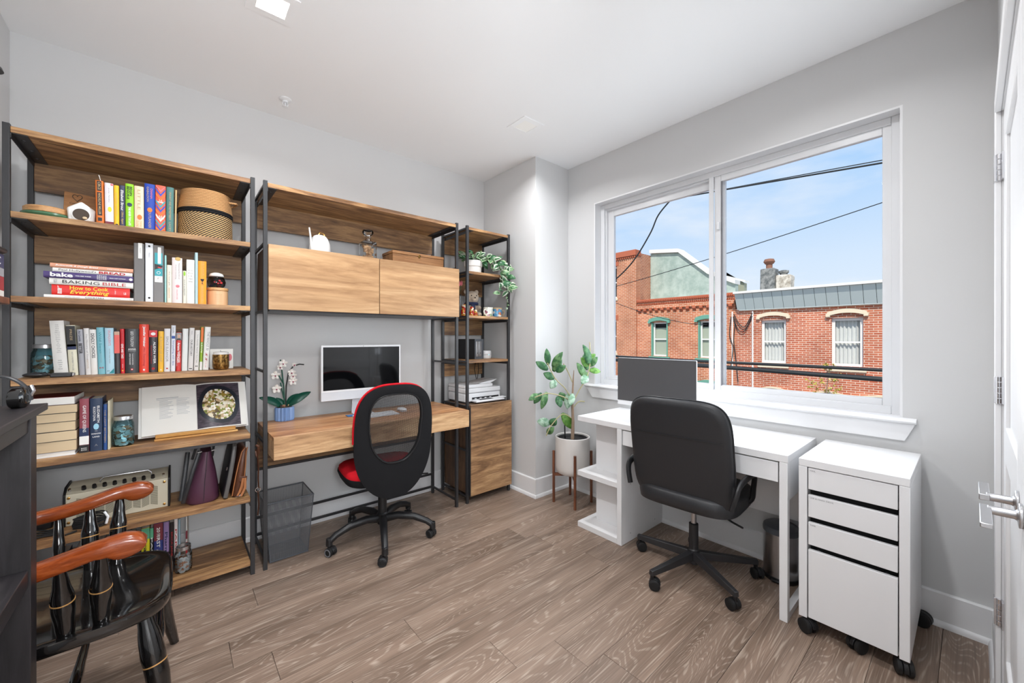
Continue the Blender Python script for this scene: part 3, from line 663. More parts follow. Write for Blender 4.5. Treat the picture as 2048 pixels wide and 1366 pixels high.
t = thing('cork_lidded_dish', 'low round dish with wooden lid and green glass base on the second shelf', 'dish', (-0.419, 2.645, Z5+0.0006))
mat('green_glaze', (74, 112, 82), 0.2)
MB().lathe((0, 0, 0), [(0.060, 0), (0.072, 0.003), (0.078, 0.014), (0.076, 0.022), (0.066, 0.023)], 40).build('base', 'green_glaze', t, False)
MB().lathe((0, 0, 0), [(0.066, 0.0235), (0.070, 0.026), (0.070, 0.044), (0.064, 0.050), (0.02, 0.052)], 40).build('lid', 'honey_wood', t, False)
t = thing('woven_basket', 'round woven rope basket with black band at the end of the second shelf', 'basket', (0.133, 2.668, Z5+0.0006))
def coil_material(name, c1, c2, pitch, stripes=0):
    m, n, l, b = nodes_of(name)
    tc = n.new('ShaderNodeTexCoord'); sp = n.new('ShaderNodeSeparateXYZ'); l(tc.outputs['Object'], sp.inputs[0])
    at = n.new('ShaderNodeMath'); at.operation = 'ARCTAN2'; l(sp.outputs['Y'], at.inputs[0]); l(sp.outputs['X'], at.inputs[1])
    am = n.new('ShaderNodeMath'); am.operation = 'MULTIPLY'; am.inputs[1].default_value = stripes or 90.0; l(at.outputs[0], am.inputs[0])
    zm = n.new('ShaderNodeMath'); zm.operation = 'MULTIPLY'; zm.inputs[1].default_value = 2*PI/pitch if not stripes else -560.0; l(sp.outputs['Z'], zm.inputs[0])
    ad = n.new('ShaderNodeMath'); ad.operation = 'ADD'; l(zm.outputs[0], ad.inputs[0]); l(am.outputs[0], ad.inputs[1])
    sn = n.new('ShaderNodeMath'); sn.operation = 'SINE'; l(ad.outputs[0], sn.inputs[0])
    rp = ramp(n, [(0.0, c1), (0.35, c1), (0.65, c2), (1.0, c2)]) if stripes else ramp(n, [(0.0, c1), (0.5, c2), (1.0, c2)])
    mr = n.new('ShaderNodeMapRange'); mr.inputs[1].default_value = -1; mr.inputs[2].default_value = 1; l(sn.outputs[0], mr.inputs[0])
    l(mr.outputs[0], rp.inputs[0]); l(rp.outputs[0], b.inputs['Base Color']); b.inputs['Roughness'].default_value = 0.85
coil_material('rope_tan', (150, 108, 66), (196, 150, 100), 0.009)
coil_material('rope_striped', (30, 25, 24), (214, 178, 124), 0.009, 46)
def coil(z0, z1, r0, r1, m, nm, n=None):
    mb = MB(); cnt = n or max(1, round((z1-z0)/0.0085)); dz = (z1-z0)/cnt
    for k in range(cnt):
        f = (k+0.5)/cnt; r = r0+(r1-r0)*f; z = z0+dz*(k+0.5)
        mb.tube([(r*math.cos(a), r*math.sin(a), z) for a in [2*PI*i/44 for i in range(44)]], dz*0.60, 6, closed=True, up=(0, 0, 1))
    return mb.build(nm, m, t, False, angle=80)
coil(0.003, 0.128, 0.112, 0.110, 'rope_striped', 'striped_wall'); coil(0.128, 0.150, 0.113, 0.112, 'black_fabric', 'black_band', 2); coil(0.150, 0.248, 0.112, 0.100, 'rope_tan', 'tan_wall')
MB().lathe((0, 0, 0), [(0.110, 0.002), (0.110, 0.004)], 36).build('bottom', 'rope_tan', t, False)
hb = MB(); hb.tube([(0.108*math.cos(a), 0.108*math.sin(a)*1.0, 0.212) for a in (-0.5,)] + [(0.128, -0.045, 0.216), (0.138, -0.01, 0.222), (0.126, 0.035, 0.218), (0.100, 0.05, 0.212)], 0.005, 8); hb.build('handle', 'rope_tan', t, False)

# ---------------------------------------------------------------- lying stack and binders on the third shelf
def lying(x0, x1, z0, th, y, rgb, label, depth=0.20, rz=0.0, fore=False, page='paper', hard=True, group=None):
    if group and 'third' in group: x0, x1, z0, th = x0*QF, x1*QF, SH[4]+(z0-SH[4])*QF, th*QF
    t = book(-th/2, th/2, (x1-x0), 0.0, y, rgb, label, 0, depth, hard, page, group=group)
    if fore: t.location = (x1, y+depth, z0+th/2+0.0004); t.rotation_euler = (0, R(90), R(180)+rz)
    else: t.location = (x0, y, z0+th/2+0.0004); t.rotation_euler = (0, R(90), rz)
    return t
Z4 = SH[4]; Y3 = 2.575; G3 = 'cookbooks lying in a stack on the third shelf'
b = lying(-0.4309, -0.1464, Z4, 0.015, Y3, (232, 231, 228), 'thin white book with grey capitals at the bottom of the lying stack', 0.215, group=G3)
ttl(b, 'COCKTAILS', 0.150, 0.058, 0.0065, 'ink_black', mode='U', bold=0.01); ttl(b, 'Jordan Mackay', 0.082, 0.046, 0.004, 'ink_grey', mode='U', shear=0.3); ttl(b, 'Rhoda Boone', 0.216, 0.034, 0.004, 'ink_grey', mode='U', shear=0.3); ttl(b, 'BETA', 0.268, 0.010, 0.004, 'ink_grey', mode='U')
b = lying(-0.4089, -0.1592, Z4+0.0158, 0.045, Y3+0.003, (212, 34, 26), 'thick red cookbook with yellow title in the lying stack', 0.205, group=G3)
ttl(b, 'How to Cook', 0.112, 0.118, 0.0165, 'ink_yellow', -0.011, 'U', bold=0.012); ttl(b, 'Everything', 0.114, 0.122, 0.021, 'ink_yellow', 0.0095, 'U', bold=0.012, shear=0.3)
ttl(b, 'Bittman', 0.0235, 0.012, 0.036, 'ink_white', 0, 'U', bold=0.02); ttl(b, 'Completely Revised', 0.194, 0.004, 0.030, 'ink_white', 0, 'U'); ttl(b, 'LB', 0.226, 0.008, 0.010, 'ink_white', 0.003, 'U')
b = lying(-0.4154, -0.1473, Z4+0.0616, 0.028, Y3, (219, 217, 211), 'off-white cookbook with black and red capitals in the lying stack', 0.215, group=G3)
ttl(b, 'BAKING', 0.094, 0.112, 0.0135, 'ink_black', 0, 'U'); ttl(b, 'BIBLE', 0.198, 0.076, 0.0135, 'ink_red', 0, 'U'); ttl(b, 'HEALTHY', 0.018, 0.010, 0.018, 'ink_grey', 0, 'U')
b = lying(-0.4317, -0.1473, Z4+0.0904, 0.027, Y3-0.004, (70, 54, 108), 'purple cookbook with large white lowercase title in the lying stack', 0.215, group=G3)
ttl(b, 'bake', 0.052, 0.066, 0.0185, 'ink_white', -0.001, 'U', bold=0.03); ttl(b, 'VOLUME THREE', 0.116, 0.048, 0.0038, 'ink_white', 0, 'U', bold=0.02); ttl(b, 'BRIAN HART HOFFMAN', 0.224, 0.052, 0.0034, 'ink_white', 0, 'U', bold=0.02)
for k, sx in enumerate(('ARTISAN', 'RECIPES', 'FOR THE', 'HOME', 'BAKER')): ttl(b, sx, 0.160+k*0.0065, 0.0045, 0.021, 'ink_white', 0, 'U')
MB().lathe((0, -0.0038, 0.268), [(0.006, 0), (0.006, -0.0006)], 14, 'y').build('printed_disc', 'ink_white', b, False)
b = lying(-0.4062, -0.1499, Z4+0.1182, 0.0185, Y3+0.002, (222, 221, 216), 'white cookbook ending in large red capitals in the lying stack', 0.21, group=G3)
ttl(b, "Paul Hollywood's", 0.074, 0.112, 0.0105, 'ink_black', 0, 'U'); ttl(b, 'BREAD', 0.182, 0.086, 0.0115, 'ink_red', 0, 'U', bold=0.03)
b = lying(-0.4133, -0.1473, Z4+0.1375, 0.0185, Y3, (214, 152, 122), 'salmon pink cookbook on top of the lying stack', 0.21, group=G3)
ttl(b, 'Buttermilk & Dough Bread', 0.080, 0.128, 0.0085, 'ink_white', 0, 'U', shear=0.3, bold=0.01); ttl(b, 'KRISTINA COX', 0.204, 0.062, 0.004, 'ink_white', 0, 'U')
mat('page_blue', (90, 150, 165), 0.7)
MB().box(-0.004, 0.004, 0.03, 0.12, -0.006, -0.0002).build('bookmark', 'page_blue', b, False)

def binder(x0, x1, ztop, label, rgb):
    x0, x1, ztop = x0*QF, x1*QF, 1.28+(ztop-1.28)*QF
    w = x1-x0; h = ztop-Z4-0.0006
    t = thing('ring_binder', label, 'binder', ((x0+x1)/2, Y3, Z4+0.0006), group='ring binders on the third shelf')
    key = 'binder_%d_%d_%d' % rgb; mat(key, rgb, 0.35)
    MB().box(-w/2, w/2, -0.002, 0.002, 0, h).build('spine', key, t, False, bevel=0.001)
    for s in (-1, 1): MB().box(s*w/2-0.0015, s*w/2+0.0015, 0.002, 0.232, 0, h).build('cover', key, t, False, bevel=0.0007)
    MB().box(-w/2+0.004, w/2-0.004, 0.02, 0.225, 0.008, h-0.01).build('pages', 'paper', t, False)
    t['w'] = w; t['h'] = h; t['k'] = 1.0
    return t
def sheet(t, x0, x1, z0, z1, m, nm='label_slip', y=-0.0026): MB().box(x0, x1, y-0.0005, y, z0, z1).build(nm, m, t, False)
b = binder(-0.1443, -0.109, 1.7436, 'dark grey ring binder with white slip, nearest the lying stack', (92, 88, 86))
sheet(b, -0.003, 0.011, 0.205, 0.278, 'paper'); text('PIANO', b, (0.004, -0.0036, 0.242), 0.026, 0.006, 'ink_grey', 'V', name='lettering')
b = binder(-0.1031, -0.077, 1.7493, 'pale white ring binder with two finger holes', (214, 216, 220))
for z in (0.020, 0.268): MB().lathe((0, -0.002, z), [(0.0045, 0), (0.0045, -0.0008)], 16, 'y').build('rivet_hole', 'shadow_gap', b, False)
text('PIANO', b, (0.0, -0.0026, 0.225), 0.022, 0.006, 'ink_grey', 'V', name='lettering')
b = binder(-0.0738, -0.037, 1.7434, 'grey ring binder with a teal printed insert', (96, 92, 90))
sheet(b, -0.014, 0.014, 0.128, 0.240, 'c_teal', 'insert'); sheet(b, -0.003, 0.009, 0.188, 0.268, 'paper', y=-0.0032); sheet(b, -0.014, 0.014, 0.098, 0.128, 'paper', 'insert')
MB().prism([(-0.014, 0.158), (0.014, 0.172), (0.014, 0.180), (-0.014, 0.186)], -0.0036, -0.0030, 'xz').build('printed_shape', 'c_black', b, False)
MB().lathe((0, -0.0031, 0.144), [(0.007, 0), (0.007, -0.0005)], 18, 'y').build('printed_ring', 'ink_white', b, False); MB().lathe((0, -0.0036, 0.144), [(0.0052, 0), (0.0052, -0.0005)], 18, 'y').build('printed_disc', 'c_teal', b, False)
MB().prism([(-0.004, 0.168), (0.013, 0.164), (0.010, 0.170), (-0.002, 0.173)], -0.0040, -0.0034, 'xz').build('printed_shape', 'c_red', b, False); text('2"', b, (0, -0.0036, 0.117), 0.012, 0.008, 'ink_black', 'H', name='lettering')
G3b = 'upright books on the third shelf'
b = book2(-0.0338, -0.0257, 1.697, Z4, Y3, (150, 196, 192), 'thin pale teal book right of the ring binders', hard=True, group=G3b, depth=0.2)
b = book2(-0.0245, -0.0055, 1.6496, Z4, Y3, (226, 214, 196), 'short cream paperback right of the thin teal book', hard=False, group=G3b); ttl(b, 'the lost gift', 0.12, 0.07, 0.006, 'ink_grey'); ttl(b, 'seasons', 0.05, 0.05, 0.005, 'ink_tan')
b = book2(-0.0046, 0.0353, 1.690, Z4, Y3, (218, 206, 204), 'wide cream book with an oval emblem at the top of its spine', group=G3b, depth=0.17)
MB().sphere((0.003, -0.004, 0.220), 0.011, 0.0008, 0.009, 16, 8).build('oval_emblem', 'ink_gold', b, False); ttl(b, 'Mastering the Art of', 0.160, 0.08, 0.006, 'ink_grey', 0.007); ttl(b, 'French Cooking', 0.155, 0.07, 0.006, 'ink_grey', -0.005); MB().sphere((0.002, -0.004, 0.085), 0.008, 0.0008, 0.007, 10, 6).build('printed_flower', 'ink_pink', b, False); ttl(b, 'VOLUME ONE', 0.044, 0.05, 0.005, 'ink_pink')
b = book2(0.0375, 0.0516, 1.6267, Z4, Y3, (214, 212, 196), 'smallest pale book with green print on the third shelf', hard=False, group=G3b); MB().sphere((0, -0.0042, 0.150), 0.004, 0.0005, 0.012, 8, 6).build('printed_leaf', 'c_green', b, False); ttl(b, 'SOUP & BREAD', 0.08, 0.08, 0.005, 'ink_grey')
b = book2(0.0524, 0.0848, 1.687, Z4, Y3, (228, 225, 218), 'white hardback with grey capitals left of the tall thin teal book', group=G3b, depth=0.19)
for k, sx in enumerate(('K I N', 'F O', 'L K', 'TABLE', 'ONE')): ttl(b, sx, 0.168-k*0.014, 0.016, 0.006, 'ink_grey', 0, 'H', bold=0.01)
b = book2(0.0862, 0.0986, 1.7274, Z4, Y3-0.004, (170, 196, 198), 'tall thin pale teal book left of the orange book', group=G3b, depth=0.23)
b = book2(0.0998, 0.134, 1.6858, Z4, Y3, (242, 148, 26), 'orange hardback with a black goblet emblem', group=G3b)
MB().prism([(-0.008, 0.130), (0.008, 0.130), (0.005, 0.120), (0.0012, 0.117), (0.0012, 0.106), (0.006, 0.104), (-0.006, 0.104), (-0.0012, 0.106), (-0.0012, 0.117), (-0.005, 0.120)], -0.0048, -0.0036, 'xz').build('goblet_emblem', 'ink_black', b, False)
ttl(b, 'THE FLAVOR', 0.185, 0.075, 0.009, 'ink_gold', 0.004); ttl(b, 'EQUATION', 0.055, 0.070, 0.008, 'ink_gold', 0)
t = thing('wooden_candle_jar', 'honey wooden candle jar with lid at the end of the third shelf', 'candle jar', (0.181, 2.632, Z4+0.0006))
mat('peach_wax', (222, 178, 134), 0.4)
MB().lathe((0, 0, 0), [(0.042, 0), (0.045, 0.003), (0.045, 0.074), (0.043, 0.076)], 36).build('jar', 'peach_wax', t, False)
MB().lathe((0, 0, 0), [(0.0425, 0.0765), (0.0425, 0.080), (0.047, 0.081), (0.047, 0.092), (0.045, 0.0935)], 36).build('lid', 'honey_wood', t, False)
for k in range(5): text('warm woods and honey' if k else 'CANDLE', t, (0, -0.0455, 0.056-k*0.009), 0.030, 0.004, 'ink_tan', 'H', name='lettering')
t = thing('glass_globe', 'dark glass globe with white cap and red hearts on the candle jar', 'globe', (0.176, 2.637, Z4+0.0946))
MB().lathe((0, 0, 0), [(0.026, 0), (0.037, 0.012), (0.041, 0.032), (0.036, 0.052), (0.028, 0.062)], 28).build('glass_bowl', 'smoke_glass', t, False)
MB().lathe((0, 0, 0), [(0.030, 0.060), (0.033, 0.064), (0.028, 0.076), (0.012, 0.083), (0.002, 0.084)], 28).build('cap', 'white_matte', t, False)
for dx, dz in ((-0.008, 0.030), (0.010, 0.036), (0.004, 0.024), (0.018, 0.026)): MB().sphere((dx, -0.0375, dz), 0.006, 0.002, 0.006, 10, 8).build('red_heart', 'ink_red', t, False)
for k, c in enumerate(('ink_teal', 'ink_navy', 'ink_red', 'ink_blue', 'ink_teal', 'ink_pink')): MB().sphere((0.022*math.cos(k*1.05), 0.022*math.sin(k*1.05), 0.010), 0.009, 0.009, 0.006, 8, 6).build('pebble', c, t, False)

# ---------------------------------------------------------------- fourth shelf
Z3 = SH[3]; Y4 = 2.68; G4 = 'upright books on the fourth shelf'
def bk4(x0, x1, ztop, rgb, label, lean=0.0, **k): return book(x0, x1, ztop, Z3, Y4, rgb, label, lean, group=G4, **k)
b = bk4(-0.4044, -0.3615, 1.3536, (226, 224, 219), 'thick cream-white book with stacked grey capitals beside the left coin jar', -0.062)
b.location.z += 0.0030
for k, sx in enumerate(('THE', 'YEAR', 'IN', 'BEST', 'AMERICAN', 'STORIES', 'OF THE', 'CENTURY', 'EDITED', 'BY', 'A', 'PANEL', 'OF', 'WRITERS', 'AND', 'CRITICS')): ttl(b, sx, 0.226-k*0.0082, 0.006+0.0012*len(sx), 0.0035, 'ink_grey', 0, 'H', bold=0.005)
for k, sx in enumerate(('FIVE', 'HUNDRED', 'YEARS', 'OF', 'PROSE')): ttl(b, sx, 0.066-k*0.0095, 0.006+0.0012*len(sx), 0.0042, 'ink_grey', 0, 'H', bold=0.01)
b = bk4(-0.3590, -0.3311, 1.3373, (226, 222, 198), 'cream book with a black and dark blue upper spine', -0.048)
band(b, 0.132, 0.226, 'c_black'); band(b, 0.118, 0.142, 'ink_navy'); ttl(b, 'NOT A MOMENT TO LOSE', 0.065, 0.085, 0.005, 'ink_grey'); ttl(b, 'PRIZE', 0.185, 0.05, 0.007, 'ink_tan'); ttl(b, 'v', 0.012, 0.006, 0.005, 'ink_black', 0, 'H')
b = bk4(-0.3282, -0.3101, 1.3193, (164, 165, 172), 'silver grey paperback with black capitals', -0.040, hard=False); ttl(b, 'BETTER', 0.122, 0.048, 0.011, 'ink_black', bold=0.03); ttl(b, 'Atul Gawande', 0.180, 0.048, 0.007, 'ink_navy', bold=0.01)
b = bk4(-0.3079, -0.2908, 1.3245, (222, 220, 218), 'pale white paperback with faint grey lettering right of the silver one', -0.036, hard=False); ttl(b, 'The Ministry of Time', 0.13, 0.12, 0.006, 'ink_grey'); ttl(b, 'INSTITUTE', 0.05, 0.04, 0.005, 'ink_tan')
b = bk4(-0.2902, -0.2689, 1.3187, (232, 230, 226), 'white paperback with bold black capitals down its spine', -0.034, hard=False); ttl(b, 'DEADLY CHOICES', 0.135, 0.115, 0.011, 'ink_black', bold=0.012)
b = bk4(-0.2673, -0.2442, 1.3292, (120, 184, 198), 'solid turquoise hardback on the fourth shelf', -0.032); ttl(b, 'Wild Swan', 0.15, 0.10, 0.008, 'ink_teal'); ttl(b, 'M', 0.030, 0.012, 0.008, 'ink_red', 0, 'H'); ttl(b, 'a story of home', 0.08, 0.05, 0.004, 'ink_grey')
b = bk4(-0.2424, -0.2132, 1.327, (176, 214, 230), 'light blue hardback with faint red capitals and a wave at its foot', -0.020); ttl(b, 'DELINQUENTS', 0.172, 0.075, 0.010, 'ink_pink'); ttl(b, 'and other escape attempts', 0.085, 0.07, 0.005, 'ink_grey'); MB().prism([(-0.004, 0.003), (0.0135, 0.003), (0.0135, 0.026), (0.006, 0.016)], -0.0046, -0.0034, 'xz').build('printed_wave', 'ink_teal', b, False); ttl(b, 'M', 0.014, 0.007, 0.005, 'ink_black', -0.006, 'H')
b = bk4(-0.2127, -0.1940, 1.3137, (54, 52, 56), 'short dark paperback with a coral upper spine', -0.012, hard=False); band(b, 0.098, 0.186, 'c_coral'); band(b, 0.186, 0.202, 'c_skin')
b = bk4(-0.1925, -0.1780, 1.3236, (206, 28, 38), 'slim red paperback left of the thick black book', -0.012, hard=False); ttl(b, 'GIVE AND TAKE', 0.108, 0.070, 0.008, 'ink_white', bold=0.02); ttl(b, 'GRANT', 0.180, 0.05, 0.006, 'ink_red'); ttl(b, 'o', 0.014, 0.006, 0.006, 'ink_yellow', 0, 'H', bold=0.05); ttl(b, 'NEW YORK', 0.036, 0.018, 0.003, 'ink_white')
b = bk4(-0.1765, -0.1290, 1.3241, (44, 44, 47), 'thick black paperback with white lettering and small red emblem', 0.0, hard=False)
ttl(b, 'LEO TOLSTOY', 0.166, 0.075, 0.010, 'ink_white'); ttl(b, 'ANNA', 0.117, 0.028, 0.007, 'ink_white', 0, 'H', bold=0.02); ttl(b, 'KARENINA', 0.109, 0.028, 0.003, 'ink_white', 0, 'H'); ttl(b, 'Translated by RICHARD PEVEAR', 0.068, 0.056, 0.005, 'ink_white', 0.002); ttl(b, 'LARISSA VOLOKHONSKY', 0.068, 0.056, 0.005, 'ink_white', -0.007); MB().lathe((0, -0.0036, 0.018), [(0.0055, 0), (0.0055, -0.0008)], 16, 'y').build('printed_disc', 'ink_red', b, False); MB().lathe((0, -0.0044, 0.018), [(0.0026, 0), (0.0026, -0.0006)], 12, 'y').build('printed_mark', 'ink_white', b, False)
b = bk4(-0.1269, -0.0929, 1.3476, (226, 58, 30), 'tall red-orange hardback on the fourth shelf', 0.0); ttl(b, 'Jennifer Weiner', 0.178, 0.100, 0.011, 'ink_white', bold=0.03); ttl(b, 'Mrs. Everything', 0.078, 0.090, 0.010, 'ink_red', shear=0.2); ttl(b, 'e', 0.014, 0.008, 0.009, 'ink_white', 0, 'H', bold=0.03)
b = bk4(-0.0914, -0.0605, 1.3189, (40, 32, 38), 'black paperback with red top panel and spaced white capitals', 0.0, hard=False); band(b, 0.176, 0.210, 'c_red'); ttl(b, 'ALISON WEIR', 0.098, 0.110, 0.009, 'ink_white', 0.005, bold=0.01); ttl(b, 'Queens of the Conquest', 0.088, 0.092, 0.008, 'ink_red', -0.007, shear=0.3); MB().lathe((0, -0.0036, 0.018), [(0.0062, 0), (0.0062, -0.0008)], 16, 'y').build('printed_disc', 'ink_red', b, False); MB().sphere((0, -0.0042, 0.192), 0.009, 0.0008, 0.008, 12, 6).build('printed_shield', 'ink_white', b, False)
b = bk4(-0.0580, -0.0372, 1.3135, (238, 182, 40), 'yellow paperback on the fourth shelf', 0.004, hard=False); ttl(b, 'A ROOM OF ONE', 0.115, 0.13, 0.009, 'ink_gold'); ttl(b, 'o', 0.010, 0.005, 0.006, 'ink_white', 0, 'H', bold=0.05)
b = bk4(-0.0357, -0.0120, 1.3273, (222, 222, 226), 'white hardback with pale blue capitals right of the yellow book', 0.006); ttl(b, 'SINCE ELEANOR', 0.115, 0.13, 0.009, 'ink_grey'); MB().lathe((0, -0.0036, 0.016), [(0.0038, 0), (0.0038, -0.0008)], 12, 'y').build('printed_disc', 'ink_red', b, False)
b = bk4(-0.0097, 0.0079, 1.3444, (226, 230, 238), 'tallest white paperback with blue lettering, left of the red portrait book', 0.010, hard=False); ttl(b, 'Storytelling with data', 0.095, 0.130, 0.009, 'ink_blue'); band(b, 0.168, 0.182, 'ink_blue', 0.1, 0.9); ttl(b, 'knaflic', 0.21, 0.03, 0.006, 'ink_grey')
b = bk4(0.0105, 0.0310, 1.3085, (206, 44, 40), 'red paperback with a small portrait at the top of its spine', 0.010, hard=False); band(b, 0.160, 0.198, 'c_grey'); MB().sphere((0, -0.0044, 0.180), 0.006, 0.0008, 0.010, 12, 8).build('printed_face', 'c_skin', b, False); MB().prism([(-0.009, 0.160), (0.009, 0.160), (0.006, 0.169), (-0.006, 0.169)], -0.0048, -0.0040, 'xz').build('printed_jacket', 'c_black', b, False); ttl(b, 'Arsene WENGER', 0.095, 0.105, 0.011, 'ink_white', bold=0.02); ttl(b, 'my life in red and white', 0.05, 0.05, 0.004, 'ink_white', -0.007)
b = bk4(0.0330, 0.0562, 1.3283, (226, 230, 228), 'blank white hardback right of the red portrait book', 0.020)
b = bk4(0.0585, 0.0795, 1.3326, (220, 218, 216), 'white paperback with small dark lettering right of the blank white one', 0.030, hard=False); ttl(b, 'OUR HISTORY', 0.120, 0.085, 0.008, 'ink_black'); ttl(b, 'WILSON', 0.20, 0.02, 0.005, 'ink_grey'); band(b, 0.008, 0.012, 'c_black', 0.2, 0.8)
b = bk4(0.0825, 0.1030, 1.3206, (228, 226, 222), 'white paperback with a tiny dark mark near its foot', 0.032, hard=False); ttl(b, 'Some Assembly  Required  Short Tales', 0.115, 0.15, 0.007, 'ink_grey'); ttl(b, 'H', 0.022, 0.008, 0.008, 'ink_black', 0, 'H', bold=0.04)
b = bk4(0.1060, 0.1165, 1.3387, (150, 186, 48), 'slim green and orange paperback between white books', 0.034, hard=False); band(b, 0.150, 0.228, 'c_orange'); band(b, 0.001, 0.045, 'c_white'); ttl(b, 'LEAN', 0.12, 0.05, 0.006, 'ink_white')
b = bk4(0.1190, 0.1445, 1.339, (234, 234, 230), 'large white book with grey lettering beside the brass candle', 0.044); ttl(b, 'THE WHOLE 30', 0.155, 0.100, 0.011, 'ink_grey', 0.003); ttl(b, 'S S', 0.070, 0.045, 0.008, 'ink_red', shear=0.3, bold=0.03); ttl(b, 'on the coast', 0.03, 0.035, 0.005, 'ink_pink')
# brass candle and card
t = thing('brass_candle', 'mottled brass candle cup at the end of the fourth shelf', 'candle', (0.198, 2.675, Z3+0.0006))
def mottled(name, c1, c2, rough, metal):
    m, n, l, b_ = nodes_of(name); tc = n.new('ShaderNodeTexCoord'); nz = n.new('ShaderNodeTexNoise'); nz.inputs['Scale'].default_value = 90; nz.inputs['Detail'].default_value = 5
    l(tc.outputs['Object'], nz.inputs['Vector']); rp = ramp(n, [(0.40, c1), (0.62, c2)]); l(nz.outputs[0], rp.inputs[0]); l(rp.outputs[0], b_.inputs['Base Color']); b_.inputs['Roughness'].default_value = rough; b_.inputs['Metallic'].default_value = metal
mottled('mottled_brass', (92, 66, 34), (176, 138, 78), 0.3, 0.85)
MB().lathe((0, 0, 0), [(0.026, 0), (0.034, 0.004), (0.0375, 0.016), (0.0375, 0.082), (0.0345, 0.082), (0.0345, 0.070), (0.002, 0.070)], 36).build('cup', 'mottled_brass', t, False)
MB().lathe((0, 0, 0), [(0.034, 0.071), (0.034, 0.094), (0.030, 0.096), (0.002, 0.092)], 30).build('wax', 'white_matte', t, False)
MB().cyl((0, 0, 0.09), (-0.002, 0, 0.104), 0.0012, seg=6).build('wick', 'ink_grey', t, False)
t = thing('greeting_card', 'white card with red blot standing behind the brass candle', 'card', (0.205, 2.750, Z3+0.0006), (R(-6), 0, 0))
MB().box(-0.050, 0.055, 0, 0.002, 0, 0.110).build('sheet', 'paper', t, False); MB().sphere((0.040, -0.0006, 0.062), 0.010, 0.0008, 0.020, 12, 8).build('printed_blot', 'ink_pink', t, False)

# ---------------------------------------------------------------- coin jars
mat('coin_silver', (196, 200, 200), 0.4, metal=0.4)
mat('coin_copper', (176, 124, 94), 0.4, metal=0.4)
def coin_jar(loc, r, h, label, glass, level=0.8, lidless=False):
    t = thing('coin_jar', label, 'jar', loc, group='glass jars of coins')
    pr = [(r*0.80, 0.0), (r*0.97, h*0.05), (r, h*0.16), (r, h*0.62), (r*0.95, h*0.74), (r*0.82, h*0.82), (r*0.80, h*0.90)]
    MB().lathe((0, 0, 0), pr, 40, caps=False).build('glass', glass, t, False)
    MB().lathe((0, 0, 0), [(0.001, 0.002), (r*0.80, 0.001)], 40, caps=False).build('glass_bottom', glass, t, False)
    if not lidless: MB().lathe((0, 0, 0), [(r*0.84, h*0.87), (r*0.86, h*0.875), (r*0.86, h*0.985), (r*0.82, h), (0.001, h)], 40).build('lid', 'brushed_nickel', t, False)
    else: MB().lathe((0, 0, 0), [(r*0.83, h*0.86), (r*0.86, h*0.865), (r*0.86, h), (r*0.80, h), (r*0.80, h*0.97)], 40, caps=False).build('lid', 'brushed_nickel', t, False)
    rn = random.Random(int(r*1e5)+int(h*1e4)); silver = MB(); copper = MB()
    for k in range(150):
        a = rn.uniform(0, 2*PI); q = r*0.86*math.sqrt(rn.uniform(0.45, 1)); z = rn.uniform(0.05, level*0.72)*h+0.004
        cr = rn.choice((0.009, 0.0105, 0.012)); rr = min(q, r*0.93-cr*0.55)
        c = Vector((rr*math.cos(a), rr*math.sin(a), max(z, 0.0135))); nrm = Vector((math.cos(a), math.sin(a), rn.uniform(-0.6, 1.2))).normalized()
        mb = silver if rn.random() < 0.7 else copper
        mb.cyl(c-nrm*0.0008, c+nrm*0.0008, cr, seg=12)
    silver.build('coins', 'coin_silver', t, False, kind='stuff'); copper.build('coins', 'coin_copper', t, False, kind='stuff')
    return t
coin_jar((-0.452, 2.812, Z3+0.0006), 0.0455, 0.142, 'blue glass jar of coins at the left end of the fourth shelf', 'blue_glass')
coin_jar((-0.182, 2.660, SH[2]+0.0006), 0.0395, 0.142, 'blue glass jar of coins beside the blue books on the fifth shelf', 'blue_glass')
coin_jar((0.040, 2.660, SH[0]+0.0006), 0.036, 0.130, 'clear bluish glass jar of coins on the bottom shelf', 'clear_glass', 0.7, True)
# wallet and cable in front of the left jar
t = thing('black_wallet', 'small black case lying in front of the left coin jar', 'case', (-0.375, 2.612, Z3+0.0006))
MB().box(-0.030, 0.034, -0.02, 0.03, 0, 0.018).build('shell', 'black_leather', t, False, bevel=0.004); MB().box(0.034, 0.040, -0.015, 0.025, 0.003, 0.016).build('clasp', 'steel', t, False, bevel=0.002)
t = thing('black_pouch', 'crumpled black pouch beside the small black case', 'pouch', (-0.450, 2.640, Z3+0.0006))
MB().sphere((0, 0, 0.012), 0.040, 0.028, 0.011, 18, 10).build('bag', 'black_leather', t, False); MB().tube([(0.01, -0.02, 0.015), (0.03, -0.026, 0.024), (0.036, -0.02, 0.012), (0.02, -0.024, 0.006)], 0.0018, 6).build('loop', 'black_rubber', t, False)

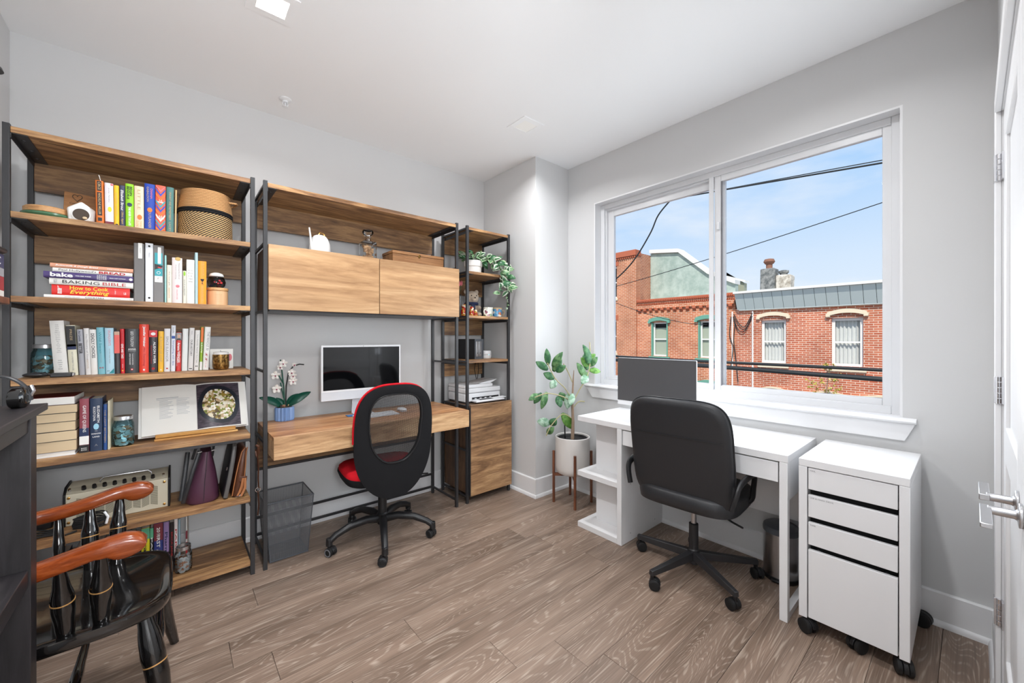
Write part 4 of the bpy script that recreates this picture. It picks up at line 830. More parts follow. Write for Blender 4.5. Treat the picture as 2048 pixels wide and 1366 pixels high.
# ---------------------------------------------------------------- fifth shelf
Z2 = SH[2]; G5 = 'books lying with their page edges forward on the fifth shelf'
spec = [(0.019, (226, 226, 228), 'paper', 0.0, 'white paperback at the bottom of the page-edge stack'),
        (0.046, (60, 56, 54), 'paper_cream', 0.004, 'thick paperback, second from the bottom of the page-edge stack'),
        (0.041, (40, 40, 44), 'paper_cream', -0.002, 'thick paperback, third from the bottom of the page-edge stack'),
        (0.040, (52, 46, 44), 'paper_cream', 0.002, 'thick paperback in the middle of the page-edge stack'),
        (0.037, (44, 52, 56), 'paper_cream', -0.003, 'thick paperback, third from the top of the page-edge stack'),
        (0.036, (58, 50, 48), 'paper_cream', 0.003, 'thick paperback, second from the top of the page-edge stack'),
        (0.034, (120, 38, 34), 'paper', 0.0, 'white-paged book with lifted dark red cover topping the page-edge stack')]
z = Z2
for th, c, pg, dx, lab in spec:
    t = lying(-0.475+dx, -0.326+dx, z, th, 2.590, c, lab, 0.20, R(random.uniform(-2, 2)), True, pg, th < 0.03, G5); z += th+0.0008
G5b = 'upright books on the fifth shelf'
def bk5(x0, x1, ztop, rgb, label, **k): return book(x0, x1, ztop, Z2, 2.603, rgb, label, group=G5b, **k)
b = bk5(-0.3185, -0.2890, 1.0058, (150, 72, 84), 'mottled rose hardback with dark foot on the fifth shelf'); band(b, 0.0, 0.034, 'c_black'); band(b, 0.074, 0.110, 'ink_navy'); band(b, 0.036, 0.074, 'c_white'); ttl(b, 'GAME OF QUEENS', 0.152, 0.120, 0.012, 'ink_white'); ttl(b, 'BASIC', 0.020, 0.018, 0.005, 'ink_white', 0, 'H'); ttl(b, 'BOOKS', 0.012, 0.018, 0.005, 'ink_white', 0, 'H')
b = bk5(-0.2860, -0.2465, 1.0043, (36, 54, 82), 'wide dark blue hardback with white capitals on the fifth shelf'); ttl(b, 'ELIZABETH', 0.168, 0.076, 0.008, 'ink_white', 0.007, bold=0.01); ttl(b, 'KOSTOVA', 0.170, 0.064, 0.008, 'ink_white', -0.006, bold=0.01); MB().sphere((0, -0.0042, 0.112), 0.009, 0.0008, 0.014, 14, 8).build('printed_cloud', 'c_sky', b, False); ttl(b, 'THE', 0.092, 0.008, 0.003, 'ink_white', 0, 'H'); ttl(b, 'SHADOW', 0.080, 0.030, 0.006, 'ink_white', 0, 'H', bold=0.01); ttl(b, 'LAND', 0.066, 0.022, 0.006, 'ink_white', 0, 'H', bold=0.01); ttl(b, 'A', 0.028, 0.010, 0.010, 'ink_grey', 0, 'H')
b = bk5(-0.2440, -0.2318, 0.9746, (40, 78, 138), 'slim blue book right of the wide dark blue one'); ttl(b, 'THE LIGHT BETWEEN', 0.11, 0.15, 0.005, 'ink_gold')
b = bk5(-0.2300, -0.2228, 0.9898, (216, 208, 180), 'thin cream book leaning by the right coin jar')
# open cookbook on a bamboo stand
t = thing('book_stand', 'bamboo book stand holding the open cookbook', 'book stand', (0.10, 2.69, Z2+0.0006))
W_ = 0.172
MB().box(-W_, W_, -0.045, -0.025, 0, 0.010).build('base_rail', 'bamboo', t, False, bevel=0.002)
MB().box(-W_, W_, 0.10, 0.118, 0, 0.010).build('base_rail', 'bamboo', t, False, bevel=0.002)
MB().hexa([(-W_+0.004, -0.040, 0.012), (W_-0.01, -0.040, 0.012), (W_-0.01, 0.012, 0.020), (-W_+0.004, 0.012, 0.020)], [(-W_+0.004, -0.044, 0.030), (W_-0.01, -0.044, 0.030), (W_-0.01, -0.036, 0.032), (-W_+0.004, -0.036, 0.032)]).build('page_ledge', 'bamboo', t, False, bevel=0.002)
tilt = 0.50
MB().hexa([(-0.15, 0.030, 0.012), (0.15, 0.030, 0.012), (0.15, 0.038, 0.010), (-0.15, 0.038, 0.010)], [(-0.15, 0.122, 0.20), (0.15, 0.122, 0.20), (0.15, 0.130, 0.198), (-0.15, 0.130, 0.198)]).build('rest_panel', 'bamboo', t, False, bevel=0.002)
for s in (-1, 1):
    MB().cyl((s*0.10, -0.030, 0.010), (s*0.10, -0.030, 0.022), 0.004, seg=10).build('brass_peg', 'brass', t, False)
    MB().hexa([(s*0.14, -0.03, 0.002), (s*0.14+0.01, -0.03, 0.002), (s*0.14+0.01, -0.03, 0.010), (s*0.14, -0.03, 0.010)], [(s*0.14, 0.11, 0.002), (s*0.14+0.01, 0.11, 0.002), (s*0.14+0.01, 0.11, 0.010), (s*0.14, 0.11, 0.010)]).build('side_rail', 'bamboo', t, False)
ob = thing('open_cookbook', 'large open cookbook showing a skillet photograph on the bamboo stand', 'book', (0.095, 2.688, Z2+0.0225), (R(-27), 0, R(1.5)))
H_, WL, WR = 0.262, 0.215, 0.222
def page_curve(s, w, n=12):
    out = []
    for k in range(n+1):
        u = k/n; out.append((s*w*u, -0.020*math.sin(min(u*2.6, 1)*PI/2)*(1-0.9*u) - 0.004))
    return out
for s, w, nm in ((-1, WL, 'left_page_block'), (1, WR, 'right_page_block')):
    c = page_curve(s, w); mb = MB(); rows = []
    for z0 in (0.0, H_): rows.append([(mb.bm.verts.new((x, y, z0)), mb.bm.verts.new((x*0.995, 0.006 if abs(x) > 0.01 else 0.002, z0))) for x, y in c])
    for k in range(len(c)-1):
        a, b2 = rows[0], rows[1]
        mb.bm.faces.new((a[k][0], a[k+1][0], b2[k+1][0], b2[k][0])); mb.bm.faces.new((a[k][1], b2[k][1], b2[k+1][1], a[k+1][1]))
        mb.bm.faces.new((a[k][0], a[k][1], a[k+1][1], a[k+1][0])); mb.bm.faces.new((b2[k][0], b2[k+1][0], b2[k+1][1], b2[k][1]))
    k = len(c)-1; mb.bm.faces.new((rows[0][k][0], rows[0][k][1], rows[1][k][1], rows[1][k][0]))
    mb.build(nm, 'paper', ob, False, angle=60)
MB().box(-WL-0.012, WR+0.010, 0.0065, 0.0095, -0.004, H_+0.004).build('cover', 'c_white', ob, False, bevel=0.001)
# printed photograph on the right page: table, pan, food
def page_y(x):
    u = min(max(abs(x)/WR, 0), 1); return -0.020*math.sin(min(u*2.6, 1)*PI/2)*(1-0.9*u)-0.004
def page_patch(poly_fn, m, nm, off, nx=14, nz=10, x0=0.004, x1=0.196, z0=0.006, z1=0.256):
    """patch of print following the page surface"""
    mb = MB(); g = {}
    for i in range(nx+1):
        for j in range(nz+1):
            x, zz = poly_fn(i/nx, j/nz); g[i, j] = mb.bm.verts.new((x, page_y(x)-off, zz))
    for i in range(nx):
        for j in range(nz): mb.bm.faces.new((g[i, j], g[i+1, j], g[i+1, j+1], g[i, j+1]))
    return mb.build(nm, m, ob, False, angle=80)
def tabletop_print():
    m, n, l, b_ = nodes_of('print_table'); tc = n.new('ShaderNodeTexCoord'); mp = n.new('ShaderNodeMapping'); mp.inputs['Scale'].default_value = (12, 1, 60); mp.inputs['Rotation'].default_value = (0, 0.4, 0); nz = n.new('ShaderNodeTexNoise'); nz.inputs['Scale'].default_value = 3; nz.inputs['Detail'].default_value = 5
    l(tc.outputs['Object'], mp.inputs[0]); l(mp.outputs[0], nz.inputs['Vector']); rp = ramp(n, [(0.35, (40, 34, 44)), (0.65, (92, 82, 92))]); l(nz.outputs[0], rp.inputs[0]); l(rp.outputs[0], b_.inputs['Base Color']); b_.inputs['Roughness'].default_value = 0.35
    m, n, l, b_ = nodes_of('print_food'); tc = n.new('ShaderNodeTexCoord'); vo = n.new('ShaderNodeTexVoronoi'); vo.inputs['Scale'].default_value = 95; vo.inputs['Randomness'].default_value = 1
    l(tc.outputs['Object'], vo.inputs['Vector']); sp_ = n.new('ShaderNodeSeparateXYZ'); l(vo.outputs['Color'], sp_.inputs[0])
    rp = ramp(n, [(0.0, (92, 72, 34)), (0.18, (150, 124, 50)), (0.34, (226, 214, 186)), (0.55, (240, 234, 220)), (0.74, (196, 168, 128)), (0.86, (130, 140, 56)), (1.0, (120, 84, 50))]); rp.color_ramp.interpolation = 'CONSTANT'
    l(sp_.outputs[0], rp.inputs[0]); l(rp.outputs[0], b_.inputs['Base Color']); b_.inputs['Roughness'].default_value = 0.35
tabletop_print(); mat('print_pan', (28, 34, 44), 0.3)
page_patch(lambda u, v: (0.004+0.192*u, 0.006+0.250*v), 'print_table', 'printed_photograph', 0.0008)
def pan(u, v, k=1.0):
    a = 2*PI*u; r = (0.100 if abs(math.cos(a)) < 2 else 0)*k*(1+0.10*abs(math.sin(a-0.5))**8); rr = r*v
    return (0.101+rr*math.cos(a)*0.93, 0.133+rr*math.sin(a)*1.06)
page_patch(lambda u, v: pan(u, v), 'print_pan', 'printed_pan', 0.0014, 40, 4)
page_patch(lambda u, v: pan(u, v, 0.80), 'print_food', 'printed_food', 0.0020, 40, 6)
mat('text_faint', (176, 178, 182), 0.7)
for ln in range(16):
    x0_ = -0.16 if ln < 2 else -0.148; sc = 0.060
    z0_ = 0.190-ln*0.0072
    ht = 0.0034 if ln == 0 else 0.0020
    for a, b2 in ((x0_, x0_+(0.088 if ln < 2 else 0.056*(0.8+0.2*math.sin(ln*2.3)))), (-0.080, -0.080+0.054*(0.85+0.15*math.sin(ln*1.7)))):
        if (ln > 13 and a > -0.1) or (ln < 1 and a > -0.1): continue
        mb = MB()
        for q in range(8):
            xa, xb = a+(b2-a)*q/8, a+(b2-a)*(q+1)/8
            mb.quad([(xa, page_y(xa)-0.0007, z0_), (xb, page_y(xb)-0.0007, z0_), (xb, page_y(xb)-0.0007, z0_+ht), (xa, page_y(xa)-0.0007, z0_+ht)])
        mb.build('text_line', 'text_faint', ob, False, angle=80)

# ---------------------------------------------------------------- sixth shelf: amplifier, cables, bags
Z1 = SH[1]
mat('amp_cream', (206, 198, 176), 0.5); mat('amp_panel', (176, 168, 148), 0.4)
am = thing('guitar_amplifier', 'small cream retro amplifier with chevron grille on the sixth shelf', 'amplifier', (-0.195, 2.74, Z1+0.0006), (0, 0, R(-1)))
AW, AH = 0.180, 0.142
MB().prism([(-0.060, 0), (0.075, 0), (0.075, AH+0.028), (-0.025, AH+0.022), (-0.060, AH)], -AW+0.004, AW-0.004, 'yz').build('body', 'amp_cream', am, False, bevel=0.003)
for s in (-1, 1): MB().prism([(-0.064, -0.0002), (0.078, -0.0002), (0.078, AH+0.034), (-0.026, AH+0.030), (-0.064, AH+0.002)], s*AW-0.004, s*AW+0.004, 'yz').build('side_cheek', 'black_plastic', am, False, bevel=0.002)
MB().hexa([(-AW+0.006, -0.058, AH+0.0015), (AW-0.006, -0.058, AH+0.0015), (AW-0.006, -0.027, AH+0.0215), (-AW+0.006, -0.027, AH+0.0215)], [(-AW+0.006, -0.059, AH+0.003), (AW-0.006, -0.059, AH+0.003), (AW-0.006, -0.028, AH+0.0232), (-AW+0.006, -0.028, AH+0.0232)]).build('control_panel', 'amp_panel', am, False)
for k in range(8): MB().cyl((-0.12+k*0.034, -0.043, AH+0.012), (-0.12+k*0.034, -0.052, AH+0.028), 0.0085, 0.007, 14).build('knob', 'black_plastic', am, False)
for x in (-0.165, 0.158): MB().cyl((x, -0.043, AH+0.012), (x, -0.050, AH+0.025), 0.005, seg=10).build('jack_socket', 'chrome', am, False)
MB().tube([(-0.07, -0.01, AH+0.02), (-0.07, -0.01, AH+0.034), (-0.058, -0.01, AH+0.046), (0.098, -0.01, AH+0.046), (0.11, -0.01, AH+0.034), (0.11, -0.01, AH+0.02)], 0.0035, 8).build('carry_handle', 'chrome', am, False)
mat('grille_dark', (128, 122, 104), 0.7)
for k in range(9):
    x = -0.142+k*0.0315; up = k % 2
    a, b2 = (0.020, 0.030) if up else (0.030, 0.020); g = MB()
    for q in range(17):                                    # fine louvres of one chevron field
        z0_ = 0.0+q*0.0055; zl = a+z0_; zr = b2+z0_
        g.hexa([(x, -0.0612, zl), (x+0.027, -0.0612, zr), (x+0.027, -0.0600, zr), (x, -0.0600, zl)], [(x, -0.0612, zl+0.003), (x+0.027, -0.0612, zr+0.003), (x+0.027, -0.0600, zr+0.003), (x, -0.0600, zl+0.003)])
    g.build('grille_field', 'grille_dark', am, False)
for x in (-0.166, 0.162):
    for z in (0.016, 0.128): MB().lathe((x, -0.0602, z), [(0.006, 0), (0.006, -0.0015), (0.003, -0.0025)], 12, 'y').build('corner_screw', 'brass', am, False)
t = thing('coiled_cable', 'coiled black cable in front of the cream amplifier', 'cable', (-0.285, 2.605, Z1+0.0006))
mb = MB()
for k in range(7):
    mb.tube([((0.052+0.002*math.sin(k))*math.cos(a), (0.030+0.0015*k)*math.sin(a), 0.010+0.007*k+0.004*math.sin(a*2+k)) for a in [2*PI*i/28 for i in range(28)]], 0.0036, 7, closed=True, up=(0, 0, 1))
mb.build('coil', 'black_rubber', t, False); MB().tube([(0.052, -0.02, 0.01), (0.058, -0.02, 0.04), (0.045, -0.01, 0.062)], 0.005, 8).build('cable_tie', 'white_plastic', t, False)
MB().tube([(-0.04, -0.02, 0.005), (-0.055, -0.035, 0.005), (-0.065, -0.040, 0.005), (-0.070, -0.045, 0.005)], 0.0035, 7).build('lead', 'black_rubber', t, False)
t = thing('loose_cables', 'loose black cables on the left end of the sixth shelf', 'cable', (-0.450, 2.655, Z1+0.0006))
for k in range(4): MB().tube([(-0.06, -0.05+k*0.02, 0.005), (-0.02, -0.07+k*0.025, 0.010+0.005*k), (0.03, -0.055+k*0.022, 0.006), (0.075, -0.06+k*0.028, 0.005)], 0.0042, 7).build('cable', 'black_rubber', t, False)
t = thing('black_adapter', 'black power adapter lying behind the loose cables', 'adapter', (-0.455, 2.735, Z1+0.0006)); MB().box(-0.05, 0.04, -0.03, 0.03, 0, 0.04).build('body', 'black_plastic', t, False, bevel=0.006); MB().tube([(0.04, 0, 0.02), (0.05, 0.0, 0.02)], 0.004, 8).build('lead', 'black_rubber', t, False)
# purple handbag
mat('purple_leather', (82, 46, 66), 0.42, bump=(300, 0.1)); mat('brown_leather', (94, 56, 38), 0.45, bump=(260, 0.1)); mat('grey_leather', (96, 94, 92), 0.4)
t = thing('purple_handbag', 'plum leather handbag standing on the sixth shelf', 'handbag', (0.118, 2.700, Z1+0.0006))
def loftbag(prof, m, nm, par, n=28, e=3.2):
    mb = MB(); rings = []
    for (cx, cy, rx, ry, z) in prof:
        ring = []
        for i in range(n):
            a = 2*PI*i/n; c, s = math.cos(a), math.sin(a)
            ring.append(mb.bm.verts.new((cx+rx*math.copysign(abs(c)**(2/e), c), cy+ry*math.copysign(abs(s)**(2/e), s), z)))
        rings.append(ring)
    mb.skin(rings); return mb.build(nm, m, par, False, angle=60)
loftbag([(0, 0, 0.066, 0.098, 0), (0, 0, 0.074, 0.102, 0.010), (0.002, 0, 0.066, 0.100, 0.08), (0.008, 0, 0.050, 0.098, 0.15), (0.014, 0, 0.030, 0.094, 0.225), (0.016, 0, 0.022, 0.090, 0.262)], 'purple_leather', 'body', t)
MB().tube([(0.002, -0.103, 0.012), (0.006, -0.102, 0.10), (0.014, -0.098, 0.20), (0.017, -0.092, 0.262)], 0.0012, 5).build('seam', 'black_leather', t, False)
for dx in (-0.030, 0.045): MB().tube([(dx*1.1-0.01, -0.06, 0.23), (dx*1.0, -0.085, 0.285), (0.010, -0.04, 0.312), (0.012, 0.05, 0.312), (dx, 0.08, 0.27)], 0.006, 8).build('handle', 'black_leather', t, False)
MB().tube([(-0.012, -0.070, 0.27), (-0.04, -0.095, 0.18), (-0.066, -0.104, 0.08), (-0.080, -0.09, 0.02)], 0.009, 8, flat=0.4, up=(0, 1, 0)).build('shoulder_strap', 'black_leather', t, False)
MB().tube([(-0.060, -0.02, 0.26), (-0.072, -0.06, 0.16), (-0.088, -0.08, 0.03)], 0.010, 8, flat=0.4, up=(0, 1, 0)).build('shoulder_strap', 'black_leather', t, False)
for x, z in ((-0.014, 0.268), (0.043, 0.268)): MB().cyl((x-0.008, -0.100, z), (x+0.010, -0.100, z+0.003), 0.003, seg=8).build('ring_clip', 'chrome', t, False)
t = thing('black_briefcase', 'slim black leather briefcase between the plum and brown bags', 'briefcase', (0.210, 2.715, Z1+0.0045), (0, R(9), 0))
loftbag([(0, 0, 0.012, 0.125, 0), (0, 0, 0.016, 0.130, 0.02), (0, 0, 0.015, 0.130, 0.20), (0, 0, 0.012, 0.105, 0.275), (0, 0, 0.006, 0.080, 0.285)], 'black_leather', 'body', t)
MB().tube([(0.0, -0.128, 0.005), (0.002, -0.133, 0.10), (0.002, -0.131, 0.20), (0.001, -0.110, 0.270), (0, -0.08, 0.288)], 0.0095, 8, flat=0.35, up=(0, 1, 0)).build('edge_piping', 'grey_leather', t, False)
MB().cyl((-0.018, -0.128, 0.150), (-0.018, -0.132, 0.168), 0.003, seg=8).build('zip_pull', 'chrome', t, False)
t = thing('brown_satchel', 'brown leather satchel at the right end of the sixth shelf', 'satchel', (0.262, 2.695, Z1+0.0055), (0, R(8), 0))
loftbag([(0, 0, 0.025, 0.115, 0), (0, 0, 0.028, 0.120, 0.012), (0.0, 0, 0.025, 0.118, 0.15), (0, 0, 0.020, 0.110, 0.235), (0, 0, 0.008, 0.095, 0.255)], 'brown_leather', 'body', t)
mat('tan_edge', (168, 106, 62), 0.5)
for x in (-0.024, 0.018): MB().tube([(x, -0.119, 0.006), (x*0.95, -0.121, 0.10), (x*0.8, -0.118, 0.17), (x*0.5, -0.110, 0.236), (x*0.2+0.01, -0.09, 0.256)], 0.0028, 6).build('edge_piping', 'tan_edge', t, False)
MB().hexa([(-0.004, -0.124, 0.080), (0.030, -0.124, 0.080), (0.030, -0.118, 0.080), (-0.004, -0.118, 0.080)], [(-0.004, -0.124, 0.108), (0.030, -0.124, 0.108), (0.030, -0.118, 0.108), (-0.004, -0.118, 0.108)]).build('strap_loop', 'brown_leather', t, False, bevel=0.002)
MB().tube([(0.012, -0.130, 0.100), (0.010, -0.134, 0.06), (0.004, -0.134, 0.025), (-0.004, -0.136, 0.008), (0.014, -0.140, 0.010), (0.026, -0.136, 0.05), (0.020, -0.130, 0.10)], 0.006, 8, flat=0.45, up=(0, 1, 0)).build('strap', 'tan_edge', t, False)
MB().tube([(-0.010, -0.136, 0.006), (0.004, -0.142, 0.008), (0.010, -0.136, 0.014)], 0.004, 8).build('buckle', 'chrome', t, False)
t = thing('leather_strap', 'dark brown leather strap hanging beside the bookcase post', 'strap', (0.356, 2.640, 0.42))
MB().tube([(-0.006, -0.03, 0.235), (0.0, -0.05, 0.20), (0.004, -0.055, 0.14), (0.002, -0.060, 0.08), (0.004, -0.064, 0.03)], 0.012, 8, flat=0.3, up=(1, 0, 0)).build('upper_strap', 'brown_leather', t, False)
MB().tube([(-0.004, -0.04, 0.262), (0.004, -0.05, 0.255), (0.006, -0.05, 0.22), (-0.002, -0.046, 0.20), (-0.008, -0.04, 0.23)], 0.007, 8).build('knot', 'brown_leather', t, False)
MB().tube([(0.012*math.cos(a), -0.066, 0.022+0.012*math.sin(a)) for a in [2*PI*k/16 for k in range(16)]], 0.0025, 6, closed=True).build('ring', 'chrome', t, False)
MB().tube([(0.0, -0.064, 0.012), (0.004, -0.066, -0.06), (0.0, -0.06, -0.12)], 0.012, 8, flat=0.3, up=(1, 0, 0)).build('lower_strap', 'brown_leather', t, False)

# ---------------------------------------------------------------- bottom shelf: row of books under the chair
Z0_ = SH[0]; G7 = 'paperbacks on the bottom shelf'
row = [(-0.400, 0.030, 0.205, (40, 52, 110), 'navy paperback with white capitals on the bottom shelf', 'CAPITAL', 'ink_white'),
       (-0.368, 0.026, 0.190, (30, 30, 34), 'black paperback, leftmost of the black ones on the bottom shelf', '', None),
       (-0.340, 0.044, 0.230, (44, 80, 150), 'wide blue textbook with white lettering on the bottom shelf', 'FOR DUMMIES', 'ink_white'),
       (-0.294, 0.038, 0.225, (208, 222, 234), 'pale blue textbook on the bottom shelf', 'Chemistry', 'ink_blue'),
       (-0.254, 0.030, 0.210, (24, 24, 28), 'black textbook right of the pale blue one on the bottom shelf', '', None),
       (-0.222, 0.036, 0.230, (30, 34, 38), 'black textbook with teal lettering on the bottom shelf', 'Cosmos', 'ink_teal'),
       (-0.184, 0.020, 0.200, (30, 40, 44), 'dark slate paperback on the bottom shelf', '', None),
       (-0.162, 0.016, 0.215, (226, 226, 224), 'slim white paperback on the bottom shelf', 'GUIDE', 'ink_teal'),
       (-0.144, 0.022, 0.205, (34, 36, 40), 'charcoal paperback left of the yellow book', 'VOLUME', 'ink_grey'),
       (-0.120, 0.030, 0.250, (232, 220, 40), 'bright yellow book with dark green top on the bottom shelf', 'Praxis', 'ink_black'),
       (-0.088, 0.012, 0.245, (40, 44, 52), 'slim dark paperback right of the bright yellow book', 'PAUL', 'ink_white'),
       (-0.074, 0.034, 0.262, (48, 60, 130), 'blue and maroon study guide on the bottom shelf', 'FIRST AID', 'ink_white'),
       (-0.038, 0.022, 0.258, (150, 124, 172), 'lavender paperback on the bottom shelf', 'Pharma', 'ink_navy'),
       (-0.014, 0.016, 0.250, (34, 26, 28), 'black paperback with dark red lettering on the bottom shelf', 'ERICA JANE', 'ink_red'),
       (0.004, 0.014, 0.262, (228, 220, 218), 'white paperback with red print at the right end of the bottom row', 'PARIS', 'ink_red'),
       (0.020, 0.009, 0.255, (148, 176, 190), 'thin pale blue booklet at the right end of the bottom row', '', None)]
for x, w, h, c, lab, s, ink in row:
    b = book(x, x+w, Z0_+h, Z0_, 2.700, c, lab, hard=False, group=G7)
    if s: ttl(b, s, h*0.55, h*0.5, min(w*0.5, 0.013), ink, bold=0.015)
    if 'bright yellow' in lab: band(b, h*0.78, h*0.995, 'c_green2')
    if 'maroon' in lab: band(b, h*0.66, h*0.995, 'c_maroon'); ttl(b, '2016', h*0.82, 0.05, 0.013, 'ink_white', bold=0.02)
    if 'lavender' in lab: band(b, 0.002, h*0.4, 'c_black')
t = thing('marked_folder', 'thin folder with coloured tabs behind the bottom row', 'folder', (0.052, 2.720, Z0_+0.0006), (0, 0, R(-4)))
MB().box(0, 0.004, 0, 0.16, 0, 0.262).build('sleeve', 'paper', t, False); MB().box(-0.001, 0.006, -0.01, 0.0, 0.06, 0.12).build('tab', 'c_red', t, False); MB().box(-0.001, 0.006, -0.012, 0.0, 0.14, 0.18).build('tab', 'c_maroon', t, False)

# ---------------------------------------------------------------- on the overhead cabinet
ZC = 1.800
t = thing('watering_can', 'small white watering can with a thin spout on the overhead cabinet', 'watering can', (0.705, 2.690, ZC+0.0006))
MB().lathe((0, 0, 0), [(0.055, 0), (0.062, 0.004), (0.063, 0.020), (0.058, 0.075), (0.046, 0.108), (0.034, 0.122), (0.026, 0.126), (0.024, 0.120)], 36).build('body', 'white_matte', t, False)
MB().tube([(-0.050, -0.02, 0.020), (-0.058, -0.03, 0.060), (-0.064, -0.036, 0.110), (-0.072, -0.042, 0.158)], [0.010, 0.008, 0.0055, 0.0045], 10).build('spout', 'white_matte', t, False)
MB().tube([(-0.01, 0.0, 0.124), (0.0, 0.0, 0.146), (0.022, 0.0, 0.142), (0.030, 0.0, 0.118)], 0.004, 8).build('handle', 'brass', t, False)
t = thing('glass_decanter', 'square glass decanter filled with corks on the overhead cabinet', 'decanter', (1.010, 2.690, ZC+0.0006))
r_ = 0.046
mb = MB(); mb.box(-r_, r_, -r_, r_, 0.0, 0.135); mb.build('glass_body', 'clear_glass', t, False, bevel=0.010, seg=3)
MB().lathe((0, 0, 0), [(0.036, 0.1355), (0.020, 0.148), (0.016, 0.158), (0.020, 0.172), (0.026, 0.176)], 28, caps=False).build('neck', 'clear_glass', t, False)
MB().lathe((0, 0, 0), [(0.018, 0.177), (0.033, 0.188), (0.038, 0.200), (0.034, 0.212), (0.026, 0.216), (0.002, 0.217)], 12).build('stopper', 'clear_glass', t, False)
mat('cork', (206, 164, 122), 0.8, bump=(300, 0.3))
rn = random.Random(4)
for k in range(20):
    a = rn.uniform(0, PI); e_ = rn.uniform(-0.5, 0.5); d_ = Vector((math.cos(a)*math.cos(e_), math.sin(a)*math.cos(e_), math.sin(e_)))*0.018
    c = Vector((rn.uniform(-0.022, 0.022), rn.uniform(-0.022, 0.022), 0.016+0.0048*k)); MB().cyl(c-d_, c+d_, 0.0092, seg=12).build('cork', 'cork', t, False, bevel=0.001)
t = thing('wooden_chest', 'flat wooden box with a small clasp on the overhead cabinet', 'box', (1.375, 2.700, ZC+0.0006))
MB().box(-0.205, 0.205, -0.05, 0.13, 0, 0.078).build('box_body', 'box_wood', t, False, bevel=0.003); MB().box(-0.207, 0.207, -0.052, 0.132, 0.079, 0.100).build('lid', 'box_wood', t, False, bevel=0.003)
MB().prism([(-0.008, 0.066), (0.008, 0.066), (0.008, 0.090), (-0.008, 0.090)], -0.0545, -0.0505, 'xz').build('clasp', 'mottled_brass', t, False, bevel=0.001)

# ---------------------------------------------------------------- on the desk
ic = thing('desktop_computer', 'slim white all-in-one computer on the wooden desk', 'computer', (1.003, 2.755, DZ+0.0006))
IW, IZ0, IZ1 = 0.274, 0.106, 0.474
MB().box(-IW, IW, 0.0, 0.0115, IZ0, IZ1).build('enclosure', 'white_plastic', ic, False, bevel=0.005, seg=3)
MB().box(-IW+0.0015, IW-0.0015, -0.0012, -0.0001, IZ0+0.058, IZ1-0.0015).build('bezel', 'white_plastic', ic, False, bevel=0.0005)
MB().box(-IW+0.012, IW-0.012, -0.0022, -0.0013, IZ0+0.070, IZ1-0.013).build('screen', 'screen_black', ic, False)
mat('chin_silver', (208, 211, 216), 0.4); MB().box(-IW+0.001, IW-0.001, -0.0012, -0.0001, IZ0+0.002, IZ0+0.0575).build('chin', 'chin_silver', ic, False)
MB().lathe((0, -0.0013, IZ1-0.007), [(0.002, 0), (0.002, -0.0004)], 10, 'y').build('camera_dot', 'shadow_gap', ic, False)
MB().hexa([(-0.065, 0.045, 0.004), (0.065, 0.045, 0.004), (0.065, 0.051, 0.004), (-0.065, 0.051, 0.004)], [(-0.065, 0.013, 0.20), (0.065, 0.013, 0.20), (0.065, 0.019, 0.20), (-0.065, 0.019, 0.20)]).build('stand_neck', 'chin_silver', ic, False, bevel=0.001)
MB().box(-0.065, 0.065, -0.075, 0.052, 0.0, 0.004).build('stand_foot', 'chin_silver', ic, False, bevel=0.0015)
kb = thing('keyboard', 'white compact keyboard in front of the wooden desk computer', 'keyboard', (1.040, 2.615, DZ+0.0006))
MB().hexa([(-0.140, -0.056, 0), (0.140, -0.056, 0), (0.140, 0.058, 0), (-0.140, 0.058, 0)], [(-0.140, -0.056, 0.005), (0.140, -0.056, 0.005), (0.140, 0.058, 0.011), (-0.140, 0.058, 0.011)]).build('base', 'chin_silver', kb, False, bevel=0.002)
for i in range(14):
    for j in range(5):
        x, y = -0.130+i*0.0188, -0.046+j*0.0200; z = 0.0062+(y+0.056)*0.0526
        MB().box(x, x+0.0162, y, y+0.0172, z, z+0.0016).build('key', 'white_plastic', kb, False)
ms = thing('computer_mouse', 'white mouse on the wooden desk right of the keyboard', 'mouse', (1.245, 2.665, DZ+0.0006))
MB().sphere((0, 0, 0.0128), 0.028, 0.056, 0.012, 20, 12).build('shell', 'white_plastic', ms, False); MB().box(-0.022, 0.022, -0.045, 0.045, 0, 0.004).build('base', 'chin_silver', ms, False, bevel=0.001)
pd = thing('blue_pad', 'small blue pad under the computer stand', 'pad', (0.915, 2.720, DZ+0.0003)); mat('pad_blue', (52, 106, 160), 0.6)
MB().box(-0.035, 0.02, -0.03, 0.03, 0.0001, 0.003).build('sheet', 'pad_blue', pd, False)
# toy-brick orchid
oc = thing('brick_orchid', 'white orchid of toy bricks in a fluted blue pot on the desk', 'toy plant', (0.538, 2.850, DZ+0.0006))
mat('brick_blue', (120, 150, 196), 0.4); mat('brick_green', (14, 74, 58), 0.35); mat('brick_dark', (26, 30, 30), 0.4); mat('petal_white', (236, 232, 226), 0.45); mat('petal_pink', (150, 60, 90), 0.45)
mb = MB(); n = 16; rings = []
for z, s_ in ((0, 0.94), (0.006, 1.0), (0.078, 1.0), (0.084, 0.96)):
    rings.append([mb.bm.verts.new((s_*(0.055 if i % 2 else 0.046)*math.cos(2*PI*(i+0.5)/(2*n)), s_*(0.055 if i % 2 else 0.046)*math.sin(2*PI*(i+0.5)/(2*n)), z)) for i in range(2*n)])
mb.skin(rings); mb.build('fluted_pot', 'brick_blue', oc, False, angle=20)
MB().lathe((0, 0, 0), [(0.044, 0.078), (0.040, 0.088), (0.002, 0.090)], 14).build('soil_bricks', 'dark_brown', oc, False, angle=20)
rn = random.Random(2)
